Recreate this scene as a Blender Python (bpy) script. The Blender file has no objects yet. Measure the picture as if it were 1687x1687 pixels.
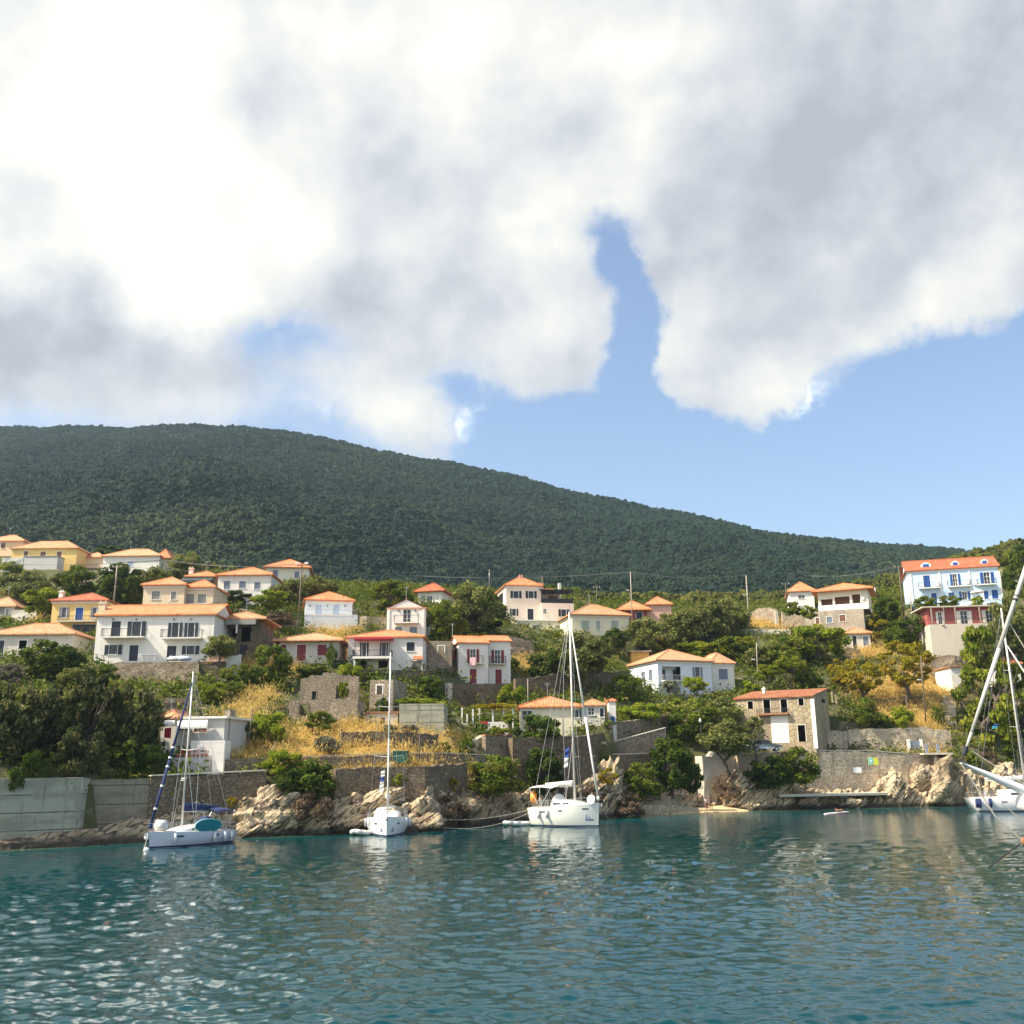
import bpy, math, random
import numpy as np
from mathutils import Vector, Matrix
random.seed(7)
RNG = np.random.default_rng(11)
scene = bpy.context.scene
COL = scene.collection
PI = math.pi

# ------------------------------------------------------------------ camera
CAM_H = 5.5
F = 1655.0
TH = math.atan((1265 - 843.5) / F)
ROLL = 0.010
CT, ST = math.cos(TH), math.sin(TH)

def ray(px, py):
    xi = (px - 843.5) / F; yi = (843.5 - py) / F
    c, s = math.cos(ROLL), math.sin(ROLL)
    xl = xi * c + yi * s; yl = -xi * s + yi * c
    return Vector((xl, CT - yl * ST, ST + yl * CT))

def P(px, py, Y):
    d = ray(px, py); t = Y / d.y
    return Vector((d.x * t, Y, CAM_H + d.z * t))

def onz(px, py, z=0.0):
    d = ray(px, py); t = (z - CAM_H) / d.z
    return Vector((d.x * t, d.y * t, z))

cam = bpy.data.objects.new('camera', bpy.data.cameras.new('camera'))
COL.objects.link(cam)
_c, _s = math.cos(ROLL), math.sin(ROLL)
_R = Vector((1, 0, 0)); _U = Vector((0, -ST, CT)); _Fw = Vector((0, CT, ST))
_r = _R * _c - _U * _s; _u = _R * _s + _U * _c
cam.matrix_world = Matrix(((_r.x, _u.x, -_Fw.x, 0), (_r.y, _u.y, -_Fw.y, 0), (_r.z, _u.z, -_Fw.z, CAM_H), (0, 0, 0, 1)))
cam.data.sensor_width = 36; cam.data.lens = F / 1687 * 36
cam.data.clip_start = 0.5; cam.data.clip_end = 9000
scene.camera = cam

# ------------------------------------------------------------------ numpy noise
def _hash(ix, iy, iz):
    n = (ix * 374761393 + iy * 668265263 + iz * 1274126177) & 0xFFFFFFFF
    n = ((n ^ (n >> 13)) * 1274126177) & 0xFFFFFFFF
    n = (n ^ (n >> 16)) & 0xFFFF
    return n / 65535.0

def vnoise(x, y, z=0.0):
    x = np.asarray(x, float); y = np.asarray(y, float); z = np.asarray(z, float) + np.zeros_like(x)
    fx, fy, fz = np.floor(x), np.floor(y), np.floor(z)
    ix, iy, iz = fx.astype(np.int64), fy.astype(np.int64), fz.astype(np.int64)
    u, v, w = x - fx, y - fy, z - fz
    u = u * u * (3 - 2 * u); v = v * v * (3 - 2 * v); w = w * w * (3 - 2 * w)
    r = 0
    for a in (0, 1):
        for b in (0, 1):
            for c in (0, 1):
                r = r + _hash(ix + a, iy + b, iz + c) * (u if a else 1 - u) * (v if b else 1 - v) * (w if c else 1 - w)
    return r * 2 - 1

def fbm(x, y, z=0.0, o=4):
    r = 0; a = .5
    for k in range(o):
        r = r + a * vnoise(np.asarray(x) * 2 ** k + 17.3 * k, np.asarray(y) * 2 ** k + 5.1 * k, np.asarray(z) * 2 ** k + 3.7 * k); a *= .5
    return r

# ------------------------------------------------------------------ materials
def newmat(name):
    m = bpy.data.materials.new(name); m.use_nodes = True
    nt = m.node_tree
    return m, nt, nt.nodes['Principled BSDF']

def nd(nt, t, **kw):
    n = nt.nodes.new(t)
    for k, v in kw.items():
        if k.startswith('i_'):
            key = k[2:]
            key = int(key) if key.isdigit() else key
            n.inputs[key].default_value = v
        else: setattr(n, k, v)
    return n

def ln(nt, a, b): nt.links.new(a, b)

def rgba(c): return (c[0], c[1], c[2], 1)

def mixc(nt, fac, a, b):
    n = nt.nodes.new('ShaderNodeMix'); n.data_type = 'RGBA'
    for s, v in ((0, fac), (6, a), (7, b)):
        if hasattr(v, 'is_output'): nt.links.new(v, n.inputs[s])
        else: n.inputs[s].default_value = v if s == 0 else rgba(v)
    return n.outputs[2]

def ramp(nt, x, a, b):
    n = nd(nt, 'ShaderNodeMapRange', i_1=a, i_2=b); n.interpolation_type = 'SMOOTHSTEP'
    ln(nt, x, n.inputs[0]); return n.outputs[0]

def noise(nt, vec, scale, detail=4, rough=.55, stretch=None):
    if stretch:
        mp = nd(nt, 'ShaderNodeMapping'); mp.inputs['Scale'].default_value = stretch
        ln(nt, vec, mp.inputs[0]); vec = mp.outputs[0]
    n = nd(nt, 'ShaderNodeTexNoise'); n.inputs['Scale'].default_value = scale
    n.inputs['Detail'].default_value = detail; n.inputs['Roughness'].default_value = rough
    ln(nt, vec, n.inputs['Vector']); return n.outputs['Fac']

def geo(nt): return nt.nodes.new('ShaderNodeNewGeometry').outputs['Position']

def bump(nt, bs, h, strength=.5, dist=.05):
    b = nd(nt, 'ShaderNodeBump'); b.inputs['Strength'].default_value = strength; b.inputs['Distance'].default_value = dist
    ln(nt, h, b.inputs['Height']); ln(nt, b.outputs[0], bs.inputs['Normal'])

MATS = {}
def plain(name, c, rough=.6, metal=0.0, var=.12):
    if name in MATS: return MATS[name]
    m, nt, b = newmat(name)
    g = geo(nt)
    n = noise(nt, g, 2.5, 4)
    ln(nt, mixc(nt, n, [x * (1 + var) for x in c], [x * (1 - var) for x in c]), b.inputs['Base Color'])
    b.inputs['Roughness'].default_value = rough; b.inputs['Metallic'].default_value = metal
    MATS[name] = m; return m

def plaster(name, c, stain=.35, dirt=(.30, .27, .20), pour=0):
    if name in MATS: return MATS[name]
    m, nt, b = newmat(name); g = geo(nt)
    n1 = noise(nt, g, .5, 5, .6); n2 = noise(nt, g, 1.0, 5, .65, (1.6, 1.6, .22)); n3 = noise(nt, g, 6, 3)
    base = mixc(nt, n1, [x * 1.06 for x in c], [x * .90 for x in c])
    f = ramp(nt, n2, .52, .80)
    mm = nd(nt, 'ShaderNodeMath', operation='MULTIPLY'); ln(nt, f, mm.inputs[0]); mm.inputs[1].default_value = stain
    col = mixc(nt, mm.outputs[0], base, dirt)
    if pour:      # lift joints and patchy pours of board-marked concrete
        sx = nd(nt, 'ShaderNodeSeparateXYZ'); ln(nt, g, sx.inputs[0])
        zz = nd(nt, 'ShaderNodeMath', operation='MULTIPLY_ADD'); ln(nt, n3, zz.inputs[0]); zz.inputs[1].default_value = .12; ln(nt, sx.outputs[2], zz.inputs[2])
        fr = nd(nt, 'ShaderNodeMath', operation='PINGPONG'); ln(nt, zz.outputs[0], fr.inputs[0]); fr.inputs[1].default_value = pour / 2
        col = mixc(nt, ramp(nt, fr.outputs[0], .0, .07), [x * .5 for x in dirt], col)
        n4 = noise(nt, g, .8, 4, .6, (.35, .35, 1.6)); col = mixc(nt, ramp(nt, n4, .45, .62), col, [x * .72 for x in c])
        n5 = noise(nt, g, 2.5, 5, .7, (1.3, 1.3, .1)); col = mixc(nt, ramp(nt, n5, .56, .70), col, [x * .45 for x in c])
    ln(nt, col, b.inputs['Base Color'])
    b.inputs['Roughness'].default_value = .9; bump(nt, b, n3, .25, .03)
    MATS[name] = m; return m

def stone(name, c, c2, mortar, scale=2.6, stretch=(1, 1, 1.7)):
    if name in MATS: return MATS[name]
    m, nt, b = newmat(name); g = geo(nt)
    mp = nd(nt, 'ShaderNodeMapping'); mp.inputs['Scale'].default_value = stretch; ln(nt, g, mp.inputs[0])
    nz = nd(nt, 'ShaderNodeTexNoise'); nz.inputs['Scale'].default_value = 1.7; ln(nt, mp.outputs[0], nz.inputs['Vector'])
    ad = nd(nt, 'ShaderNodeVectorMath', operation='MULTIPLY_ADD'); ln(nt, nz.outputs['Color'], ad.inputs[0]); ad.inputs[1].default_value = (.35, .35, .35); ln(nt, mp.outputs[0], ad.inputs[2])
    v = nd(nt, 'ShaderNodeTexVoronoi', feature='F1'); v.inputs['Scale'].default_value = scale; ln(nt, ad.outputs[0], v.inputs['Vector'])
    e = nd(nt, 'ShaderNodeTexVoronoi', feature='DISTANCE_TO_EDGE'); e.inputs['Scale'].default_value = scale; ln(nt, ad.outputs[0], e.inputs['Vector'])
    sp = nd(nt, 'ShaderNodeSeparateColor'); ln(nt, v.outputs['Color'], sp.inputs[0])
    n1 = noise(nt, g, .35, 5, .65); n2 = noise(nt, g, .9, 5, .65, (1.5, 1.5, .3))
    col = mixc(nt, sp.outputs[0], c, c2)
    col = mixc(nt, ramp(nt, n1, .35, .7), col, [x * .55 for x in c])
    ed = ramp(nt, e.outputs['Distance'], .0, .09)
    col = mixc(nt, ed, mortar, col)
    mm = nd(nt, 'ShaderNodeMath', operation='MULTIPLY'); ln(nt, ramp(nt, n2, .5, .75), mm.inputs[0]); mm.inputs[1].default_value = .45
    col = mixc(nt, mm.outputs[0], col, (.07, .065, .045))
    ln(nt, col, b.inputs['Base Color']); b.inputs['Roughness'].default_value = .95
    bump(nt, b, ed, .7, .08)
    MATS[name] = m; return m

def tiles(name, c, c2, c3, pale=.25):
    if name in MATS: return MATS[name]
    m, nt, b = newmat(name)
    uv = nt.nodes.new('ShaderNodeUVMap').outputs[0]; g = geo(nt)
    sx = nd(nt, 'ShaderNodeSeparateXYZ'); ln(nt, uv, sx.inputs[0])
    w = nd(nt, 'ShaderNodeMath', operation='MULTIPLY'); ln(nt, sx.outputs[0], w.inputs[0]); w.inputs[1].default_value = 2 * PI / .34
    sn = nd(nt, 'ShaderNodeMath', operation='SINE'); ln(nt, w.outputs[0], sn.inputs[0])
    br = nd(nt, 'ShaderNodeTexBrick'); br.inputs['Scale'].default_value = 1.0
    br.inputs['Brick Width'].default_value = .34; br.inputs['Row Height'].default_value = .42; br.inputs['Mortar Size'].default_value = .012
    br.inputs['Color1'].default_value = rgba(c); br.inputs['Color2'].default_value = rgba(c2); br.inputs['Mortar'].default_value = rgba([x * .45 for x in c])
    br.offset = 0.0
    ln(nt, uv, br.inputs['Vector'])
    n1 = noise(nt, g, .45, 5, .65); n2 = noise(nt, g, 2.2, 4, .6)
    col = mixc(nt, ramp(nt, n2, .52, .74), br.outputs['Color'], c3)
    mm = nd(nt, 'ShaderNodeMath', operation='MULTIPLY'); ln(nt, ramp(nt, n1, .45, .7), mm.inputs[0]); mm.inputs[1].default_value = pale
    col = mixc(nt, mm.outputs[0], col, (.50, .40, .26))
    dk = nd(nt, 'ShaderNodeMath', operation='MULTIPLY_ADD'); ln(nt, sn.outputs[0], dk.inputs[0]); dk.inputs[1].default_value = .12; dk.inputs[2].default_value = .12
    ln(nt, col, b.inputs['Base Color']); b.inputs['Roughness'].default_value = .85
    bump(nt, b, sn.outputs[0], .55, .06)
    MATS[name] = m; return m

def leafmat(name, a, bcol, dead=None, trans=.35, deadamt=.0):
    if name in MATS: return MATS[name]
    m, nt, b = newmat(name)
    at = nd(nt, 'ShaderNodeAttribute', attribute_name='hue'); oi = nd(nt, 'ShaderNodeObjectInfo')
    col = mixc(nt, at.outputs['Fac'], a, bcol)
    if dead: col = mixc(nt, ramp(nt, at.outputs['Fac'], 1 - deadamt, 1.0), col, dead)
    hs = nd(nt, 'ShaderNodeHueSaturation')
    mr = nd(nt, 'ShaderNodeMapRange', i_3=.98, i_4=1.45); ln(nt, oi.outputs['Random'], mr.inputs[0]); ln(nt, mr.outputs[0], hs.inputs['Value'])
    ln(nt, col, hs.inputs['Color'])
    ln(nt, hs.outputs[0], b.inputs['Base Color']); b.inputs['Roughness'].default_value = .6
    b.inputs['Specular IOR Level'].default_value = .10
    tr = nd(nt, 'ShaderNodeBsdfTranslucent'); ln(nt, hs.outputs[0], tr.inputs[0])
    mx = nd(nt, 'ShaderNodeMixShader'); mx.inputs[0].default_value = trans
    ln(nt, b.outputs[0], mx.inputs[1]); ln(nt, tr.outputs[0], mx.inputs[2])
    ln(nt, mx.outputs[0], nt.nodes['Material Output'].inputs[0])
    MATS[name] = m; return m

# ------------------------------------------------------------------ mesh helpers
def link(name, me, mat=None, parent=None, smooth=False):
    o = bpy.data.objects.new(name, me); COL.objects.link(o)
    if mat is not None: me.materials.append(mat)
    if parent is not None: o.parent = parent
    if smooth and len(me.polygons): me.polygons.foreach_set('use_smooth', [True] * len(me.polygons))
    return o

def npmesh(name, V, Fq):
    """V (n,3), Fq (m,k) same-size faces"""
    me = bpy.data.meshes.new(name); V = np.asarray(V, np.float32); Fq = np.asarray(Fq, np.int32)
    k = Fq.shape[1]
    me.vertices.add(len(V)); me.vertices.foreach_set('co', V.ravel())
    me.loops.add(Fq.size); me.loops.foreach_set('vertex_index', Fq.ravel())
    me.polygons.add(len(Fq)); me.polygons.foreach_set('loop_start', np.arange(0, Fq.size, k, dtype=np.int32))
    me.polygons.foreach_set('loop_total', np.full(len(Fq), k, np.int32))
    me.update(calc_edges=True); me.validate(); return me

def gridfaces(nr, nc):
    i = np.arange(nr * nc).reshape(nr, nc)
    return np.stack([i[:-1, :-1], i[:-1, 1:], i[1:, 1:], i[1:, :-1]], -1).reshape(-1, 4)

class MB:
    def __init__(s, T=None): s.v = []; s.f = []; s.T = T; s.uv = {}
    def add(s, vs, fs, uvs=None):
        o = len(s.v)
        for p in vs:
            p = Vector(p); s.v.append(s.T @ p if s.T is not None else p)
        for i, f in enumerate(fs):
            if uvs: s.uv[len(s.f)] = uvs[i]
            s.f.append([a + o for a in f])
    def box(s, x0, x1, y0, y1, z0, z1):
        s.add([(x0, y0, z0), (x1, y0, z0), (x1, y1, z0), (x0, y1, z0), (x0, y0, z1), (x1, y0, z1), (x1, y1, z1), (x0, y1, z1)],
              [(3, 2, 1, 0), (4, 5, 6, 7), (0, 1, 5, 4), (1, 2, 6, 5), (2, 3, 7, 6), (3, 0, 4, 7)])
    def tube(s, p, q, r0, r1=None, n=6, cap=True):
        r1 = r0 if r1 is None else r1
        p = Vector(p); q = Vector(q); d = (q - p)
        if d.length < 1e-6: return
        d.normalize(); a = d.orthogonal().normalized(); b = d.cross(a)
        vs = []
        for c, r in ((p, r0), (q, r1)):
            for i in range(n):
                t = 2 * PI * i / n; vs.append(c + a * (math.cos(t) * r) + b * (math.sin(t) * r))
        fs = [(i, (i + 1) % n, n + (i + 1) % n, n + i) for i in range(n)]
        if cap: fs += [tuple(range(n - 1, -1, -1)), tuple(range(n, 2 * n))]
        s.add(vs, fs)
    def path(s, pts, r, n=6):
        r = r if hasattr(r, '__len__') else [r] * len(pts)
        for i in range(len(pts) - 1): s.tube(pts[i], pts[i + 1], r[i], r[i + 1], n)
    def sphere(s, c, rx, ry=None, rz=None, nu=10, nv=7):
        ry = rx if ry is None else ry; rz = rx if rz is None else rz
        vs = [(c[0], c[1], c[2] + rz)]
        for j in range(1, nv):
            t = PI * j / nv
            for i in range(nu):
                a = 2 * PI * i / nu
                vs.append((c[0] + rx * math.sin(t) * math.cos(a), c[1] + ry * math.sin(t) * math.sin(a), c[2] + rz * math.cos(t)))
        vs.append((c[0], c[1], c[2] - rz)); L = len(vs) - 1
        fs = [(0, 1 + i, 1 + (i + 1) % nu) for i in range(nu)]
        for j in range(nv - 2):
            o = 1 + j * nu
            fs += [(o + i, o + nu + i, o + nu + (i + 1) % nu, o + (i + 1) % nu) for i in range(nu)]
        o = 1 + (nv - 2) * nu
        fs += [(o + i, L, o + (i + 1) % nu) for i in range(nu)]
        s.add(vs, fs)
    def prism(s, poly, z0, z1, axis='z'):
        n = len(poly)
        if axis == 'z': vs = [(x, y, z0) for x, y in poly] + [(x, y, z1) for x, y in poly]
        elif axis == 'y': vs = [(x, z0, y) for x, y in poly] + [(x, z1, y) for x, y in poly]
        else: vs = [(z0, x, y) for x, y in poly] + [(z1, x, y) for x, y in poly]
        s.add(vs, [tuple(range(n - 1, -1, -1)), tuple(range(n, 2 * n))] + [(i, (i + 1) % n, n + (i + 1) % n, n + i) for i in range(n)])
    def build(s, name, mat, parent=None, smooth=False, fixn=False):
        me = bpy.data.meshes.new(name)
        me.from_pydata([tuple(p) for p in s.v], [], s.f); me.update()
        if s.uv:
            l = me.uv_layers.new(name='UVMap')
            for fi, uvs in s.uv.items():
                for k, li in enumerate(me.polygons[fi].loop_indices): l.data[li].uv = uvs[k]
        return link(name, me, mat, parent, smooth)

def tag(o, label=None, cat=None, group=None, kind=None):
    if label: o['label'] = label
    if cat: o['category'] = cat
    if group: o['group'] = group
    if kind: o['kind'] = kind
    return o

def empty(name, loc, rz=0, label=None, cat=None, group=None):
    o = bpy.data.objects.new(name, None); COL.objects.link(o); o.empty_display_size = .3
    o.location = loc; o.rotation_euler = (0, 0, rz); return tag(o, label, cat, group)

# ------------------------------------------------------------------ terrain
SHORE = [(-700, 1430), (-300, 1415), (0, 1401), (120, 1395), (240, 1387), (380, 1379), (430, 1379), (560, 1373), (700, 1370), (820, 1356), (1000, 1349), (1060, 1342), (1170, 1338), (1330, 1333), (1430, 1331), (1600, 1328), (1700, 1326), (2000, 1322), (2400, 1320)]
SX = np.array([a for a, b in SHORE], float)
SPTS = [onz(a, b) for a, b in SHORE]
def shoreP(px):
    return onz(px, float(np.interp(px, SX, [b for a, b in SHORE])))
SHX = np.array([p.x for p in SPTS]); SHY = np.array([p.y for p in SPTS])
def shoreYx(x): return np.interp(x, SHX, SHY)

COLS = {
 -100: [(1287, 73), (1235, 82), (1120, 112), (1040, 150), (935, 205), (900, 240)],
 0: [(1284, 73), (1232, 84), (1110, 112), (1082, 122), (1032, 145), (952, 190), (930, 215)],
 150: [(1284, 77), (1225, 88), (1120, 110), (1092, 117), (1040, 140), (960, 185), (930, 220)],
 300: [(1277, 84), (1225, 92), (1130, 110), (1092, 117), (1050, 135), (1000, 150), (950, 190), (938, 230)],
 430: [(1290, 86), (1245, 93), (1170, 106), (1110, 120), (1060, 132), (1000, 158), (962, 200)],
 550: [(1300, 90), (1240, 96), (1200, 102), (1190, 106), (1120, 120), (1100, 126), (1045, 142), (980, 175), (967, 205)],
 690: [(1300, 92), (1257, 97), (1235, 100), (1205, 106), (1160, 115), (1110, 128), (1050, 145), (1000, 165), (972, 200)],
 790: [(1290, 95), (1240, 100), (1207, 108), (1190, 115), (1126, 130), (1050, 148), (1010, 165), (978, 205)],
 900: [(1280, 102), (1213, 112), (1145, 130), (1100, 142), (1064, 155), (1022, 175), (985, 215)],
 1000: [(1290, 108), (1225, 116), (1190, 122), (1150, 133), (1100, 148), (1045, 168), (990, 215)],
 1130: [(1305, 120), (1232, 127), (1180, 135), (1150, 150), (1080, 170), (1030, 190), (992, 230)],
 1260: [(1290, 124), (1236, 128), (1140, 145), (1060, 168), (1038, 178), (1000, 205), (988, 235)],
 1390: [(1290, 126), (1238, 129), (1198, 133), (1150, 143), (1072, 165), (1038, 180), (990, 215)],
 1500: [(1275, 128), (1240, 130), (1195, 135), (1140, 145), (1083, 158), (1000, 172), (955, 220)],
 1620: [(1280, 132), (1245, 135), (1190, 142), (1130, 150), (1082, 158), (998, 172), (940, 215)],
 1760: [(1280, 134), (1240, 138), (1180, 145), (1120, 155), (1060, 168), (980, 185), (900, 215), (872, 245)],
 2000: [(1270, 138), (1220, 145), (1120, 160), (1050, 180), (960, 210), (880, 250)],
}
CP = []; _yx = []; _yo = []
for cx, rows in COLS.items():
    off = max(0.0, shoreP(cx).y + 2.6 - rows[0][1])
    _yx.append(cx); _yo.append(off)
    for py, Y in rows: CP.append(P(cx, py, Y + off))
for px in list(range(-700, 2401, 100)):
    p = shoreP(px); CP.append(p + Vector((0, .3, 0))); CP.append(p + Vector((0, -9, -4)))
def YO(px): return float(np.interp(px, _yx, _yo))
_far = [(-160, 300, 50), (-100, 300, 52), (-40, 300, 45), (20, 300, 42), (80, 300, 44), (140, 300, 55), (200, 300, 66), (200, 160, 30), (230, 220, 45)]
CP += [Vector(a) for a in _far]
CA = np.array([[p.x, p.y, p.z] for p in CP])
_D = np.sqrt(((CA[:, None, :2] - CA[None, :, :2]) ** 2).sum(-1)) + np.eye(len(CA)) * .05
_n = len(CA); _A = np.zeros((_n + 3, _n + 3)); _A[:_n, :_n] = _D; _A[:_n, _n] = 1; _A[:_n, _n + 1:] = CA[:, :2]; _A[_n, :_n] = 1; _A[_n + 1:, :_n] = CA[:, :2].T
_W = np.linalg.solve(_A, np.concatenate([CA[:, 2], [0, 0, 0]]))
GX = np.arange(-130, 190.1, .8); GY = np.arange(58, 300.1, .8)
_gx, _gy = np.meshgrid(GX, GY)
_q = np.stack([_gx.ravel(), _gy.ravel()], -1)
_z = np.zeros(len(_q))
for _i in range(0, len(_q), 20000):
    _s2 = _q[_i:_i + 20000]
    _dd = np.sqrt(((_s2[:, None, :] - CA[None, :, :2]) ** 2).sum(-1))
    _z[_i:_i + 20000] = _dd @ _W[:_n] + _W[_n] + _s2 @ _W[_n + 1:]
GZ = _z.reshape(_gx.shape)
_in = np.clip((_gy - shoreYx(_gx)) / 6, 0, 1)
GZ = GZ + _in * (.35 * fbm(_gx * .22, _gy * .22, 1.0) + .25 * fbm(_gx * .8, _gy * .8, 4.0, 3))

CARVE = [(-700, 2.0), (110, 2.4), (120, 4.8), (140, 4.8), (200, 3.6), (241, 2.6), (434, 3.2), (480, 2.6), (600, 3.6), (760, 3.4), (900, 3.0), (1000, 3.4), (1040, 5.0), (1170, 5.6), (1222, 5.0), (1345, 4.3), (1500, 4.2), (1560, 4.0), (1700, 3.0), (2400, 3)]
_cx = np.array([shoreP(q).x for q, _ in CARVE]); _cv = np.array([q for _, q in CARVE])
def carve(G):
    s = _gy - shoreYx(_gx); c = np.interp(_gx, _cx, _cv)
    f = np.clip((c + .2 - s) / .6, 0, 1)
    return np.where(G > -1, G * (1 - f) + np.minimum(G, -1.2) * f, G)
GZ = carve(GZ)

def zt(x, y):
    fx = min(max((x - GX[0]) / .8, 0), len(GX) - 1.001); fy = min(max((y - GY[0]) / .8, 0), len(GY) - 1.001)
    i, j = int(fx), int(fy); u, v = fx - i, fy - j
    return float((GZ[j, i] * (1 - u) + GZ[j, i + 1] * u) * (1 - v) + (GZ[j + 1, i] * (1 - u) + GZ[j + 1, i + 1] * u) * v)

def hit(px, py, Y0=62.0, Y1=296.0):
    d = ray(px, py); y = Y0; prev = Y0
    while y < Y1:
        p = P(px, py, y)
        if y > shoreYx(p.x) - 3 and zt(p.x, p.y) >= p.z:
            lo, hi = prev, y
            for _ in range(14):
                m = (lo + hi) / 2; q = P(px, py, m)
                if zt(q.x, q.y) >= q.z: hi = m
                else: lo = m
            return P(px, py, hi)
        prev = y; y += .5
    return P(px, py, 210)
# ------------------------------------------------------------------ shared materials
M = {}
M['white'] = plaster('plaster_white', (.82, .78, .69), .40)
M['blueish'] = plaster('plaster_bluish', (.72, .77, .79), .15, (.4, .42, .45))
M['cream'] = plaster('plaster_cream', (.76, .70, .55), .18)
M['paleyellow'] = plaster('plaster_pale_yellow', (.80, .73, .50), .15)
M['yellow'] = plaster('plaster_yellow', (.78, .55, .20), .2)
M['beige'] = plaster('plaster_beige', (.76, .62, .42), .2)
M['pink'] = plaster('plaster_pink', (.83, .68, .54), .15)
M['salmon'] = plaster('plaster_salmon', (.74, .44, .34), .15)
M['red'] = plaster('plaster_red', (.37, .095, .085), .3)
M['offwhite'] = plaster('plaster_old', (.66, .60, .50), .8)
M['ruinplaster'] = plaster('plaster_ruin', (.46, .37, .23), .95, (.19, .145, .09)); M['ruinwall'] = stone('stone_ruin_render', (.50, .41, .26), (.37, .295, .18), (.30, .24, .15), 1.5, (1, 1, 1.2)); M['peach'] = plaster('plaster_peach', (.82, .58, .36), .2)
M['greywall'] = plaster('render_grey', (.56, .54, .50), .4)
M['concrete'] = plaster('concrete_pale', (.38, .37, .28), .9, (.08, .078, .055), 1.3)
M['concrete2'] = plaster('concrete_brown', (.27, .235, .165), .9, (.09, .08, .06), 1.5)
M['concrete3'] = plaster('concrete_beige', (.60, .54, .43), .5, (.33, .28, .21))
M['stone'] = stone('stone_grey', (.42, .34, .23), (.27, .21, .14), (.13, .10, .07), 2.2)
M['stone_dark'] = stone('stone_dark', (.29, .215, .135), (.16, .12, .075), (.075, .058, .038), 2.2)
M['stone_light'] = stone('stone_light', (.84, .70, .49), (.60, .47, .32), (.32, .25, .17), 2.0)
M['stone_villa'] = stone('stone_villa', (.58, .50, .38), (.46, .38, .27), (.48, .42, .32), 3.2)
M['stone_ruin'] = stone('stone_ruin', (.50, .41, .29), (.32, .255, .17), (.19, .15, .10), 2.2)
M['tile'] = tiles('roof_tile_orange', (.72, .24, .085), (.62, .18, .06), (.80, .40, .19), .32)
M['tile_red'] = tiles('roof_tile_red', (.50, .13, .05), (.40, .09, .04), (.58, .20, .08), .15)
M['tile_old'] = tiles('roof_tile_old', (.62, .29, .12), (.48, .20, .09), (.66, .42, .22), .5)
M['tile_pale'] = tiles('roof_tile_pale', (.70, .33, .16), (.62, .25, .11), (.72, .42, .24), .3)
M['tile_rust'] = tiles('roof_tile_rust', (.38, .125, .045), (.25, .075, .03), (.46, .21, .09), .3)
M['skyblue'] = plaster('plaster_sky_blue', (.56, .73, .86), .15, (.4, .45, .5))
M['glass'] = plain('window_glass', (.035, .045, .055), .08)
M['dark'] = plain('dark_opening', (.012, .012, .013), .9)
M['trim'] = plain('white_trim', (.82, .79, .71), .6)
M['navy'] = plain('shutter_navy', (.022, .028, .045), .55)
M['black'] = plain('shutter_black', (.016, .018, .020), .55)
M['blue'] = plain('shutter_blue', (.02, .09, .32), .5)
M['slate'] = plain('shutter_slate', (.20, .24, .30), .6)
M['palegreen'] = plain('shutter_pale_green', (.42, .46, .36), .6)
M['paleblue'] = plain('shutter_pale_blue', (.48, .58, .72), .6)
M['greyshut'] = plain('shutter_grey', (.30, .29, .25), .6)
M['maroon'] = plain('shutter_maroon', (.22, .018, .022), .5)
M['darkgreen'] = plain('shutter_green', (.03, .06, .055), .5)
M['brown'] = plain('wood_brown', (.22, .10, .06), .6)
M['iron'] = plain('iron_railing', (.05, .05, .055), .5)
M['ironlight'] = plain('rail_grey', (.42, .42, .42), .5)
M['wood'] = plain('pole_wood', (.13, .10, .075), .85)
M['woodpale'] = plain('pole_pale', (.34, .30, .24), .85)
M['steel'] = plain('steel', (.55, .55, .56), .35, .6)
M['gel'] = plain('gelcoat_white', (.80, .80, .78), .22, 0, .03)
M['gelgrey'] = plain('gelcoat_grey', (.60, .63, .68), .25, 0, .03)
M['cream_gel'] = plain('gelcoat_cream', (.82, .81, .70), .22, 0, .03)
M['deck'] = plain('deck_cream', (.66, .62, .54), .6)
M['alu'] = plain('mast_aluminium', (.62, .59, .52), .4, .2)
M['canvas'] = plain('canvas_white', (.78, .76, .68), .85)
M['canvasnavy'] = plain('canvas_navy', (.02, .035, .11), .85)
M['teal'] = plain('board_teal', (.01, .22, .26), .4)
M['rope'] = plain('rope', (.55, .50, .40), .9)
M['rubber'] = plain('rubber_dark', (.02, .022, .03), .7)
M['tube'] = plain('dinghy_white', (.75, .75, .72), .45)
M['orange'] = plain('orange_vest', (.85, .33, .03), .6)
M['redpaint'] = plain('red_paint', (.55, .03, .05), .6)
M['towelpink'] = plain('towel_pink', (.85, .52, .52), .9)
M['plastic'] = plain('plastic_white', (.80, .80, .78), .4)
M['bin'] = plain('bin_green', (.015, .10, .065), .5)
M['carpaint'] = plain('car_paint_white', (.74, .75, .76), .2, 0, .03)
M['tyre'] = plain('tyre_rubber', (.02, .02, .02), .85)
M['skin'] = plain('skin', (.36, .18, .11), .55)
M['hair'] = plain('hair', (.03, .02, .015), .6)
M['bark'] = plain('bark', (.11, .085, .06), .95, 0, .4)
M['wire'] = plain('wire', (.10, .10, .10), .6)
M['signyellow'] = plain('sign_yellow', (.62, .66, .06), .5)
M['signcyan'] = plain('sign_cyan', (.12, .55, .62), .5)
M['bluebox'] = plain('box_blue', (.03, .09, .28), .5)
M['flagblue'] = plain('flag_blue', (.03, .07, .28), .8)
M['sup_red'] = plain('board_red', (.70, .16, .13), .4)
M['yellowboard'] = plain('board_yellow', (.62, .40, .10), .8)
M['rust'] = plain('rust', (.33, .15, .07), .9)
M['terracotta'] = plain('terracotta', (.45, .16, .08), .85)

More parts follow.
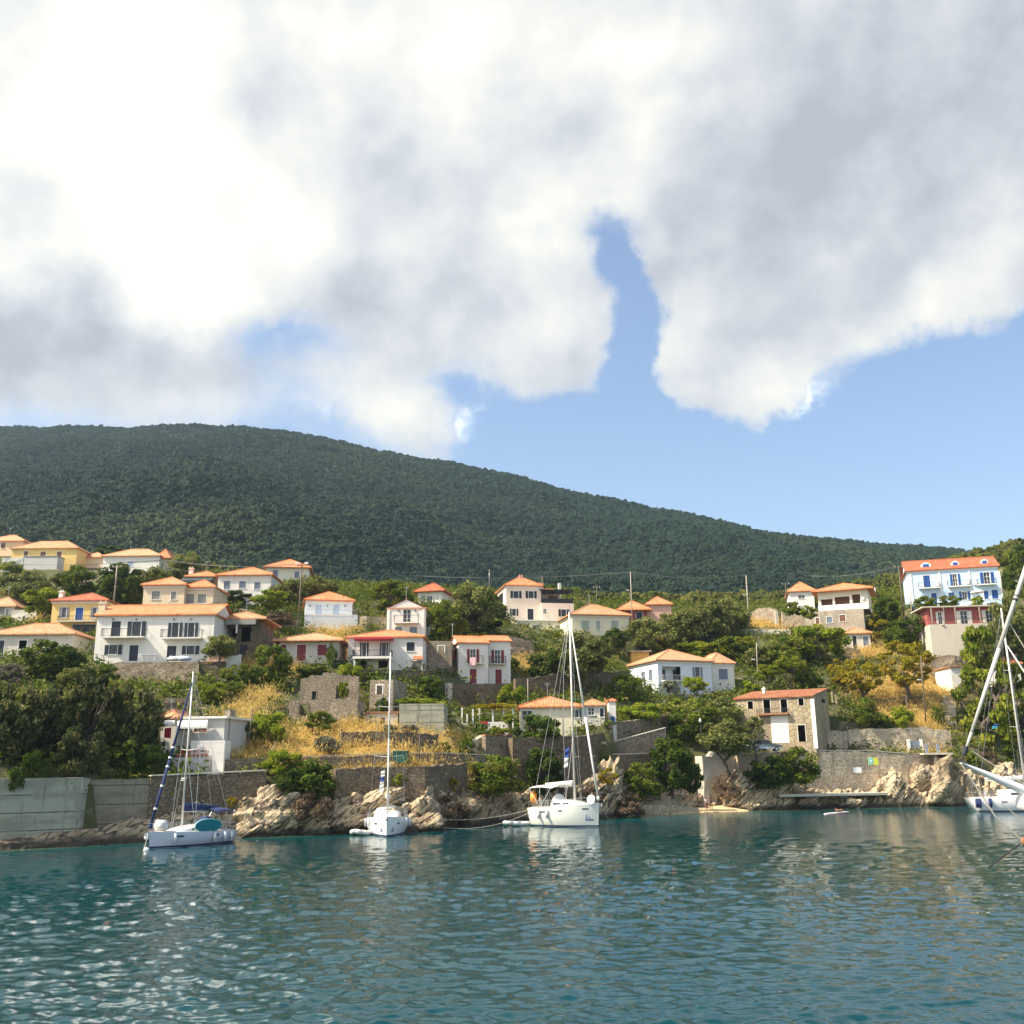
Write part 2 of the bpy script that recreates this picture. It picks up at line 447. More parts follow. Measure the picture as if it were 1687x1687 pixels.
L = {}
L['olive'] = leafmat('leaf_olive', (.085, .105, .024), (.205, .210, .058), None, .30)
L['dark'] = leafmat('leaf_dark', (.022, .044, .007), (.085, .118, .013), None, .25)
L['mid'] = leafmat('leaf_mid', (.055, .088, .009), (.160, .190, .020), (.22, .18, .05), .32, .08)
L['bright'] = leafmat('leaf_bright', (.125, .180, .012), (.270, .300, .024), (.26, .23, .04), .42, .08)
L['golden'] = leafmat('leaf_golden', (.190, .170, .012), (.340, .270, .020), (.30, .15, .03), .40, .2)
L['grey'] = leafmat('leaf_grey', (.120, .115, .070), (.200, .185, .120), None, .25)
L['brown'] = leafmat('leaf_brown', (.110, .080, .050), (.190, .135, .085), None, .25)
L['pine'] = leafmat('leaf_pine', (.080, .115, .010), (.210, .220, .020), None, .3)
L['pale'] = leafmat('leaf_pale', (.22, .24, .14), (.38, .40, .26), None, .35)

# ------------------------------------------------------------------ ground sheet
gm, nt, b = newmat('ground_slope'); g = geo(nt)
at = nd(nt, 'ShaderNodeAttribute', attribute_name='dry')
n1 = noise(nt, g, .16, 6, .62); n2 = noise(nt, g, 1.3, 6, .65); n3 = noise(nt, g, 7, 3); n4 = noise(nt, g, .5, 5, .6)
sm = nd(nt, 'ShaderNodeMath', operation='ADD'); ln(nt, n1, sm.inputs[0]); ln(nt, at.outputs['Fac'], sm.inputs[1])
green = mixc(nt, n2, (.050, .060, .020), (.13, .125, .042))
dry = mixc(nt, ramp(nt, n2, .3, .7), (.40, .26, .06), (.62, .43, .12))
earth = mixc(nt, n2, (.20, .145, .085), (.34, .27, .18))
c1 = mixc(nt, ramp(nt, sm.outputs[0], .55, .85), green, dry)
c2 = mixc(nt, ramp(nt, n4, .55, .68), c1, earth)
ln(nt, c2, b.inputs['Base Color']); b.inputs['Roughness'].default_value = 1
bump(nt, b, n3, .8, .25)
me = npmesh('ground', np.stack([_gx, _gy, GZ], -1).reshape(-1, 3), gridfaces(len(GY), len(GX)))
ground = link('ground', me, gm, None, True); tag(ground, kind='structure')
DRYS = []
for px, py, r, w in [(1470, 1150, 7, .42), (1542, 1122, 6, .6), (1430, 1075, 5, .45), (1505, 1188, 5, .45), (650, 1236, 7, .42), (560, 1238, 6, .42), (710, 1235, 5, .45), (500, 1222, 4, .42), (400, 1180, 4, .3), (430, 1150, 4, .28), (890, 1100, 5, .5), (440, 1075, 4, .5), (565, 1070, 5, .5), (1265, 1030, 7, .6), (660, 1192, 5, .5), (395, 1240, 5, .4), (50, 1020, 6, .4), (735, 1215, 3, .4), (550, 1040, 4, .5), (445, 1095, 5, .5), (1300, 1195, 4, .3)]:
    p = hit(px, py); DRYS.append((p.x, p.y, r, w))
def dryf(x, y):
    r = np.full(np.shape(x), -.22)
    for a, bb, s, w in DRYS: r = r + w * np.exp(-((x - a) ** 2 + (y - bb) ** 2) / (2 * (s * .6) ** 2)) * 1.3
    return r
a_ = me.attributes.new('dry', 'FLOAT', 'POINT'); a_.data.foreach_set('value', dryf(_gx, _gy).ravel().astype(np.float32))

# ------------------------------------------------------------------ rocky bank along the water
rk, nt, b = newmat('shore_rock'); g = geo(nt)
n1 = noise(nt, g, .5, 7, .65); n2 = noise(nt, g, 3.0, 5, .6); n3 = noise(nt, g, .12, 3)
wv = nd(nt, 'ShaderNodeMapping'); wv.inputs['Rotation'].default_value = (0, math.radians(40), 0); ln(nt, g, wv.inputs[0]); w0 = wv; wv = nd(nt, 'ShaderNodeMapping'); wv.inputs['Scale'].default_value = (.35, .6, 2.4); ln(nt, w0.outputs[0], wv.inputs[0])
n5 = noise(nt, wv.outputs[0], 1.3, 5, .6)
rc = mixc(nt, n1, (.33, .24, .135), (.72, .57, .37))
rc = mixc(nt, ramp(nt, n5, .33, .44), [.13, .09, .05], rc)
ve = nd(nt, 'ShaderNodeTexVoronoi', feature='DISTANCE_TO_EDGE'); ve.inputs['Scale'].default_value = .9; ln(nt, wv.outputs[0], ve.inputs['Vector'])
rc = mixc(nt, ramp(nt, ve.outputs['Distance'], .0, .10), (.06, .045, .028), rc)
rc = mixc(nt, ramp(nt, n3, .50, .66), rc, (.17, .125, .07))
rc = mixc(nt, ramp(nt, n2, .58, .72), rc, (.10, .085, .045))
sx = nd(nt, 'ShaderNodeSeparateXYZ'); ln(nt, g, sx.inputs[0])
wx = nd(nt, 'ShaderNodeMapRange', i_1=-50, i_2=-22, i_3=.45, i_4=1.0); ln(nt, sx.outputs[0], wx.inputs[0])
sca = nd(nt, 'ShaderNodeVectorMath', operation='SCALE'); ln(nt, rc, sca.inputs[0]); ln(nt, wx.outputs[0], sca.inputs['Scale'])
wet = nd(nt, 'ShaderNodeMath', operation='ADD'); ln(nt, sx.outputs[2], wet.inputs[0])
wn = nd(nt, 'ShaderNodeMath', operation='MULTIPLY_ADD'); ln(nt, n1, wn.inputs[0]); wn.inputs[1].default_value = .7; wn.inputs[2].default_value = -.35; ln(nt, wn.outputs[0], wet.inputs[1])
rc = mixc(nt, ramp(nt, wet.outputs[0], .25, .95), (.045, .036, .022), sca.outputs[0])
ln(nt, rc, b.inputs['Base Color']); b.inputs['Roughness'].default_value = .85
h2 = nd(nt, 'ShaderNodeMath', operation='ADD'); ln(nt, n5, h2.inputs[0]); ln(nt, n2, h2.inputs[1])
bump(nt, b, h2.outputs[0], .8, .16)
M['rock'] = rk

def strata(x, y, z, ang):
    c, s = np.cos(ang), np.sin(ang)
    q = -x * s + z * c                       # across the beds
    al = x * c + z * s
    w = .6 * vnoise(x * .25, y * .25, z * .25)
    r1 = 1 - np.abs(vnoise(q * .9 + w, al * .12, y * .15))
    r2 = 1 - np.abs(vnoise(q * 2.4 + w, al * .25 + 9, y * .4))
    return .62 * r1 + .33 * r2

BANK = [(-300, 1385), (-40, 1388), (0, 1385), (128, 1368), (240, 1345), (330, 1325), (385, 1318), (430, 1303), (480, 1300), (560, 1292), (600, 1275), (640, 1262), (690, 1278), (740, 1292), (770, 1298), (820, 1308), (900, 1300), (960, 1290), (1000, 1255), (1035, 1272), (1060, 1305), (1110, 1300), (1155, 1305), (1172, 1292), (1200, 1288), (1290, 1283), (1310, 1296), (1370, 1303), (1440, 1300), (1465, 1288), (1530, 1270), (1590, 1272), (1700, 1272), (2000, 1270)]
nc, nr = 1000, 44
V = np.zeros((nr, nc, 3))
for j, px in enumerate(np.linspace(-120, 1800, nc)):
    top = float(np.interp(px, [a for a, _ in BANK], [q for _, q in BANK]))
    sp = shoreP(px); sp.y += 3.4 * max(0, min(1, (px - 1050) / 20, (1235 - px) / 25)); 
    w0 = 1.2 + .8 * (px > 540) * (px < 760) + .8 * (px > 1170)
    hgt = max(.15, (onz(px, top).z * 0 + P(px, top, sp.y + 2).z))
    dep = .5 + hgt * .55 * w0
    hgt = max(.15, P(px, top, sp.y + dep).z)
    for i in range(nr):
        t = (i - 6) / (nr - 10)
        if t < 0: V[i, j] = (sp.x, sp.y + t * 6, t * 5)
        elif t <= 1: V[i, j] = (sp.x * (1 + dep * t / sp.y), sp.y + dep * (t ** 1.25), hgt * t ** .85)
        else: V[i, j] = (sp.x * (1 + dep / sp.y), sp.y + dep + (t - 1) * 70, hgt - (t - 1) * 5)
x, y, z = V[..., 0], V[..., 1], V[..., 2]
ang = np.interp(x, [-60, -30, 0, 25, 40, 60, 80], [.15, .2, .35, .6, .62, .75, 1.05])
hs = np.clip(z / 2.5, .15, 1.2)
dsp = (strata(x, y, z, ang) - .55) * 2.2 + fbm(x * .35, y * .35, z * .35, 4) * 1.0
dsp = dsp + .55 * (np.abs(fbm(x * 1.1, y * 1.1, z * 1.1, 4)) * 2 - .4)
dsp = dsp * np.clip(hs + .25, .3, 1.1)
V[..., 1] -= dsp * .9; V[..., 2] += np.where(z > -1, dsp * .40, 0)
me = npmesh('rocky_bank', V.reshape(-1, 3), gridfaces(nr, nc))
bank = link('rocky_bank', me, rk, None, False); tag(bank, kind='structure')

# sand strip of the little beach
mb = MB(); pr = []
for px in range(1010, 1262, 6):
    sp = shoreP(px); pr.append((sp + Vector((0, -1.6, -.25)), sp + Vector((0, .3, .10)), sp + Vector((.1, 3.4, .55 + .1 * math.sin(px)))))
for a, c in zip(pr[:-1], pr[1:]):
    mb.add([a[0], c[0], c[1], a[1]], [(0, 1, 2, 3)]); mb.add([a[1], c[1], c[2], a[2]], [(0, 1, 2, 3)])
sand = mb.build('beach', plain('sand', (.62, .47, .26), .95)); tag(sand, kind='structure')

# ------------------------------------------------------------------ hill
CREST = [(-600, 760), (-300, 722), (-100, 708), (0, 707), (100, 706), (200, 709), (300, 705), (400, 704), (500, 718), (560, 730), (620, 746), (700, 759), (800, 776), (900, 800), (950, 815), (1020, 831), (1100, 846), (1180, 862), (1250, 878), (1330, 888), (1400, 896), (1480, 902), (1560, 908), (1620, 916), (1700, 925), (1900, 940), (2300, 960)]
nc, nr = 300, 110
V = np.zeros((nr, nc, 3)); pxs = np.linspace(-700, 2400, nc)
cy = np.interp(pxs, [a for a, _ in CREST], [q for _, q in CREST])
for j, px in enumerate(pxs):
    Yc = 1000 - .10 * (px - 300); c = P(px, cy[j], Yc)
    b0 = P(px, 1030, 285)
    for i in range(nr):
        t = i / 84
        if t <= 1:
            Y = 285 + (Yc - 285) * t
            V[i, j] = ((b0.x + (c.x - b0.x) * t), Y, b0.z - 8 + (c.z - b0.z + 8) * (.72 * t + .28 * t * t) if False else b0.z - 8 + (c.z - b0.z + 8) * (t ** 1.08))
        else:
            V[i, j] = (c.x * (1 + (t - 1) * .4), Yc + (t - 1) * 700, c.z - (t - 1) ** 2 * 700 - (t - 1) * 30)
x, y, z = V[..., 0], V[..., 1], V[..., 2]
tt = np.clip(np.arange(nr)[:, None] / 84, 0, 1)
V[..., 2] += ((fbm(x * .0055, y * .0055, 2, 4) * 44 + fbm(x * .016, y * .016, 8, 3) * 15) * np.clip(tt * 3, 0, 1) * np.clip((1 - tt) * 2.2 - .12, 0, 1) * np.clip((V[84:85, :, 2] - 70) / 230, .12, 1)) + fbm(x * .03, y * .03, 5, 3) * 4 * tt
hm, nt, b = newmat('hill_ground'); g = geo(nt)
ln(nt, mixc(nt, noise(nt, g, .02, 6), (.030, .044, .018), (.075, .085, .035)), b.inputs['Base Color']); b.inputs['Roughness'].default_value = 1
hme = npmesh('hill', V.reshape(-1, 3), gridfaces(nr, nc))
hill = link('hill', hme, hm, None, True); tag(hill, kind='structure')

# forest mantle: far-off wood that reads as one mass
fm, nt, b = newmat('forest_leaves'); g = geo(nt); oi = nd(nt, 'ShaderNodeObjectInfo')
nA = noise(nt, g, .006, 4); nB = noise(nt, g, .9, 4, .7)
fc = mixc(nt, oi.outputs['Random'], (.012, .034, .020), (.044, .075, .034))
fc = mixc(nt, ramp(nt, nA, .50, .68), fc, (.085, .110, .034))
fc = mixc(nt, ramp(nt, noise(nt, g, .022, 5, .6), .56, .72), fc, (.020, .040, .022))
fc = mixc(nt, ramp(nt, nB, .35, .7), [.010, .024, .015], fc)
ln(nt, fc, b.inputs['Base Color']); b.inputs['Roughness'].default_value = .9; b.inputs['Specular IOR Level'].default_value = .15
bump(nt, b, nB, .9, .8)
fme = hme.copy(); fme.materials.clear(); fme.materials.append(fm)
forest = bpy.data.objects.new('hill_forest', fme); COL.objects.link(forest)
tag(forest, 'dense dark green wood mantling the long hill behind the village', 'forest', kind='stuff')
ng = bpy.data.node_groups.new('forest_scatter', 'GeometryNodeTree')
ng.interface.new_socket('Geometry', in_out='INPUT', socket_type='NodeSocketGeometry')
ng.interface.new_socket('Geometry', in_out='OUTPUT', socket_type='NodeSocketGeometry')
gi = ng.nodes.new('NodeGroupInput'); go = ng.nodes.new('NodeGroupOutput'); jn = ng.nodes.new('GeometryNodeJoinGeometry')
for k in range(3):
    ds = ng.nodes.new('GeometryNodeDistributePointsOnFaces'); ds.inputs['Density'].default_value = .028; ds.inputs['Seed'].default_value = k * 7 + 1
    ng.links.new(gi.outputs[0], ds.inputs['Mesh'])
    ic = ng.nodes.new('GeometryNodeMeshIcoSphere'); ic.inputs['Radius'].default_value = 1; ic.inputs['Subdivisions'].default_value = 4
    po = ng.nodes.new('GeometryNodeInputPosition')
    def offs(scale, amp, w):
        nz = ng.nodes.new('ShaderNodeTexNoise'); nz.noise_dimensions = '4D'; nz.inputs['W'].default_value = w; nz.inputs['Scale'].default_value = scale; nz.inputs['Detail'].default_value = 3
        ng.links.new(po.outputs[0], nz.inputs['Vector'])
        s1 = ng.nodes.new('ShaderNodeMath'); s1.operation = 'MULTIPLY_ADD'; s1.inputs[1].default_value = amp; s1.inputs[2].default_value = -amp / 2
        ng.links.new(nz.outputs[0], s1.inputs[0])
        vm = ng.nodes.new('ShaderNodeVectorMath'); vm.operation = 'SCALE'; ng.links.new(po.outputs[0], vm.inputs[0]); ng.links.new(s1.outputs[0], vm.inputs['Scale'])
        return vm.outputs[0]
    sp = ng.nodes.new('GeometryNodeSetPosition'); ng.links.new(ic.outputs['Mesh'], sp.inputs['Geometry']); ng.links.new(offs(2.6, 2.2, k * 5.3), sp.inputs['Offset'])
    sm_ = ng.nodes.new('GeometryNodeSetMaterial'); sm_.inputs['Material'].default_value = fm; ng.links.new(sp.outputs[0], sm_.inputs['Geometry'])
    ip = ng.nodes.new('GeometryNodeInstanceOnPoints'); ng.links.new(ds.outputs['Points'], ip.inputs['Points']); ng.links.new(sm_.outputs[0], ip.inputs['Instance'])
    rv = ng.nodes.new('FunctionNodeRandomValue'); rv.data_type = 'FLOAT_VECTOR'; rv.inputs[0].default_value = (1.5, 1.5, 1.2); rv.inputs[1].default_value = (5.0, 5.0, 4.0); rv.inputs['Seed'].default_value = k
    ng.links.new(rv.outputs[0], ip.inputs['Scale'])
    rr = ng.nodes.new('FunctionNodeRandomValue'); rr.data_type = 'FLOAT_VECTOR'; rr.inputs[1].default_value = (.3, .3, 6.28); rr.inputs['Seed'].default_value = k + 20
    ng.links.new(rr.outputs[0], ip.inputs['Rotation'])
    ng.links.new(ip.outputs[0], jn.inputs[0])
ng.links.new(jn.outputs[0], go.inputs[0])
md = forest.modifiers.new('scatter', 'NODES'); md.node_group = ng

WOODGROUP = ng
# ------------------------------------------------------------------ water
ys = [-120, -50, -15, 2, 9]
Y = 13.0
while Y < 165: ys.append(Y); Y += max(.07, Y * Y / (CAM_H * 1004) * .72)
ys = np.array(ys); ncx = 780
ss = np.concatenate([[-4, -1.6, -.9], np.linspace(-.66, .66, ncx), [.9, 1.6, 4]])
X = ss[None, :] * (np.abs(ys)[:, None] + 8); Yg = np.repeat(ys[:, None], len(ss), 1)
Z = np.zeros_like(X); rr = np.random.default_rng(3)
wd = math.radians(-100)
for k in range(64):
    lam = .24 * (2.9 / .24) ** (k / 63) * rr.uniform(.9, 1.1); th = wd + rr.normal(0, .55)
    kx, ky = math.cos(th) * 2 * PI / lam, math.sin(th) * 2 * PI / lam
    amp = .0098 * lam if lam < .9 else .0098 * .9 * (.9 / lam) ** .2
    dy_ = np.maximum(.07, Yg * Yg / (CAM_H * 1004) * .72); fade = np.clip((lam / dy_ - .8) / .9, 0, 1)
    Z += amp * fade * np.sin(kx * X + ky * Yg + rr.uniform(0, 6.28))
Z *= np.clip((shoreYx(X) - Yg) / 14 + .5, .4, 1) * (.75 + .6 * fbm(X * .045, Yg * .06, 3, 3))
me = npmesh('water', np.stack([X, Yg, Z], -1).reshape(-1, 3), gridfaces(len(ys), len(ss)))
wm, nt, b = newmat('sea_water'); g = geo(nt)
at = nd(nt, 'ShaderNodeAttribute', attribute_name='shallow')
n1 = noise(nt, g, .06, 4)
ad = nd(nt, 'ShaderNodeMath', operation='MULTIPLY_ADD'); ln(nt, n1, ad.inputs[0]); ad.inputs[1].default_value = .5; ln(nt, at.outputs['Fac'], ad.inputs[2])
wc = mixc(nt, ramp(nt, ad.outputs[0], .32, .80), (.0010, .038, .046), (.003, .080, .082))
wc = mixc(nt, ramp(nt, ad.outputs[0], .80, 1.22), wc, (.12, .17, .085))
ln(nt, wc, b.inputs['Base Color']); b.inputs['IOR'].default_value = 1.37
bn = noise(nt, g, 2.2, 5, .65, (1, 1.6, 1)); bn2 = noise(nt, g, .55, 4, .62, (.8, 1.5, 1))
hh = nd(nt, 'ShaderNodeMath', operation='MULTIPLY_ADD'); ln(nt, bn2, hh.inputs[0]); hh.inputs[1].default_value = 4.5; ln(nt, bn, hh.inputs[2]); bump(nt, b, hh.outputs[0], .13, .06)
rp = nd(nt, 'ShaderNodeAttribute', attribute_name='ripple'); ln(nt, rp.outputs['Fac'], b.inputs['Roughness'])   # wind ripples too fine to model
water = link('water', me, wm, None, True); tag(water, kind='structure')
a_ = me.attributes.new('shallow', 'FLOAT', 'POINT')
a2_ = me.attributes.new('ripple', 'FLOAT', 'POINT')
a2_.data.foreach_set('value', (.025 + .12 * np.clip((np.abs(Yg) - 34) / 50, 0, 1) * np.clip(.75 + 1.2 * fbm(X * .05, Yg * .04, 7, 3), .35, 1)).ravel().astype(np.float32))
sh_ = np.exp(-np.clip(shoreYx(X) - Yg, 0, 200) / (4.5 + 8 * np.exp(-((X - 30) / 24) ** 2)))
me.attributes['shallow'].data.foreach_set('value', sh_.ravel().astype(np.float32))

# ------------------------------------------------------------------ sky, sun
SUN_AZ = math.radians(-108); SUN_EL = math.radians(47)      # azimuth from +Y towards +X
sd = Vector((math.sin(SUN_AZ) * math.cos(SUN_EL), math.cos(SUN_AZ) * math.cos(SUN_EL), math.sin(SUN_EL)))
sl = bpy.data.lights.new('sun', 'SUN'); sl.energy = 4.2; sl.angle = math.radians(.6); sl.color = (1, .90, .74)
so = bpy.data.objects.new('sun', sl); COL.objects.link(so); so.rotation_euler = sd.to_track_quat('Z', 'Y').to_euler()
world = bpy.data.worlds.new('World'); scene.world = world; world.use_nodes = True
nt = world.node_tree; bg = nt.nodes['Background']; BG = .12; bg.inputs['Strength'].default_value = BG
sky = nd(nt, 'ShaderNodeTexSky'); sky.sky_type = 'NISHITA'; sky.sun_disc = False; sky.sun_elevation = SUN_EL; sky.sun_rotation = SUN_AZ
sky.air_density = 1.0; sky.dust_density = 2.2; sky.ozone_density = 1.0
tc = nt.nodes.new('ShaderNodeTexCoord')
sp = nd(nt, 'ShaderNodeSeparateXYZ'); ln(nt, tc.outputs['Generated'], sp.inputs[0])
az = nd(nt, 'ShaderNodeMath', operation='ARCTAN2'); ln(nt, sp.outputs[0], az.inputs[0]); ln(nt, sp.outputs[1], az.inputs[1])
el = nd(nt, 'ShaderNodeMath', operation='ARCSINE'); ln(nt, sp.outputs[2], el.inputs[0])
cb = nd(nt, 'ShaderNodeCombineXYZ'); ln(nt, az.outputs[0], cb.inputs[0]); ln(nt, el.outputs[0], cb.inputs[1])
def wnoise(scale, detail, rough, w=0):
    n = nd(nt, 'ShaderNodeTexNoise'); n.noise_dimensions = '4D'; n.inputs['W'].default_value = w; n.inputs['Scale'].default_value = scale; n.inputs['Detail'].default_value = detail; n.inputs['Roughness'].default_value = rough
    ln(nt, tc.outputs['Generated'], n.inputs['Vector']); return n
def wmath(op, a, b_=None, c=None):
    n = nd(nt, 'ShaderNodeMath', operation=op)
    for i, v in enumerate((a, b_, c)):
        if v is None: continue
        if hasattr(v, 'is_output'): ln(nt, v, n.inputs[i])
        else: n.inputs[i].default_value = v
    return n.outputs[0]
wz = wnoise(6.0, 9, .58, 2.0)
dis = nd(nt, 'ShaderNodeVectorMath', operation='MULTIPLY_ADD'); ln(nt, wz.outputs['Color'], dis.inputs[0]); dis.inputs[1].default_value = (.17, .17, 0); 
ofs = nd(nt, 'ShaderNodeVectorMath', operation='SUBTRACT'); ln(nt, cb.outputs[0], ofs.inputs[0]); ofs.inputs[1].default_value = (.085, .085, 0); ln(nt, ofs.outputs[0], dis.inputs[2])
def skyblob(px, py, rx, ry, w, prev, rot=0):
    d = ray(px, py).normalized(); a = math.atan2(d.x, d.y); e = math.asin(d.z)
    d1 = ray(px + 40, py).normalized(); d2 = ray(px, py - 40).normalized()
    sa = (math.atan2(d1.x, d1.y) - a) / 40; se = (math.asin(d2.z) - e) / 40
    mp = nd(nt, 'ShaderNodeMapping', vector_type='TEXTURE'); mp.inputs['Location'].default_value = (a, e, 0); mp.inputs['Rotation'].default_value = (0, 0, rot)
    mp.inputs['Scale'].default_value = (abs(rx * sa), abs(ry * se), 1)
    ln(nt, dis.outputs[0], mp.inputs[0])
    gr = nd(nt, 'ShaderNodeTexGradient', gradient_type='SPHERICAL'); ln(nt, mp.outputs[0], gr.inputs[0])
    return wmath('MULTIPLY_ADD', gr.outputs['Fac'], w, prev)
#COVER
C0 = wmath('MULTIPLY_ADD', wnoise(1.4, 3, .5, 6).outputs['Fac'], .9, -.12)
cov = C0
for bl in [(250, 150, 620, 430, 1.6), (700, 120, 560, 330, 1.5), (150, 480, 560, 260, 1.3), (60, 610, 420, 130, .8), (720, 420, 360, 260, 1.0), (620, 560, 190, 140, .55), (700, 640, 170, 90, .45), (880, 560, 130, 120, .6), (1250, 200, 420, 420, 1.7), (1550, 200, 420, 430, 1.6), (1200, 500, 190, 250, 1.3), (1200, 640, 140, 150, 1.2), (1400, 520, 260, 180, .9, .5), (1610, 420, 260, 170, .8, .5),
           (1560, 720, 420, 190, -1.9, .25), (1300, 800, 620, 110, -1.4), (1030, 540, 56, 260, -1.5, .15), (960, 520, 70, 120, .7), (1100, 480, 60, 130, .5), (1040, 400, 60, 120, -.5), (480, 545, 150, 60, -.75), (760, 600, 110, 50, -.5), (960, 740, 330, 120, -1.6, -.35), (690, 690, 190, 90, .9), (1680, 620, 220, 160, -1.0)]:
    cov = skyblob(*bl[:5], cov, *(bl[5:]))
cov = wmath('MULTIPLY_ADD', wnoise(4.2, 9, .55, 4.0).outputs['Fac'], .9, wmath('ADD', cov, -.45))
cov = wmath('MULTIPLY_ADD', wnoise(13.0, 9, .60, 8.0).outputs['Fac'], .75, wmath('ADD', cov, -.42))
cov = wmath('MULTIPLY_ADD', wnoise(26, 8, .6, 1).outputs['Fac'], .55, wmath('ADD', cov, -.275))
mr = nd(nt, 'ShaderNodeMapRange', i_1=.12, i_2=1.05); mr.interpolation_type = 'SMOOTHSTEP'; ln(nt, cov, mr.inputs[0]); COV = mr.outputs[0]
#BRIGHT
br = wmath('MULTIPLY_ADD', wnoise(4.6, 10, .58, 9).outputs['Fac'], 1.1, -.12)
def relief(scale, step, gain, w, prev):      # billows lit from the sun's side of the sky
    a1 = wnoise(scale, 9, .55, w); a2 = wnoise(scale, 9, .55, w)
    o_ = nd(nt, 'ShaderNodeVectorMath', operation='ADD'); ln(nt, tc.outputs['Generated'], o_.inputs[0]); o_.inputs[1].default_value = (-.78 * step, 0, .62 * step)
    ln(nt, o_.outputs[0], a2.inputs['Vector'])
    return wmath('MULTIPLY_ADD', wmath('SUBTRACT', a1.outputs['Fac'], a2.outputs['Fac']), gain, prev)
br = relief(4.2, .065, 2.5, 4.0, br)
br = relief(13.0, .022, .75, 8.0, br)
br = wmath('MULTIPLY_ADD', wnoise(12, 8, .55, 3).outputs['Fac'], .4, wmath('ADD', br, -.20))
for bl in [(200, 230, 480, 420, .95), (620, 60, 420, 240, .50), (430, 380, 300, 200, .5), (150, 420, 260, 140, .4), (720, 660, 230, 90, .45), (900, 400, 150, 150, .4), (1120, 580, 170, 160, .55), (1230, 670, 150, 90, .4), (1540, 490, 300, 80, .5, .55), (1080, 90, 130, 70, .4), (1110, 190, 120, 70, .35), (1020, 330, 90, 120, .3),
           (1350, 300, 260, 380, -.36, .1), (1560, 120, 330, 240, -.16), (450, 180, 130, 170, -.45), (800, 250, 250, 130, -.22), (250, 560, 420, 110, -.50), (60, 570, 240, 160, -.35), (600, 480, 220, 90, -.45), (60, 320, 120, 120, -.45), (1230, 560, 90, 110, -.1)]:
    br = skyblob(*bl[:5], br, *(bl[5:]))
thin = wmath('MULTIPLY_ADD', wmath('SUBTRACT', 1.0, COV), .35, br)
mb_ = nd(nt, 'ShaderNodeMapRange', i_1=-.1, i_2=1.75); mb_.interpolation_type = 'LINEAR'; ln(nt, thin, mb_.inputs[0])
cr = nd(nt, 'ShaderNodeValToRGB'); ln(nt, mb_.outputs[0], cr.inputs[0])
els = [(0, (.50, .53, .59)), (.20, (.66, .69, .74)), (.36, (.82, .84, .85)), (.50, (.95, .95, .90)), (.64, (1.10, 1.08, 1.0)), (1, (7.5, 7.0, 6.2))]
cr.color_ramp.elements[0].position = els[0][0]; cr.color_ramp.elements[0].color = rgba(els[0][1]); cr.color_ramp.elements[-1].position = 1; cr.color_ramp.elements[-1].color = rgba(els[-1][1])
for p_, c_ in els[1:-1]: e = cr.color_ramp.elements.new(p_); e.color = rgba(c_)
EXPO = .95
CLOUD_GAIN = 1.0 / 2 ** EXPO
bk = nd(nt, 'ShaderNodeMapRange', i_1=.25, i_2=-.35, i_3=1.0, i_4=2.8); bk.interpolation_type = 'SMOOTHSTEP'; ln(nt, sp.outputs[1], bk.inputs[0])   # unseen clouds behind the camera brightened to light the shaded facades
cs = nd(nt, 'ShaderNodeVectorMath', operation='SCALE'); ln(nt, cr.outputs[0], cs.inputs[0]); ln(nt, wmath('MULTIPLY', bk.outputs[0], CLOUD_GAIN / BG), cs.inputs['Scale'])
sks = nd(nt, 'ShaderNodeVectorMath', operation='SCALE'); ln(nt, sky.outputs[0], sks.inputs[0]); sks.inputs['Scale'].default_value = 1.0
wmx = nd(nt, 'ShaderNodeMix'); wmx.data_type = 'RGBA'; wmx.blend_type = 'MULTIPLY'; wmx.inputs[0].default_value = 1
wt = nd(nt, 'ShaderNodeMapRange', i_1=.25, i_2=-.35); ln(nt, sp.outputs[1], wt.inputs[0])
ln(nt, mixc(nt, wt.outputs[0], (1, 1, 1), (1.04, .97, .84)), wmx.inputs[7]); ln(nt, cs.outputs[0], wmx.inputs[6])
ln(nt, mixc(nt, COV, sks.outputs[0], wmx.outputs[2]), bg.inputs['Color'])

# ------------------------------------------------------------------ air
HAZE = .00012
if HAZE:
    hz, nt, b = newmat('haze_air'); nt.nodes.remove(b)
    pv = nd(nt, 'ShaderNodeVolumePrincipled'); pv.inputs['Density'].default_value = HAZE; pv.inputs['Color'].default_value = (.62, .82, 1, 1); pv.inputs['Anisotropy'].default_value = .3
    ln(nt, pv.outputs[0], nt.nodes['Material Output'].inputs['Volume'])
    m_ = MB(); m_.box(-1500, 1600, -140, 2000, -12, 420)
    tag(m_.build('haze', hz), kind='stuff')

scene.view_settings.view_transform = 'Standard'; scene.view_settings.look = 'None'
scene.view_settings.exposure = EXPO; scene.view_settings.gamma = 1
scene.render.engine = 'CYCLES'
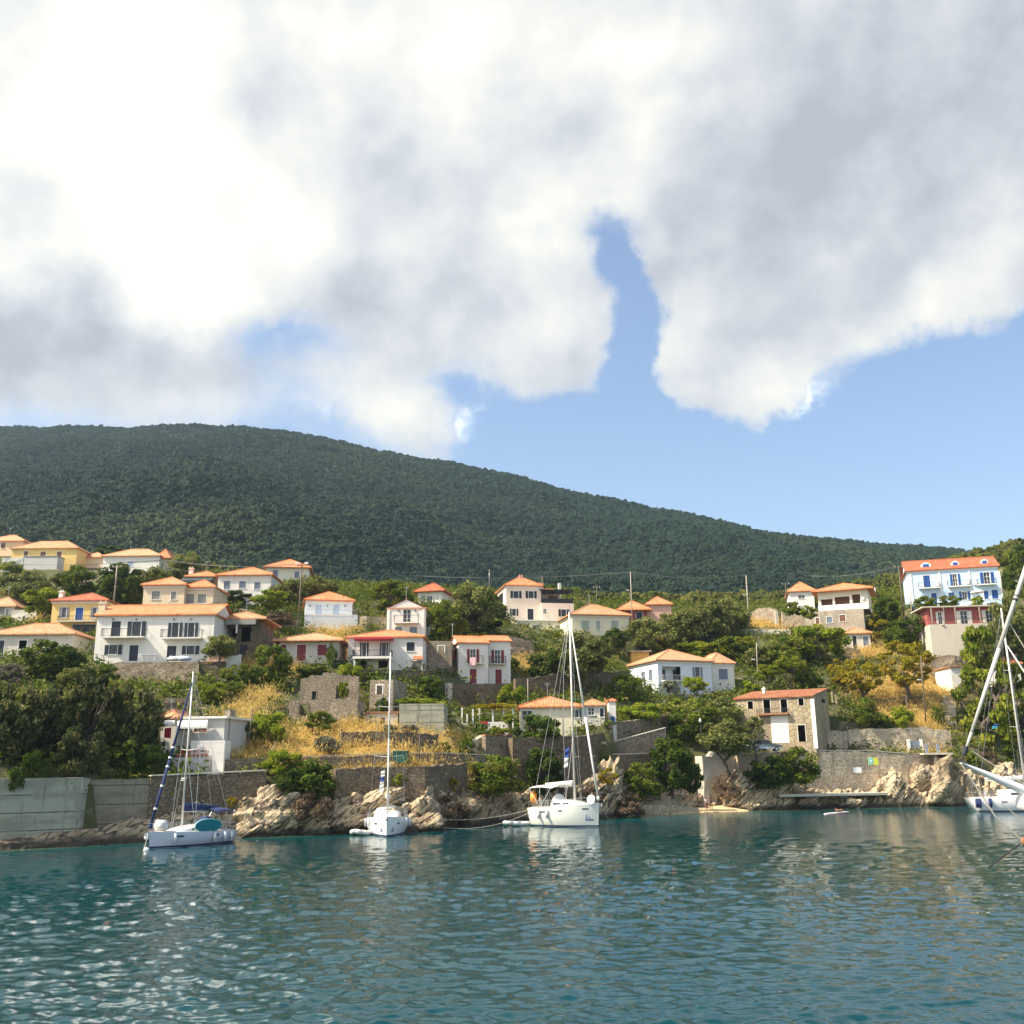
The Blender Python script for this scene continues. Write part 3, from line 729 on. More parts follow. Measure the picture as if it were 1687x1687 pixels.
# ------------------------------------------------------------------ house builder
PADS = []
FOOT = []      # footprints, kept free of ground cover
class House:
    def __init__(s, name, label, cat='house', group=None):
        s.name, s.label, s.cat, s.group = name, label, cat, group; s.root = None
    def block(s, pl, pr, base, eave, Y=None, dY=0.0, d=8.0, roof='hip', ridge=None, wall='white', tile='tile', over=.4, foot=4.0,
              wins=(), left=(), right=(), rname='roof', hr=None, par=.0, ridgeY=None, top_open=False, band=None, pad=True):
        pm = (pl + pr) / 2
        Y = hit(pm, base).y if Y is None else Y + YO(pm)
        A = P(pl, base, Y - dY / 2); B = P(pr, base, Y + dY / 2); z0 = P(pm, base, Y).z
        ux = Vector((B.x - A.x, B.y - A.y, 0)); w = ux.length; ux.normalize(); uy = Vector((-ux.y, ux.x, 0))
        mid = (A + B) / 2; mid.z = z0
        Mw = Matrix(((ux.x, uy.x, 0, mid.x), (ux.y, uy.y, 0, mid.y), (0, 0, 1, mid.z), (0, 0, 0, 1)))
        if s.root is None:
            s.root = empty(s.name, mid, math.atan2(ux.y, ux.x), s.label, s.cat, s.group); s.R = Mw
        T = s.R.inverted() @ Mw
        s.T, s.Mw, s.w, s.d, s.Y = T, Mw, w, d, Y - YO(pm)
        FOOT.append((mid.x + uy.x * d / 2, mid.y + uy.y * d / 2, max(w, d) * .55))
        if s.root is None or 1:
            dz = z0 - zt(mid.x, mid.y)
            if abs(dz) > 1.2: print('PADCHECK', s.label[:50], round(dz, 1), 'Y', round(Y, 1), 'hit', round(hit(pm, base).y, 1))
        if foot >= 1 and pad: PADS.append((mid.x, mid.y, math.atan2(ux.y, ux.x), w, d, z0))
        Mi = Mw.inverted()
        def onplane(px, py, o, n):
            r = ray(px, py); c = Vector((0, 0, CAM_H)); t = (o - c).dot(n) / r.dot(n); return Mi @ (c + r * t)
        s.front = lambda px, py: onplane(px, py, mid, uy)
        s.leftp = lambda px, py: onplane(px, py, mid - ux * (w / 2), ux)
        s.rightp = lambda px, py: onplane(px, py, mid + ux * (w / 2), ux)
        h = s.front(pm, eave).z; s.h = h
        wm = M[wall]
        # front / side walls with real openings
        def holes(lst, f, k):
            r = []
            for q in lst:
                x0, y0, x1, y1, st = q[:5]
                xm, ym = (x0 + x1) / 2, (y0 + y1) / 2
                if k == 'x': a, b2 = f(x0, ym).x, f(x1, ym).x
                else: a, b2 = f(x0, ym).y, f(x1, ym).y
                zb, ztp = f(xm, y1).z, f(xm, y0).z
                a, b2 = min(a, b2), max(a, b2)
                r.append((a, b2, zb, ztp, st, q[5:] if len(q) > 5 else ()))
            return r
        W = MB(T)
        def gridwall(u0, u1, v0, v1, hs, mapf, flip):
            us = sorted({u0, u1} | {a for hh in hs for a in hh[:2] if u0 < a < u1}); vs = sorted({v0, v1} | {a for hh in hs for a in hh[2:4] if v0 < a < v1})
            for i in range(len(us) - 1):
                for j in range(len(vs) - 1):
                    cu, cv = (us[i] + us[i + 1]) / 2, (vs[j] + vs[j + 1]) / 2
                    if any(hh[0] < cu < hh[1] and hh[2] < cv < hh[3] for hh in hs): continue
                    q = [mapf(us[i], vs[j], 0), mapf(us[i + 1], vs[j], 0), mapf(us[i + 1], vs[j + 1], 0), mapf(us[i], vs[j + 1], 0)]
                    W.add(q if not flip else q[::-1], [(0, 1, 2, 3)])
            for hh in hs:
                a, b2, c, e = hh[:4]; D = .22
                for p0, p1 in (((a, c), (a, e)), ((a, e), (b2, e)), ((b2, e), (b2, c)), ((b2, c), (a, c))):
                    W.add([mapf(*p0, 0), mapf(*p1, 0), mapf(*p1, D), mapf(*p0, D)], [(0, 1, 2, 3)])
        def hole_of(hh):
            a, b2, c, e, st, ex = hh
            if st == 'o':
                q = (b2 - a) * .27; return (a + q, b2 - q, c, e)
            return (a, b2, c, e)
        mf = lambda u, v, dd: (u, dd, v)
        ml = lambda u, v, dd: (-w / 2 + dd, u, v)
        mrr = lambda u, v, dd: (w / 2 - dd, u, v)
        hf = holes(wins, s.front, 'x'); hl = holes(left, s.leftp, 'y'); hrr = holes(right, s.rightp, 'y')
        gridwall(-w / 2, w / 2, -foot, h + par, [hole_of(q) for q in hf], mf, False)
        gridwall(0, d, -foot, h + par, [hole_of(q) for q in hl], ml, True)
        gridwall(0, d, -foot, h + par, [hole_of(q) for q in hrr], mrr, False)
        W.add([(-w / 2, d, -foot), (w / 2, d, -foot), (w / 2, d, h + par), (-w / 2, d, h + par)], [(3, 2, 1, 0)])
        if hr is None:
            if ridge is not None:
                yy = d / 2 if roof in ('hip', 'gx') else (0 if roof == 'gy' else d)
                wy = (Mw @ Vector((0, yy, 0))).y
                r = ray(pm, ridge); hr = max(.3, CAM_H + r.z * wy / r.y - mid.z - h)
            else: hr = 1.6
        # roof
        Rf = MB(T); o = over; x0, x1, y0, y1 = -w / 2 - o, w / 2 + o, -o, d + o; zt_ = h + .14; zb = h - .02
        def slope(vs):
            a, b2 = Vector(vs[0]), Vector(vs[1]); n = (b2 - a).cross(Vector(vs[-1]) - a)
            e = (b2 - a).normalized(); g2 = n.normalized().cross(e)
            Rf.add(vs, [tuple(range(len(vs)))], [[((Vector(v) - a).dot(e), (Vector(v) - a).dot(g2)) for v in vs]])
        if roof in ('hip', 'gx', 'gy'):
            c = [(x0, y0, zt_), (x1, y0, zt_), (x1, y1, zt_), (x0, y1, zt_)]
            Wd, Dd = x1 - x0, y1 - y0
            if roof == 'hip':
                if Wd >= Dd: k = (Wd - Dd) / 2 * 1.0; r0, r1 = (-k - .02, d / 2, h + hr), (k + .02, d / 2, h + hr); alongx = True
                else: k = (Dd - Wd) / 2; r0, r1 = (0, d / 2 - k - .02, h + hr), (0, d / 2 + k + .02, h + hr); alongx = False
            elif roof == 'gx': r0, r1, alongx = (x0, d / 2, h + hr), (x1, d / 2, h + hr), True
            else: r0, r1, alongx = (0, y0, h + hr), (0, y1, h + hr), False
            if alongx:
                slope([c[0], c[1], r1, r0]); slope([c[2], c[3], r0, r1])
                if roof == 'hip': slope([c[1], c[2], r1]); slope([c[3], c[0], r0])
            else:
                slope([c[1], c[2], r1, r0]); slope([c[3], c[0], r0, r1])
                if roof == 'hip': slope([c[0], c[1], r0]); slope([c[2], c[3], r1])
            if roof == 'gx':
                for sx_ in (-1, 1): W.add([(sx_ * w / 2, 0, h), (sx_ * w / 2, d, h), (sx_ * w / 2, d / 2, h + hr - .12)], [(0, 1, 2)])
            if roof == 'gy':
                for yy in (0, d): W.add([(-w / 2, yy, h), (w / 2, yy, h), (0, yy, h + hr - .12)], [(0, 1, 2)])
            # ridge and hip caps
            if roof == 'hip':
                ends = [(c[0], r0), (c[3], r0), (c[1], r1), (c[2], r1)] if alongx else [(c[0], r0), (c[1], r0), (c[2], r1), (c[3], r1)]
                for a, b2 in ends: Rf.tube(a, b2, .10, .10, 5)
            Rf.tube(r0, r1, .11, .11, 5)
        elif roof == 'shed':
            c = [(x0, y0, zt_), (x1, y0, zt_), (x1, y1, h + hr), (x0, y1, h + hr)]; slope(c)
            for sx_ in (-1, 1): W.add([(sx_ * w / 2, 0, h), (sx_ * w / 2, d, h), (sx_ * w / 2, d, h + hr - .15)], [(0, 1, 2)])
            W.add([(-w / 2, d, h), (w / 2, d, h), (w / 2, d, h + hr - .15), (-w / 2, d, h + hr - .15)], [(0, 1, 2, 3)])
        elif roof == 'flat': Rf.box(x0, x1, y0, y1, h + par - .002, h + par + .18)
        elif roof == 'deck': Rf.box(-w / 2 + .01, w / 2 - .01, .01, d - .01, h - .25, h - .1)
        if roof in ('hip', 'gx', 'gy', 'shed'):
            if roof == 'shed': Rf.box(x0, x1, y0, y0 + .05, zb, zt_ - .002)
            else:
                Rf.add([(x0, y0, zb), (x1, y0, zb), (x1, y1, zb), (x0, y1, zb)], [(3, 2, 1, 0)])
                for a, b2 in (((x0, y0), (x1, y0)), ((x1, y0), (x1, y1)), ((x1, y1), (x0, y1)), ((x0, y1), (x0, y0))):
                    Rf.add([(a[0], a[1], zb), (b2[0], b2[1], zb), (b2[0], b2[1], zt_), (a[0], a[1], zt_)], [(0, 1, 2, 3)])
        wo = W.build('wall', wm, s.root)
        if roof and roof != 'none':
            Rf.build(rname, M[tile] if roof not in ('flat', 'deck') or tile != 'tile' else M['trim'], s.root)
        if band:    # projecting cornice under the eaves
            bm_ = MB(T); bm_.box(-w / 2 - .12, w / 2 + .12, -.12, d + .12, h - .32, h - .05); bm_.build('cornice', M[band], s.root)
        for q in hf: s.opening(q, mf, T)
        for q in hl: s.opening(q, ml, T)
        for q in hrr: s.opening(q, mrr, T)
        return s
    def opening(s, q, mf, T):
        a, b2, c, e, st, ex = q
        col = ex[0] if len(ex) > 0 else 'navy'; fr = ex[1] if len(ex) > 1 else 'trim'
        def bx(mb, u0, u1, v0, v1, d0, d1):
            p = [mf(u, v, dd) for dd in (d0, d1) for u, v in ((u0, v0), (u1, v0), (u1, v1), (u0, v1))]
            mb.add(p, [(0, 1, 2, 3), (7, 6, 5, 4), (0, 4, 5, 1), (1, 5, 6, 2), (2, 6, 7, 3), (3, 7, 4, 0)])
        if st == 'h':
            m = MB(T); t = .12
            if fr != 'none':
                bx(m, a - t, a, c, e + t, -.035, .1); bx(m, b2, b2 + t, c, e + t, -.035, .1); bx(m, a, b2, e, e + t, -.035, .1)
                f = m.build('window', M[fr], s.root)
            else: f = s.root
            return
        oa, ob = a, b2
        if st == 'o': k = (b2 - a) * .27; a, b2 = a + k, b2 - k
        t = .09
        m = MB(T)
        bx(m, a - t, a, c - .02, e + t, -.03, .08); bx(m, b2, b2 + t, c - .02, e + t, -.03, .08); bx(m, a, b2, e, e + t, -.03, .08)
        isdoor = (e - c) > 1.75
        if not isdoor: bx(m, a - t - .05, b2 + t + .05, c - .1, c - .02, -.09, .08)
        f = m.build('door' if st == 'd' else 'window', M[fr], s.root)
        if st in ('g', 'o'):
            m = MB(T); bx(m, a, b2, c, e, .16, .20); m.build('pane', M['glass'], f)
            m = MB(T); um = (a + b2) / 2; bw = .035
            bx(m, um - bw, um + bw, c, e, .12, .155); bx(m, a, a + .06, c, e, .12, .155); bx(m, b2 - .06, b2, c, e, .12, .155)
            for vv in np.linspace(c, e, 4 if isdoor else 3): bx(m, a + .06, b2 - .06, min(max(vv - .02, c), e - .04), min(max(vv + .02, c + .04), e), .125, .150)
            m.build('glazing_bars', M['trim'] if st == 'g' or col in ('maroon', 'blue') else M[col], f)
        if st == 's' or st == 'd':
            for u0, u1 in (((a, (a + b2) / 2 - .01), ((a + b2) / 2 + .01, b2)) if (b2 - a) > .75 else ((a, b2),)):
                m = MB(T); bx(m, u0, u1, c, e, .06, .10)
                n = max(3, int((e - c) / .16))
                if st == 's':
                    for i in range(n): vv = c + .06 + (e - c - .12) * (i + .5) / n; bx(m, u0 + .06, u1 - .06, vv - .035, vv + .02, .035, .061)
                else:
                    for v0, v1 in ((.08, .45), (.52, .94)): bx(m, u0 + .1, u1 - .1, c + (e - c) * v0, c + (e - c) * v1, .04, .061)
                m.build('shutter' if st == 's' else 'leaf', M[col], f)
        if st == 'o':
            for u0, u1 in ((oa, a - t - .01), (b2 + t + .01, ob)):
                if u1 - u0 < .1: u0, u1 = min(u0, u1 - .12), u1
                m = MB(T); bx(m, u0, u1, c, e, -.085, -.04)
                n = max(3, int((e - c) / .16))
                for i in range(n): vv = c + .05 + (e - c - .1) * (i + .5) / n; bx(m, u0 + .05, u1 - .05, vv - .03, vv + .02, -.105, -.0845)
                m.build('shutter', M[col], f)
    def balcony(s, x0, x1, ys, yr, dep=1.1, mat='trim', rail='iron', slab=.16, bars=.14):
        a, b2 = s.front(x0, ys).x, s.front(x1, ys).x; z = s.front((x0 + x1) / 2, ys).z; zr = s.front((x0 + x1) / 2, yr).z
        m = MB(s.T); m.box(a, b2, -dep, -.003, z - slab, z); bal = m.build('balcony', M[mat], s.root)
        s.railing(a, b2, -dep + .05, z, zr, bal, rail, dep - .06, bars); return bal
    def railing(s, a, b2, y, z, zr, parent, rail='iron', dep=0, bars=.14):
        m = MB(s.T); r = .022
        m.tube((a, y, zr), (b2, y, zr), .03); m.tube((a, y, z + .1), (b2, y, z + .1), r)
        n = max(2, int((b2 - a) / bars))
        for i in range(n + 1):
            u = a + (b2 - a) * i / n; m.tube((u, y, z), (u, y, zr), .012 if i % 8 else .025, None, 4)
        if dep:
            for u in (a, b2):
                m.tube((u, y, zr), (u, y + dep, zr), .03)
                for i in range(1, int(dep / bars)): m.tube((u, y + i * bars, z), (u, y + i * bars, zr), .012, None, 4)
        return m.build('railing', M[rail], parent)
    def chimney(s, px, pt, pb, wpx, y=None, mat='white', parent=None):
        y = s.d * .35 if y is None else y
        wy = (s.Mw @ Vector((0, y, 0))).y
        def loc(px_, py_): return s.Mw.inverted() @ P(px_, py_, wy)
        a = loc(px - wpx / 2, pb).x; b2 = loc(px + wpx / 2, pb).x; z0 = loc(px, pb).z - .8; z1 = loc(px, pt).z
        m = MB(s.T); m.box(a, b2, y - .35, y + .35, z0, z1 - .18); m.box(a - .07, b2 + .07, y - .42, y + .42, z1 - .18, z1)
        for u in (a + .12, b2 - .12): m.tube((u, y, z1), (u, y, z1 + .25), .08, .07)
        roofs = [c for c in s.root.children if c.name.startswith('roof')]
        return m.build('chimney', M[mat], roofs[-1] if roofs else s.root)
    def part(s, name, mat, parent=None):
        return PartCtx(s, name, mat, parent or s.root)
    def fbox(s, name, mat, x0, y0, x1, y1, d0, d1, parent=None):
        """box on the facade from pixel rectangle, depth d0..d1 (negative = in front)"""
        xm, ym = (x0 + x1) / 2, (y0 + y1) / 2
        a, b2 = s.front(x0, ym).x, s.front(x1, ym).x; zb, ztp = s.front(xm, y1).z, s.front(xm, y0).z
        m = MB(s.T); m.box(min(a, b2), max(a, b2), d0, d1, zb, ztp); return m.build(name, M[mat], parent or s.root)

# ------------------------------------------------------------------ walls
CUTS = []
def masonry(name, label, pts, mat, th=.5, deep=1.5, rough=.12, cap=None, cat='wall', group=None, front=0.0, seg=.7):
    """pts: (px, py_top, py_bottom[, Y]) from left to right"""
    Q = []
    for q in pts:
        px, t, bt = q[:3]; Y = q[3] + YO(px) if len(q) > 3 else hit(px, bt).y
        Y -= front
        a = P(px, bt, Y); Q.append((a.x, a.y, a.z - deep, P(px, t, Y).z))
    if not any(len(q) > 4 for q in pts) and name not in ('sea_wall', 'cliff_wall', 'stone_block'): CUTS.append([(q[0], q[1], q[2] + deep) for q in Q])
    V = []; Fc = []; rs = random.Random(len(label) * 7 + int(pts[0][0]))
    out = []
    for i in range(len(Q) - 1):
        a, b2 = Q[i], Q[i + 1]; n = max(1, int(math.hypot(b2[0] - a[0], b2[1] - a[1]) / seg))
        for k in range(n): out.append([a[j] + (b2[j] - a[j]) * k / n for j in range(4)])
    out.append(list(Q[-1]))
    org = Vector((out[len(out) // 2][0], out[len(out) // 2][1], out[len(out) // 2][2]))
    nv = 7; m = MB()
    dirx, diry = Q[-1][0] - Q[0][0], Q[-1][1] - Q[0][1]; L_ = math.hypot(dirx, diry); bx_, by_ = -diry / L_, dirx / L_
    rows = []
    for q in out:
        top = q[3] + rs.uniform(-rough, rough)
        col = []
        for j in range(nv):
            z = q[2] + (top - q[2]) * j / (nv - 1); w = rs.uniform(-rough, rough) * .45
            col.append(Vector((q[0] - bx_ * w, q[1] - by_ * w, z)) - org)
        col.append(Vector((q[0] + bx_ * th, q[1] + by_ * th, top)) - org); col.append(Vector((q[0] + bx_ * th, q[1] + by_ * th, q[2])) - org)
        rows.append(col)
    vs = [v for c in rows for v in c]; k = nv + 2
    fs = [(i * k + j, (i + 1) * k + j, (i + 1) * k + j + 1, i * k + j + 1) for i in range(len(rows) - 1) for j in range(k - 1)]
    fs += [tuple(range(k))[::-1], tuple((len(rows) - 1) * k + j for j in range(k))]
    m.add(vs, fs); o = m.build(name, M[mat]); o.location = org; tag(o, label, cat, group)
    if cap:
        c = MB()
        for i in range(len(out) - 1):
            a, b2 = out[i], out[i + 1]
            p = [Vector((q[0] - bx_ * s_, q[1] - by_ * s_, q[3] + .1 + z_)) - org for q in (a, b2) for s_ in (.06, -th - .06) for z_ in (0, .1)]
            c.add(p, [(0, 4, 5, 1), (1, 5, 7, 3), (2, 3, 7, 6), (0, 2, 6, 4), (0, 1, 3, 2), (4, 6, 7, 5)])
        c.build('coping', M[cap], o)
    return o
# ------------------------------------------------------------------ the village
H = House
# upper left row
h = H('house', 'small peach house with one dark window at the far upper left edge').block(-32, 36, 916, 892, Y=212, d=8, ridge=882, wall='peach', tile='tile_pale', wins=[(1.7, 894.5, 9, 903.5, 's', 'brown')])
h = H('house', 'long mustard yellow house with brown shuttered windows high on the upper left').block(16, 124, 938, 904, Y=203, d=8, ridge=892, wall='yellow', tile='tile_old', wins=[(39.5, 908, 46.5, 915.5, 's', 'brown'), (66.5, 908.7, 75.5, 916.5, 's', 'brown'), (93.5, 908.6, 101.6, 919, 's', 'brown'), (94, 928, 99.5, 934, 'h', 'brown', 'none')])
h = H('outbuilding', 'grey flat topped annex standing in front of the mustard yellow house', 'outbuilding').block(37, 93, 938, 917, Y=199, d=3.2, roof='flat', wall='greywall', tile='concrete', over=.1)
masonry('garden_wall', 'short white garden wall left of the grey annex', [(2, 919, 935, 198), (37, 919, 935, 199)], 'white', .3)
h = H('house', 'tiny low house with pale orange roof between the yellow and the white house').block(135, 169, 936, 919, Y=208, d=6, ridge=911.5, wall='beige', tile='tile_pale')
h = H('house', 'white house under a wide low orange roof at the upper left, one pale blue window').block(168, 261, 944, 916.5, Y=200, d=8, ridge=905, wall='white', tile='tile_pale', wins=[(210, 925, 220, 933, 's', 'paleblue')])
h.block(261, 274, 946, 921, Y=202, d=6, ridge=908, wall='cream', tile='tile', wins=[(263, 928, 268, 940, 'd', 'brown')], over=.9)
h = H('house', 'yellow house with coral red pyramid roof and navy garage door on the left').block(81, 171, 1048, 990.5, Y=None, d=8.5, ridge=978, wall='yellow', tile='tile_red', band='trim',
    wins=[(98, 1000.5, 113, 1017.5, 'o', 'slate'), (124.5, 1001, 137, 1021, 's', 'blue'), (149.5, 1001, 162, 1017.5, 'o', 'slate'), (119, 1029, 157, 1047, 'd', 'navy', 'greywall')])
h.balcony(99, 162, 1024, 1016, 1.0, 'greywall'); h.chimney(101, 974.5, 988, 6.5, 2.2, 'trim')
h = H('house', 'low weathered white house with mottled orange roof at the left edge').block(-26, 118, 1082, 1046, d=8, ridge=1027.6, wall='offwhite', tile='tile_old',
    wins=[(-1, 1055, 6.6, 1077, 'd', 'navy'), (31, 1055, 44, 1069, 'h'), (74, 1056, 82, 1066, 's', 'navy')], hr=None)
h = H('house', 'faded old cottage with grey roof at the left edge behind the mottled orange roof').block(-30, 22, 1024, 1000, Y=158, d=7, ridge=985, wall='offwhite', tile='tile_pale', wins=[(-2, 1000.5, 8, 1013, 's', 'greyshut'), (10, 1003, 14, 1014, 's', 'greyshut')])
masonry('stone_wall', 'broken pale wall with a brown gate beside the faded old cottage', [(17, 1006, 1026, 156), (43, 1003, 1026, 156), (62, 1008, 1026, 156)], 'offwhite', .35)

# big white house and its neighbours
h = H('house', 'large white house with long orange roof and two balconies over a stone terrace wall').block(153.5, 349, 1092, 1014, d=8.5, roof='gx', ridge=997, wall='white', tile='tile', over=.35,
    wins=[(183.5, 1023.5, 198.5, 1049, 's', 'navy'), (210, 1024, 240, 1049.5, 'o', 'navy'), (277, 1026, 300.5, 1050.5, 'o', 'navy'), (304, 1026, 326, 1050.6, 'o', 'navy'),
          (172.6, 1062.5, 201, 1078, 'o', 'navy'), (213, 1063, 227.5, 1089, 's', 'navy'), (275, 1064, 290, 1089, 's', 'navy'), (300, 1064, 328, 1078, 'o', 'navy')])
h.balcony(172, 241, 1050, 1037, 1.1); h.balcony(269, 335, 1051.5, 1038.5, 1.1); h.chimney(169, 993, 1005, 11, 2.2, 'beige')
for px in (187, 225, 287, 315): h.fbox('wall_lamp', 'iron', px - 1, 1019.5, px + 1, 1021.5, -.2, -.01)
YB = h.Y
masonry('retaining_wall', 'tall grey stone retaining wall under the terrace of the large white house', [(186, 1091, 1132, YB - 3.4), (325, 1091, 1134, YB - 3.4)], 'stone', .6, 2, .08)
masonry('retaining_wall', 'reddish brown wall right of the grey stone terrace wall', [(325, 1093, 1122, YB - 2.6), (370, 1092, 1118, YB - 2.4)], 'stone_dark', .5, 2, .05, 'terracotta')
masonry('garden_wall', 'low white curved parapet under the olive beside the stone verandah house', [(342, 1079, 1096, YB - 2.2), (376, 1080, 1096, YB - 1.8), (397, 1077, 1096, YB - 1)], 'white', .3)
h = H('house', 'beige house with two stepped orange roofs rising behind the large white house').block(234, 302, 1003, 964.5, Y=140, d=8, ridge=953, wall='beige', tile='tile', band='trim',
    wins=[(250, 974, 263.5, 987.5, 's', 'greyshut'), (282, 974.5, 290, 988, 's', 'greyshut')])
h.block(302, 350, 1003, 968.5, Y=141.2, d=7, ridge=958, wall='beige', tile='tile', band='trim', wins=[(306.6, 978.7, 319.6, 996.5, 's', 'greyshut'), (326, 979, 339.5, 993, 's', 'greyshut')])
h.fbox('parapet', 'trim', 294, 996, 349, 1003, -.9, -.75)
h = H('house', 'low house with a dark shade awning and chimney left of the vine pergola house').block(306, 356, 972, 950.5, Y=163, d=6, ridge=942, wall='stone_ruin', tile='tile', wins=[(318, 956, 350, 970, 'h', 'navy', 'none')])
m = MB(h.T); a, b2 = h.front(302, 955).x, h.front(354, 955).x; z1, z2 = h.front(330, 951).z, h.front(330, 960).z
m.add([(a, -.05, z1), (b2, -.05, z1), (b2, -2.2, z2), (a, -2.2, z2), (a, -.05, z1 - .05), (b2, -.05, z1 - .05), (b2, -2.2, z2 - .35), (a, -2.2, z2 - .35)], [(0, 1, 2, 3), (7, 6, 5, 4), (3, 2, 6, 7), (0, 3, 7, 4), (1, 5, 6, 2)])
m.build('awning', plain('awning_dark', (.035, .05, .05), .8), h.root); h.chimney(315, 936, 946, 6.5, 2, 'pink')
h = H('house', 'white house with three blue grey shuttered windows above a vine pergola').block(356, 444, 1008, 948, Y=158, d=8, ridge=935.5, wall='white', tile='tile',
    wins=[(369, 957, 379, 970.5, 's', 'slate'), (394, 957.6, 405, 969, 's', 'slate'), (419, 959, 429, 970.5, 's', 'slate'), (392.6, 989.5, 402.6, 1007, 's', 'slate'), (366, 989, 376, 1004, 's', 'navy')])
h = H('house', 'cream house with orange hip roof high on the slope behind a pole').block(437, 508, 966, 935.5, Y=196, dY=1.2, d=8.5, ridge=921.6, wall='cream', tile='tile', wins=[(449, 939, 458, 952, 's', 'slate'), (485, 941.5, 493, 952.5, 's', 'slate')], over=.6)
h = H('house', 'stone house with open shaded verandah and orange roof right of the large white house').block(357, 428, 1091, 1021.5, d=7, ridge=1009.5, wall='stone_dark', tile='tile_old', over=.8,
    wins=[(364, 1034, 390, 1050, 'h', 'navy', 'none'), (397.6, 1032.6, 413, 1057, 'h', 'navy', 'none'), (395, 1062.5, 407.6, 1087, 'd', 'black', 'stone_dark')])
h.fbox('beam', 'greyshut', 357, 1023, 425, 1031, -1.3, -.9)
for px in (364, 394): h.fbox('verandah_post', 'trim', px - 1.2, 1031, px + 1.2, 1045, -1.25, -1.05)
# centre left
h = H('house', 'white blue tinted house with coral pyramid roof above a plain white terrace block').block(503.5, 580, 1016, 990, Y=148, dY=1.6, d=8.5, ridge=976, wall='blueish', tile='tile', band='trim',
    wins=[(519.6, 996.5, 530.4, 1015, 's', 'paleblue'), (548.7, 996.5, 559, 1015, 's', 'paleblue')])
for px in (511, 539.5, 568.5): h.fbox('wall_lamp', 'iron', px - .8, 997, px + .8, 999.5, -.18, -.01)
h.block(501, 588.5, 1040, 1014.7, Y=145.4, dY=1.6, d=3.4, roof='flat', wall='blueish', tile='trim', over=.02)
h.railing(-h.w / 2 + .1, h.w / 2 - .1, .1, h.h + .18, h.h + 1.0, h.root, 'ironlight', 0, .18)
h = H('house', 'low white cottage with maroon door, pale orange roof and a climbing vine').block(459, 556, 1098, 1057, d=7, ridge=1044, wall='offwhite', tile='tile_pale', over=.9,
    wins=[(489, 1062, 504, 1088.5, 'd', 'maroon'), (523, 1062, 538, 1080, 'd', 'maroon'), (463, 1062, 472, 1073, 's', 'maroon')])
h = H('house', 'narrow white gable fronted house with one glazed door and a small balcony').block(636.5, 701, 1056, 1002.5, d=9, roof='gy', ridge=986.5, wall='white', tile='tile_pale', over=.12,
    wins=[(664, 1004, 677, 1026, 'g', 'paleblue'), (651, 1033, 662, 1041, 's', 'slate'), (675, 1033, 687, 1046, 's', 'slate')])
h.balcony(650, 690, 1026, 1015, 1.0); h.fbox('pilaster', 'trim', 639, 1004, 642, 1050, -.1, -.01); h.fbox('pilaster', 'trim', 696, 1004, 699, 1050, -.1, -.01)
for px in (657, 684): h.fbox('wall_lamp', 'iron', px - .8, 1004.5, px + .8, 1007.5, -.18, -.01)
h = H('house', 'white bungalow with deep shaded balcony and a flat orange hip roof').block(572, 696, 1104, 1050.5, d=8.5, ridge=1039, wall='white', tile='tile', over=.35,
    wins=[(593, 1059, 607, 1084, 'o', 'navy'), (626, 1059, 639, 1084, 'o', 'navy'), (670, 1058, 683, 1072.5, 's', 'navy'), (593, 1088.5, 605, 1101, 'h', 'navy', 'none'), (623, 1088.5, 639, 1101, 'h', 'navy', 'none'), (680, 1089, 694, 1110, 's', 'greyshut')], foot=5)
bal = h.balcony(585, 647, 1084, 1074, 2.2, 'trim', 'iron', .3)
h.fbox('canopy', 'redpaint', 587, 1053, 649, 1056, -2.3, -.02)
for px in (588, 646): h.fbox('post', 'trim', px - 1.2, 1086.5, px + 1.2, 1104, -2.15, -1.9)
for px in (589, 645): h.fbox('post', 'iron', px - .5, 1056, px + .5, 1084, -2.2, -2.1)
m = MB(h.T); a, b2 = h.front(682, 1085).x, h.front(697, 1085).x; z1 = h.front(690, 1083).z
m.add([(a, -.02, z1 + .2), (b2, -.02, z1 + .2), (b2, -1.3, z1 - .35), (a, -1.3, z1 - .35), (a, -.02, z1 + .08), (b2, -.02, z1 + .08), (b2, -1.3, z1 - .47), (a, -1.3, z1 - .47)], [(0, 1, 2, 3), (7, 6, 5, 4), (2, 6, 7, 3), (1, 5, 6, 2), (0, 3, 7, 4)]); m.build('porch_roof', M['tile'], h.root)
h = H('house', 'white house with salmon gable roof half hidden behind the tall olive').block(688, 728, 1004, 975, Y=172, dY=-1.0, d=8, ridge=963, wall='white', tile='tile_red', wins=[(695, 981, 700.5, 997, 'g'), (703, 982, 712, 997, 'g')], over=.7)
h = H('ruin', 'roofless stone house wall with one small square window left of the maroon shuttered house', 'ruin').block(697, 744, 1111, 1056, Y=None, d=5, roof='none', wall='stone_ruin', wins=[(721.5, 1064, 732, 1075.5, 'h', 'navy', 'trim')])
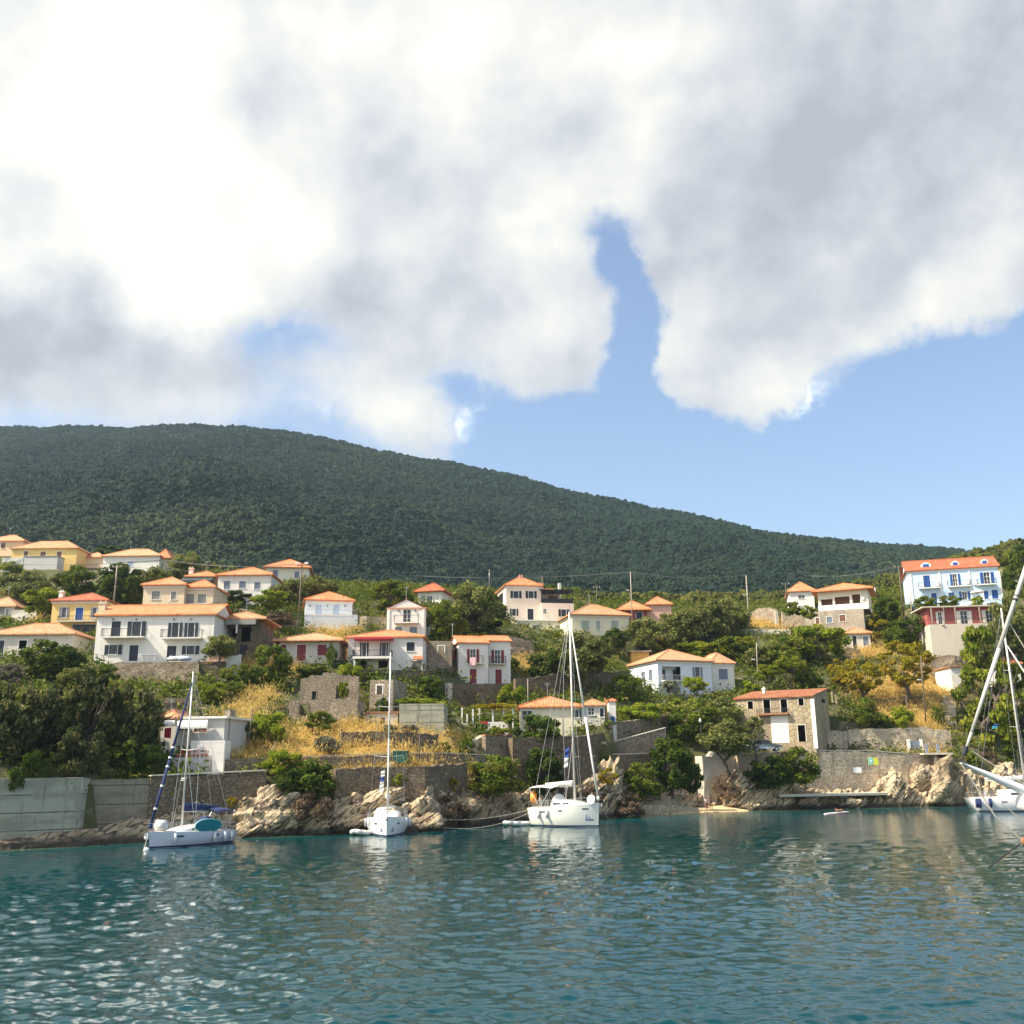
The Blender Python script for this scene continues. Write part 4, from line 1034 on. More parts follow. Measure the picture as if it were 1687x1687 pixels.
# white house with maroon doors
h = H('house', 'white semi-detached house with maroon shutters and two maroon doors').block(755, 804, 1126, 1060, Y=128.5, dY=.9, d=7.5, roof='gx', ridge=1048, wall='white', tile='tile', over=.25,
    wins=[(769.6, 1069.6, 789, 1092.5, 'o', 'maroon'), (774, 1102, 785, 1126, 'd', 'maroon')], left=[(747, 1070, 753, 1088, 's', 'maroon')])
h.balcony(772, 795, 1092.5, 1081, .7, 'greywall')
h.block(804.4, 841.5, 1126, 1057, Y=130.4, dY=.7, d=6.2, roof='gx', ridge=1047.5, wall='white', tile='tile', over=.25,
    wins=[(809.5, 1071, 830, 1093.5, 'o', 'maroon'), (816, 1103, 826.5, 1126, 'd', 'maroon')])
h.balcony(806, 832, 1093.5, 1082, .7, 'greywall')
YR = 128.5
tw = MB(); c = P(778.5, 1083, YR + YO(778) - .85)
tw.add([c + Vector((dx + .03 * math.sin(k * 2), -.02 * k, dz)) for k, (dx, dz) in enumerate([(-.38, 0), (.38, .02), (.40, -1.1), (-.36, -1.08)])], [(0, 1, 2, 3)])
tw.add([c + Vector((dx, .03, dz)) for dx, dz in [(-.38, 0), (.38, .02), (.38, -.9), (-.36, -.88)]], [(3, 2, 1, 0)]); tag(tw.build('towel', M['towelpink']), 'pink towel drying over the left balcony rail of the maroon shuttered house', 'towel')
masonry('retaining_wall', 'tall brown block retaining wall below the house with the maroon doors', [(744, 1127, 1176, YR - 1.9), (842, 1126, 1176, YR - 1.2)], 'stone_dark', .7, 2, .04)
masonry('wall_pier', 'pale upright masonry pier at the left corner of the brown block wall', [(738, 1125, 1178, YR - 2.2), (745, 1126, 1178, YR - 2.2)], 'concrete3', .7, 2, .03)
# pink villa group
h = H('house', 'tall pale pink house with black shutters, coral roof and a dark roof terrace pergola').block(834, 892, 1024, 965.5, Y=172, dY=1.3, d=8.5, ridge=951.5, wall='pink', tile='tile', band='trim',
    wins=[(841, 974, 859, 985.5, 'o', 'black'), (866, 974, 884, 985.5, 'o', 'black'), (840, 1003, 853.5, 1014.5, 'o', 'black'), (869, 1003, 879, 1021, 's', 'navy')], left=[(822, 978, 829, 996, 's', 'black')])
h.chimney(858, 949, 963, 6, 3, 'salmon')
h.block(892.3, 946, 1024, 994.6, Y=173.2, dY=1.2, d=8.4, roof='deck', wall='pink', tile='concrete', par=.1, wins=[(895, 1003, 900.5, 1011, 'g', 'black'), (920, 1004, 937.5, 1015.5, 'o', 'black')])
Tn, w, hh = h.T, h.w, h.h
m = MB(Tn); zt2 = h.front(918, 972).z
for u in (-w / 2 + .1, 0, w / 2 - .2): m.tube((u, .15, hh), (u, .15, zt2), .07); m.tube((u, 4.2, hh), (u, 4.2, zt2), .07)
for v in np.linspace(.1, 4.4, 12): m.box(-w / 2 - .2, w / 2 + .2, v - .05, v + .09, zt2, zt2 + .14)
for u in (-w / 2, w / 2 - .1): m.box(u, u + .1, 0, 4.5, zt2 - .15, zt2 - .002)
m.build('pergola', M['black'], h.root)
h.railing(-w / 2 + .05, w / 2 - .05, .08, hh + .1, hh + 1.05, h.root, 'iron', 0, .1)
m = MB(Tn); m.box(-w / 2 + .1, w / 2 - .1, .12, .15, hh + .12, hh + .95); m.build('screen', M['black'], h.root)
m = MB(Tn); m.box(-w / 2 + .02, w / 2 - 1.6, 4.6, 8.2, hh + .02, hh + 2.6); m.build('upper_room', M['pink'], h.root)
m = MB(Tn); m.box(-w / 2 + 2.4, -w / 2 + 4.2, 4.52, 4.595, hh + .02, hh + 2.1); m.build('door', M['navy'], h.root)
m = MB(Tn); x0, x1, y0, y1, z0, z1 = -w / 2 - .2, w / 2 - 1.2, 4.2, 8.6, hh + 2.62, hh + 3.9
m.add([(x0, y0, z0), (x1, y0, z0), (x1, y1, z0), (x0, y1, z0), (x0, 6.4, z1), (x1 - 1, 6.4, z1)], [(0, 1, 5, 4), (1, 2, 5), (2, 3, 4, 5), (3, 0, 4), (3, 2, 1, 0)], [[(0, 0), (5, 0), (5, 2), (0, 2)], [(0, 0), (4, 0), (2, 2)], [(0, 0), (5, 0), (5, 2), (0, 2)], [(0, 0), (4, 0), (2, 2)], [(0, 0)] * 4])
m.build('roof', M['tile'], h.root)
m = MB(Tn); xx = h.front(902, 960).x; m.box(xx - .3, xx + .3, 5, 5.6, hh + 3, hh + 4.6); m.box(xx - .4, xx + .4, 4.9, 5.7, hh + 4.6, hh + 4.75); m.tube((xx + .2, 5.3, hh + 4.75), (xx + .2, 5.3, hh + 6.2), .03); m.build('chimney', M['salmon'], h.root)
m = MB(Tn); xx = h.front(935, 965).x; m.box(xx - .25, xx + .25, 6, 6.5, hh, hh + 5); m.build('chimney', M['white'], h.root)
h = H('house', 'flat roofed pale yellow lower building with light green shutters under the pink house').block(850, 930, 1068, 1023, Y=166, dY=.8, d=5.5, roof='flat', wall='paleyellow', tile='paleyellow' if False else 'trim', over=.15,
    wins=[(877, 1030, 889, 1044.5, 's', 'palegreen'), (914, 1030, 923, 1044, 's', 'palegreen')], foot=6)
for px in (863.5, 904.5): h.fbox('wall_lamp', 'iron', px - .8, 1027, px + .8, 1029.5, -.18, -.01)
h = H('house', 'pale cream house with old orange pyramid roof and grey green shutters beside the pink house').block(943, 1037, 1046, 1014, Y=162, dY=2.2, d=9, ridge=996, wall='paleyellow', tile='tile_old', band='trim', over=.5,
    wins=[(958, 1022.5, 970.5, 1037.5, 's', 'palegreen'), (982, 1022.5, 988.6, 1037.5, 's', 'palegreen'), (1006.6, 1022.5, 1019, 1036, 's', 'palegreen')], left=[(934, 1026, 938, 1038, 's', 'palegreen')])
h = H('house', 'brick red house with two coral roofs half hidden by olives near the tall pole').block(1023, 1066, 1028, 1006, Y=186, d=7, ridge=990.5, wall='red', tile='tile', over=.9, wins=[(1048, 1008.5, 1058.5, 1020, 'd', 'navy')])
h.block(1066.3, 1107, 1028, 996.5, Y=186.5, d=8, ridge=984.7, wall='salmon', tile='tile', over=.4)

# middle right white house
h = H('house', 'large white house with salmon roof, corner balcony and sunlit left side wall').block(1086, 1175, 1151, 1089.5, Y=146, dY=3.2, d=9.5, ridge=1070, wall='blueish', tile='tile_pale', band='trim', over=.45,
    wins=[(1091, 1098, 1122, 1121, 'h', 'slate', 'none'), (1141, 1099, 1157, 1116, 'o', 'slate'), (1098.5, 1131, 1105, 1152, 'd', 'navy'), (1106, 1132, 1121, 1150, 's', 'greyshut')],
    left=[(1057, 1107, 1063, 1122.5, 's', 'slate'), (1069, 1103.5, 1075, 1121, 's', 'slate'), (1061, 1138, 1064, 1143, 'g'), (1069.5, 1134, 1075.5, 1146, 's', 'slate')])
m = MB(h.T); a, b2 = h.front(1091, 1110).x, h.front(1122, 1110).x; zb, ztp = h.front(1106, 1121).z, h.front(1106, 1098).z
m.box(a + .02, b2 - .02, 1.5, 1.6, zb - .3, ztp + .2); m.build('recess_wall', M['blueish'], h.root)
for x0, x1 in ((1091.5, 1103.5), (1115.5, 1121)):
    m = MB(h.T); m.box(h.front(x0, 1110).x + .1, h.front(x1, 1110).x, 1.40, 1.49, zb, ztp - .35); m.build('door', M['navy'], h.root)
h.balcony(1090, 1124, 1121.5, 1113, .9, 'trim', 'ironlight'); h.railing(h.front(1088, 1150).x, h.front(1122, 1150).x, -2, h.front(1100, 1153).z, h.front(1100, 1145).z, h.root, 'ironlight')
h.block(1175.3, 1212, 1149, 1093.5, Y=149.4, dY=.9, d=6.5, ridge=1077, wall='white', tile='tile_pale', band='trim', over=.3, wins=[(1184, 1102, 1199, 1119.5, 's', 'slate')])
# yellow house by the water
h = H('house', 'yellow bungalow with orange hip roof and dark green shutters above the sea wall').block(857, 958, 1214, 1165.5, d=7, ridge=1148.5, wall='paleyellow', tile='tile', over=.35,
    wins=[(860, 1171, 877, 1186, 'g'), (943, 1169, 968 - 11, 1182, 'o', 'darkgreen')], foot=5)
h.block(958.4, 997, 1195, 1163, Y=h.Y + 1.6, d=5, ridge=1152.5, wall='offwhite', tile='tile_old', over=.25, wins=[(969, 1165.8, 979, 1178, 'g'), (988.5, 1167, 994.5, 1181, 'd', 'navy')])
h = H('chimney_stack', 'white block with orange tiled cap and a blue box behind the palm shed terrace', 'chimney').block(1003.5, 1015.5, 1194, 1156, Y=118, pad=False, d=1.6, roof='hip', hr=.4, wall='white', tile='tile', over=.12)
h.fbox('box', 'bluebox', 1006, 1180.5, 1012, 1191, -.35, -.01)
# ruin with orange roof
h = H('ruin', 'derelict two storey house with ragged orange roof and empty dark openings', 'ruin').block(1216, 1345, 1236, 1149.5, dY=-5.2, d=9.5, roof='shed', hr=1.7, wall='ruinwall', tile='tile_rust', over=.25, foot=2.5,
    wins=[(1232, 1155.5, 1240.5, 1168, 'h', '', 'concrete3'), (1258, 1152.5, 1269, 1175, 'h', '', 'concrete3'), (1286.5, 1152, 1297, 1174, 'h', '', 'concrete3'), (1315.5, 1150.5, 1324, 1162, 'h', '', 'concrete3'), (1288, 1196, 1297.5, 1218.5, 'h', '', 'concrete3'), (1315, 1194.6, 1327, 1222, 'h', '', 'concrete3')],
    right=[(1372, 1141, 1378, 1158, 'h', '', 'stone_ruin'), (1353, 1141, 1359, 1158, 'h', '', 'stone_ruin')])
h.balcony(1249, 1300, 1175.5, 1168, .8, 'rust', 'iron', .2); h.fbox('white_render_patch', 'white', 1271, 1179, 1299.5, 1224, -.03, -.004)
h.fbox('corner_quoin', 'trim', 1338, 1151, 1344.5, 1233, -.035, -.003); h.chimney(1254, 1133, 1143, 4.5, 6, 'white')
h = H('hut', 'small old cottage with patched roof above the golden trees', 'cottage').block(1395, 1436, 1072, 1044, d=5.5, ridge=1034, wall='offwhite', tile='tile_old', over=.4, wins=[(1405, 1047.5, 1411.5, 1068, 'd', 'black'), (1422, 1048.5, 1431, 1064, 's', 'slate')], dY=-.6)
masonry('garden_wall', 'short maroon brown wall in front of the small old cottage', [(1391, 1068, 1080), (1418, 1069, 1082)], 'stone_dark', .3)
# villa
h = H('villa', 'cream hilltop villa with long verandah on a natural stone basement', 'villa').block(1328, 1426, 1042, 1005, Y=168, dY=-3.6, d=9, roof='none', wall='stone_villa', wins=[(1362, 1016, 1371, 1026, 's', 'slate'), (1383, 1013, 1393, 1024, 's', 'brown'), (1344, 1018, 1350, 1028, 's', 'brown')], foot=5)
h.block(1349, 1432, 1004, 973, Y=169.2, dY=-3.4, d=8.5, ridge=961, wall='cream', tile='tile', over=1.1, wins=[(1353, 987, 1372, 1003, 'h', '', 'none'), (1375.5, 983, 1400, 1001, 'h', '', 'none'), (1404, 979, 1417, 994, 'h', '', 'none')], right=[(1443, 978, 1449, 987, 'g')], foot=.1)
m = MB(h.T); m.box(-h.w / 2 + .1, h.w / 2 - 1.5, 1.6, 1.7, .05, h.h - .2); m.build('recess_wall', M['brown'], h.root)
h.fbox('parapet', 'trim', 1349, 997, 1430, 1005, -1.3, -1.1)
h.fbox('balcony_slab', 'trim', 1347, 1003.4, 1432, 1007, -1.35, -.01)
h.fbox('air_conditioner', 'plastic', 1419, 984, 1424, 988, -.3, -.01)
h.block(1301, 1342, 994, 974.5, Y=194, pad=False, dY=-1, d=8, ridge=960.6, wall='white', tile='tile', over=.5, wins=[(1315, 980.5, 1326, 986.5, 'g')], foot=5)
# blue row house
h = H('row_house', 'tall pale blue terrace of three houses with royal blue shutters and dormers', 'row house').block(1500, 1651, 997, 937, Y=166, dY=-4.2, d=9.5, roof='gx', ridge=921, wall='skyblue', tile='tile_red', band='trim', over=.4,
    wins=[(1521.5, 948, 1532.5, 968.5, 's', 'blue'), (1565.5, 945.6, 1582, 966, 'o', 'blue'), (1615, 942.7, 1637.5, 963.7, 'o', 'blue'), (1534.5, 977, 1543.5, 993, 's', 'blue'), (1562.5, 976, 1572.5, 984, 's', 'blue'), (1580.5, 974.6, 1598, 988.5, 'o', 'blue'), (1621, 973, 1628.5, 987, 's', 'blue'), (1634, 971.5, 1644.5, 986.5, 's', 'blue')], foot=5)
h.balcony(1513, 1548, 969, 960.5, 1.0, 'trim'); h.balcony(1561, 1599, 966, 957, 1.0, 'trim'); h.balcony(1609.5, 1641, 963, 954.5, 1.0, 'trim')
for px, py in ((1545, 963), (1594, 960), (1606, 961.5)): h.fbox('air_conditioner', 'plastic', px - 2.6, py - 2.4, px + 2.6, py + 2.4, -.4, -.01)
for px in (1502, 1550, 1599.5, 1649): h.fbox('pilaster', 'trim', px - 1.5, 941, px + 1.5, 996, -.12, -.01)
rf = [c for c in h.root.children if c.name.startswith('roof')][0]
for px, py, wd in ((1526, 929, 17), (1574.5, 926, 13), (1623, 923, 12)):
    c = h.front(px, py); y0 = 1.0; wd2 = wd / 2 * h.w / 151; zc = h.h + .15; m = MB(h.T)
    arch = [(-wd2, -.1), (-wd2, .85), (-wd2 * .6, 1.15), (0, 1.28), (wd2 * .6, 1.15), (wd2, .85), (wd2, -.1)]
    m.prism([(c.x + a, zc + q + .25) for a, q in arch], y0, y0 + 3, 'y'); dm = m.build('dormer', M['trim'], rf)
    m = MB(h.T); m.box(c.x - wd2 * .62, c.x + wd2 * .62, y0 - .06, y0 - .005, zc + .35, zc + 1.2); m.build('shutter', M['blue'], dm)
h = H('house', 'dark red bungalow with verandah and white doors on a high concrete base').block(1529, 1646, 1029.5, 1000.5, Y=158, dY=-1.2, d=5.5, roof='flat', wall='red', tile='concrete3', over=.9,
    wins=[(1542, 1008, 1556, 1028, 'o', 'trim'), (1576, 1006.5, 1601, 1028, 'o', 'trim'), (1618, 1005, 1642, 1026, 'o', 'trim')], foot=.3)
h.railing(-h.w / 2 + .1, h.w / 2 - .1, -1.35, .05, .95, h.root, 'iron', 0, .13)
for px in (1531, 1570, 1610, 1644): h.fbox('verandah_post', 'woodpale', px - .9, 1002, px + .9, 1029, -1.4, -1.25)
m = MB(h.T); m.box(-h.w / 2 - .2, h.w / 2 + .2, -1.5, 5.4, -8, -.002); m.build('concrete_base', M['concrete3'], h.root)
h = H('house', 'white house with grey roof edge half hidden behind the pine at the right').block(1570, 1592, 1137, 1099, Y=147, d=6, roof='flat', wall='white', tile='tile_pale', over=.3)
h.block(1640, 1684, 1130, 1094, Y=150, d=6, ridge=1083, wall='white', tile='tile', over=.4); h.chimney(1671, 1077.5, 1088, 6, 3, 'salmon')
# bottom left white house above the sea wall
h = H('house', 'stacked white seaside house with white awnings and flat roof behind the left yacht').block(287, 368, 1226, 1184, Y=89.5, pad=False, dY=-.6, d=6, roof='flat', wall='greywall', tile='trim', over=.35, wins=[(319.6, 1196, 341, 1206, 's', 'brown'), (290, 1194, 308, 1203, 'h', '', 'none')], foot=4)
h.block(261, 287, 1256, 1184, Y=88.9, d=5, ridge=1171.5, wall='white', tile='tile_pale', over=.2, wins=[(264, 1222, 272.5, 1228, 'h', '', 'none')], foot=3)
h.block(313, 369, 1246, 1223.5, Y=87.2, pad=False, d=2, roof='flat', wall='white', tile='trim', over=.01, foot=4)
for x0, x1, y0, y1, Yq in ((293, 342, 1186, 1197, 89.2), (260, 288, 1187, 1193, 88.5)):
    Yq += YO(300); a, b2 = P(x0, y0, Yq), P(x1, y0, Yq); c2, d2 = P(x0 - 2, y1, Yq - 1.3), P(x1 - 1, y1 - 1, Yq - 1.3)
    Ri = h.R.inverted(); up = Vector((0, 0, .05)); m = MB(Ri); m.add([a, b2, d2, c2, a - up, b2 - up, d2 - up * 4, c2 - up * 4], [(0, 1, 2, 3), (7, 6, 5, 4), (2, 6, 7, 3), (0, 3, 7, 4), (1, 5, 6, 2)]); m.build('awning', M['canvas'], h.root)
masonry('garden_wall', 'grey rendered terrace wall with flower pots below the seaside house', [(276, 1249, 1276, 86.2), (346, 1245, 1276, 86.2)], 'greywall', .4, 1, .03)
masonry('garden_wall', 'narrow white stair wall at the right of the seaside house', [(348, 1242, 1276, 85.9), (367, 1238, 1276, 85.9)], 'white', .5, 1, .02)
tw = MB(); c = P(276, 1208, 88.2 + YO(300)); 
for yy, k in ((0, 1), (.03, -1)): tw.add([c + Vector((-.3, yy, .45)), c + Vector((.3, yy, .5)), c + Vector((.32, yy, -.45)), c + Vector((-.28, yy, -.4))], [(0, 1, 2, 3)[::k]])
tag(tw.build('towel', M['redpaint']), 'bright red towel hanging on the seaside house behind the left yacht', 'towel')
h = H('shed', 'small shed with a yellow board front under the big olives', 'shed').block(1040, 1070, 1094, 1074, Y=158, d=3, roof='flat', wall='yellowboard', tile='woodpale', over=.4)
# ruins in the middle
h = H('ruin', 'roofless grey stone ruin with two rows of broken walls in the middle of the slope', 'ruin').block(475, 588, 1196, 1153.5, Y=None, d=6, roof='none', wall='stone_ruin', wins=[(494, 1161, 508, 1180, 'h', '', 'stone_dark')], foot=2)
Yq = h.Y
h.block(494, 590, 1156, 1124, Y=Yq + 6.2, d=.6, roof='none', wall='stone_ruin', wins=[(514, 1139, 521, 1152, 'h', '', 'stone_ruin'), (554, 1130, 566, 1150, 'h', '', 'stone_ruin')], foot=6)
m = MB(h.T); rs = random.Random(4)
for i in range(40):
    k_ = h.w / 40; u = -h.w / 2 + k_ * (i + .5); q = max(0, 1.2 - abs(u) * .25) * 1.0
    m.box(u - k_ * .49, u + k_ * .49, .02, .55, h.h - .02, h.h + .1 + q * .7 + rs.uniform(0, .3))
m.build('broken_wall_top', M['stone_ruin'], h.root)
h = H('ruin', 'narrow roofless stone tower with one white framed window', 'ruin').block(608, 647, 1178, 1120, Y=112, dY=-.6, d=5, roof='none', wall='stone_ruin', wins=[(620.5, 1129, 630, 1144, 'h', '', 'trim')], foot=4)
h = H('outbuilding', 'flat roofed windowless grey concrete block with streaked walls', 'outbuilding').block(657, 731, 1212, 1162, Y=None, d=6, roof='flat', wall='concrete', tile='concrete', over=.02)
h = H('outbuilding', 'lower pale shed with rusty roof edge against the grey concrete block', 'outbuilding').block(602, 655, 1203, 1175, Y=h.Y + 1, d=4, roof='flat', wall='concrete3', tile='rust', over=.15, wins=[(626, 1183, 634, 1193, 'h', '', 'none')])
# stone ruin up right
masonry('stone_wall', 'broken stone ruin wall on the dry knoll beside the tall bare pole', [(1237, 1010, 1024), (1252, 1002, 1026), (1268, 1001, 1028), (1279, 1006, 1034)], 'stone_ruin', .6, 1.5, .3)
masonry('gate_pillar', 'pair of pale gate pillars under the hilltop villa', [(1279, 1006, 1036), (1284, 1007, 1036)], 'concrete3', .5, 1, .03)
masonry('gate_wall', 'pale gate wall with stone flank below the hilltop villa', [(1290, 1008, 1038), (1330, 1012, 1040)], 'stone_light', .5, 1.5, .1)
masonry('garden_wall', 'long low tan wall below the dry knoll at the upper right', [(1208, 1036, 1044), (1240, 1036, 1045), (1303, 1037, 1048)], 'concrete3', .4, 1.5, .05)

# ------------------------------------------------------------------ sea walls and terrace walls
def sy(px, k=1.0): return shoreP(px).y + k - YO(px)
masonry('sea_wall', 'pale streaked concrete sea wall at the left edge of the shore', [(-70, 1284, 1400, sy(-70, 1.2)), (8, 1283, 1398, sy(8, 1.2)), (128, 1281, 1392, sy(128, 1.2)), (147, 1283, 1386, sy(147, 4.2))], 'concrete', 2.2, 1, .02)
masonry('sea_wall', 'brown stained concrete sea wall panel between the pale wall and the stone wall', [(120, 1283, 1380, sy(120, 3.4)), (148, 1285, 1380, sy(148, 2.6)), (241, 1283, 1384, sy(241, 1.8))], 'concrete2', 1.5, 1, .03)
masonry('sea_wall', 'long brown stone sea wall behind the left yacht', [(241, 1281, 1384, sy(241, 1.6)), (330, 1277, 1376, sy(330, 1.8)), (434, 1272, 1374, sy(434, 2.4))], 'stone_dark', 1.2, 1, .08, 'concrete3')
masonry('terrace_wall', 'low stone wall on top of the sea wall right of the seaside house', [(369, 1250, 1275), (436, 1248, 1275)], 'stone', .5, 1.5, .08)
masonry('terrace_wall', 'long path wall of grey stone running across the slope to the green bin', [(484, 1249, 1268), (560, 1247, 1266), (650, 1244, 1262), (735, 1243, 1260), (800, 1246, 1262)], 'stone', .5, 2, .08, 'concrete3', front=.2)
masonry('terrace_wall', 'dark stone retaining wall under the path above the middle rocks', [(552, 1266, 1302), (650, 1264, 1302), (700, 1262, 1304), (770, 1258, 1312)], 'stone_dark', .7, 2, .1, front=1.0)
masonry('terrace_wall', 'upper dark stone terrace wall below the grey concrete block', [(562, 1206, 1230), (640, 1205, 1231), (693, 1209, 1236), (722, 1210, 1236)], 'stone_dark', .6, 2, .12)
masonry('terrace_wall', 'stone wall with orange coping below the pergola terrace', [(800, 1213, 1242), (845, 1212, 1246)], 'stone', .6, 2, .06, 'terracotta')
masonry('terrace_wall', 'light stone pier and steps wall below the pergola terrace', [(764, 1226, 1254, 101), (782, 1220, 1254, 101.5), (800, 1210, 1252, 102)], 'stone_light', .8, 2, .06)
masonry('terrace_wall', 'dark stone wall below the yellow bungalow', [(845, 1216, 1262), (960, 1213, 1262), (1002, 1206, 1240)], 'stone_dark', .7, 3, .06)
masonry('terrace_wall', 'deep shaded stone wall behind the mast of the middle yacht', [(850, 1250, 1318), (960, 1246, 1318), (985, 1246, 1300)], 'stone_dark', .8, 3, .08, front=1)
masonry('terrace_wall', 'stone wall topped by green shrubs right of the yellow bungalow', [(1000, 1192, 1226), (1050, 1186, 1216), (1102, 1180, 1204)], 'stone', .7, 2, .06)
masonry('ramp_wall', 'sloping stone ramp wall rising to the right behind the middle yacht', [(952, 1240, 1262, 114), (1020, 1222, 1262, 116), (1100, 1201, 1262, 118)], 'stone', .7, 2, .03, 'concrete3')
masonry('sea_wall', 'long low stone wall with pale coping behind the dark green bushes', [(952, 1248, 1300, 112.5), (1010, 1245, 1290, 113.5), (1088, 1242, 1290, 115.5)], 'stone_dark', .7, 2, .04, 'concrete3')
masonry('cliff_wall', 'smooth tan concrete buttress above the two people on the beach', [(1160, 1248, 1300, sy(1170, 4)), (1200, 1236, 1300, sy(1200, 5)), (1226, 1240, 1300, sy(1226, 5))], 'concrete3', 1.5, 3, .25)
masonry('sea_wall', 'tall sunny stone sea wall with two small signs at the right', [(1222, 1243, 1320, sy(1222, 3.8)), (1345, 1238, 1320, sy(1345, 3.4)), (1440, 1238, 1320, sy(1440, 3.2)), (1500, 1243, 1320, sy(1500, 3.2)), (1545, 1244, 1300, sy(1545, 4))], 'stone_light', 1.2, 1, .08, 'concrete3')
masonry('terrace_wall', 'upper sunny stone wall behind the railing posts at the right', [(1345, 1206, 1242, 132), (1400, 1203, 1242, 132.5), (1440, 1200, 1242, 133), (1530, 1198, 1242, 134), (1570, 1205, 1242, 135)], 'stone_light', .7, 2, .12)
masonry('terrace_wall', 'rough grey stone wall under the tall concrete base of the red bungalow', [(1520, 1082, 1104), (1575, 1080, 1104), (1620, 1078, 1100)], 'stone_ruin', .6, 2, .15)
masonry('terrace_wall', 'dark dry stone wall between the golden trees', [(1428, 1152, 1164), (1470, 1150, 1162), (1520, 1146, 1158)], 'stone_dark', .5, 1.5, .15)
masonry('terrace_wall', 'brown stone terrace wall under the white bungalow', [(585, 1104, 1122), (650, 1103, 1122), (700, 1108, 1126)], 'stone_dark', .6, 2, .1)
masonry('terrace_wall', 'rough brown stone wall in shadow above the yellow bungalow', [(850, 1118, 1148), (930, 1110, 1142), (1040, 1106, 1138)], 'stone_dark', .6, 2, .2)
masonry('terrace_wall', 'rubble bank wall under the terrace of the pink house', [(838, 1046, 1078), (858, 1050, 1082), (880, 1062, 1084)], 'stone_ruin', 1.2, 2, .3)
masonry('garden_wall', 'tan garden wall behind the bare brown tree', [(432, 1022, 1042), (495, 1020, 1040)], 'stone_ruin', .5, 1.5, .12)
masonry('garden_wall', 'rough brown wall above the roof of the seaside house', [(270, 1149, 1172), (312, 1149, 1172)], 'stone_dark', .5, 1.5, .1)
masonry('garden_wall', 'upright stone wall end at the right side of the seaside house', [(366, 1172, 1240, 90), (374, 1170, 1262, 90)], 'stone_ruin', 2.5, 1, .2)
masonry('garden_wall', 'stone wall with pale top right of the gable fronted house', [(589, 1016, 1034), (604, 1014, 1036), (636, 1018, 1038)], 'stone_ruin', .5, 1.5, .15)
# ------------------------------------------------------------------ level the ground under the houses
for Q in CUTS:       # drop the ground to the foot of each retaining wall
    for (x0, y0, z0), (x1, y1, z1) in zip(Q[:-1], Q[1:]):
        Lx = x1 - x0; u = np.clip((_gx - x0) / (Lx if abs(Lx) > .1 else .1), -.0, 1.0); yy = y0 + (y1 - y0) * u; zz = z0 + (z1 - z0) * u
        df = yy - _gy; lat = np.maximum(np.maximum(x0 - _gx, _gx - x1), 0)
        lim = zz - .1 - df * np.clip((zz - 5.5) / yy, 0, .2) * 1.15 + np.maximum(0, df - 7) * .8 + lat * 1.2
        GZ = np.where((df > -.3) & (df < 14) & (lat < 3), np.minimum(GZ, lim), GZ)
for (cx, cy, ang, w, d, z0) in PADS:
    ca, sa = math.cos(ang), math.sin(ang)
    lx = (_gx - cx) * ca + (_gy - cy) * sa; ly = -(_gx - cx) * sa + (_gy - cy) * ca
    dx = np.maximum(np.abs(lx) - w / 2, 0); dyf = np.where(ly < 0, -ly, np.maximum(ly - d, 0))
    dist = np.sqrt((dx / 1.6) ** 2 + (dyf / np.where(ly < 0, 1.25, 1.6)) ** 2)
    f = np.clip(1.25 - dist, 0, 1); f = f * f * (3 - 2 * f)
    f = np.where(ly > d * .5, f * .6, f)
    GZ = GZ * (1 - f) + (z0 - .06) * f
GZ = carve(GZ)
ground.data.vertices.foreach_set('co', np.stack([_gx, _gy, GZ], -1).astype(np.float32).ravel()); ground.data.update()

# ------------------------------------------------------------------ plants
def leafcloud(rng, n_cl, n_leaf, size, mode='round', rad=.30, hollow=.55):
    V = []; hue = []
    k = 0
    for c in range(n_cl):
        d = rng.normal(size=3); d /= np.linalg.norm(d)
        r = hollow + (1 - hollow) * rng.random() ** .5
        p = d * r * (1 - rad * .8)
        if mode == 'round': p[2] *= .95
        if mode == 'flat': p = np.array([p[0], p[1], rng.choice([-.55, -.1, .35, .7]) * (1 - .25 * rng.random()) + rng.normal() * .05]); s = 1 - .45 * max(p[2], 0); p[0] *= s; p[1] *= s
        if mode == 'pine':
            zc = rng.uniform(-.85, .95); rr = (.28 + .72 * (1 - (zc + .85) / 1.8) ** .7) * (.35 + .65 * rng.random() ** .6); a = rng.uniform(0, 6.283); p = np.array([rr * math.cos(a), rr * math.sin(a), zc - .12 * rr])
        if mode == 'dome': p[2] = abs(p[2]) * 1.5 - .6
        cr = rad * rng.uniform(.55, 1.15)
        g = rng.normal(size=(n_leaf, 3)); g /= np.linalg.norm(g, axis=1)[:, None]; g *= (cr * rng.random(n_leaf) ** .45)[:, None]
        if mode in ('flat', 'pine'): g[:, 2] *= .38
        else: g[:, 2] *= .8
        q = p + g
        nrm = rng.normal(size=(n_leaf, 3)) * .75 + g / cr * .8 + np.array([0, 0, .35])
        nrm /= np.linalg.norm(nrm, axis=1)[:, None]
        t = np.cross(nrm, rng.normal(size=(n_leaf, 3))); t /= np.linalg.norm(t, axis=1)[:, None]; b = np.cross(nrm, t)
        s = (size * rng.uniform(.6, 1.3, n_leaf))[:, None]
        V.append(np.stack([q - t * s * .5, q + b * s * .28, q + t * s * .5, q - b * s * .28], 1).reshape(-1, 3))
        hue.append(np.clip(rng.uniform(.15, .85) + rng.normal(size=n_leaf) * .22, 0, 1))
    V = np.concatenate(V); hue = np.concatenate(hue)
    return V, hue

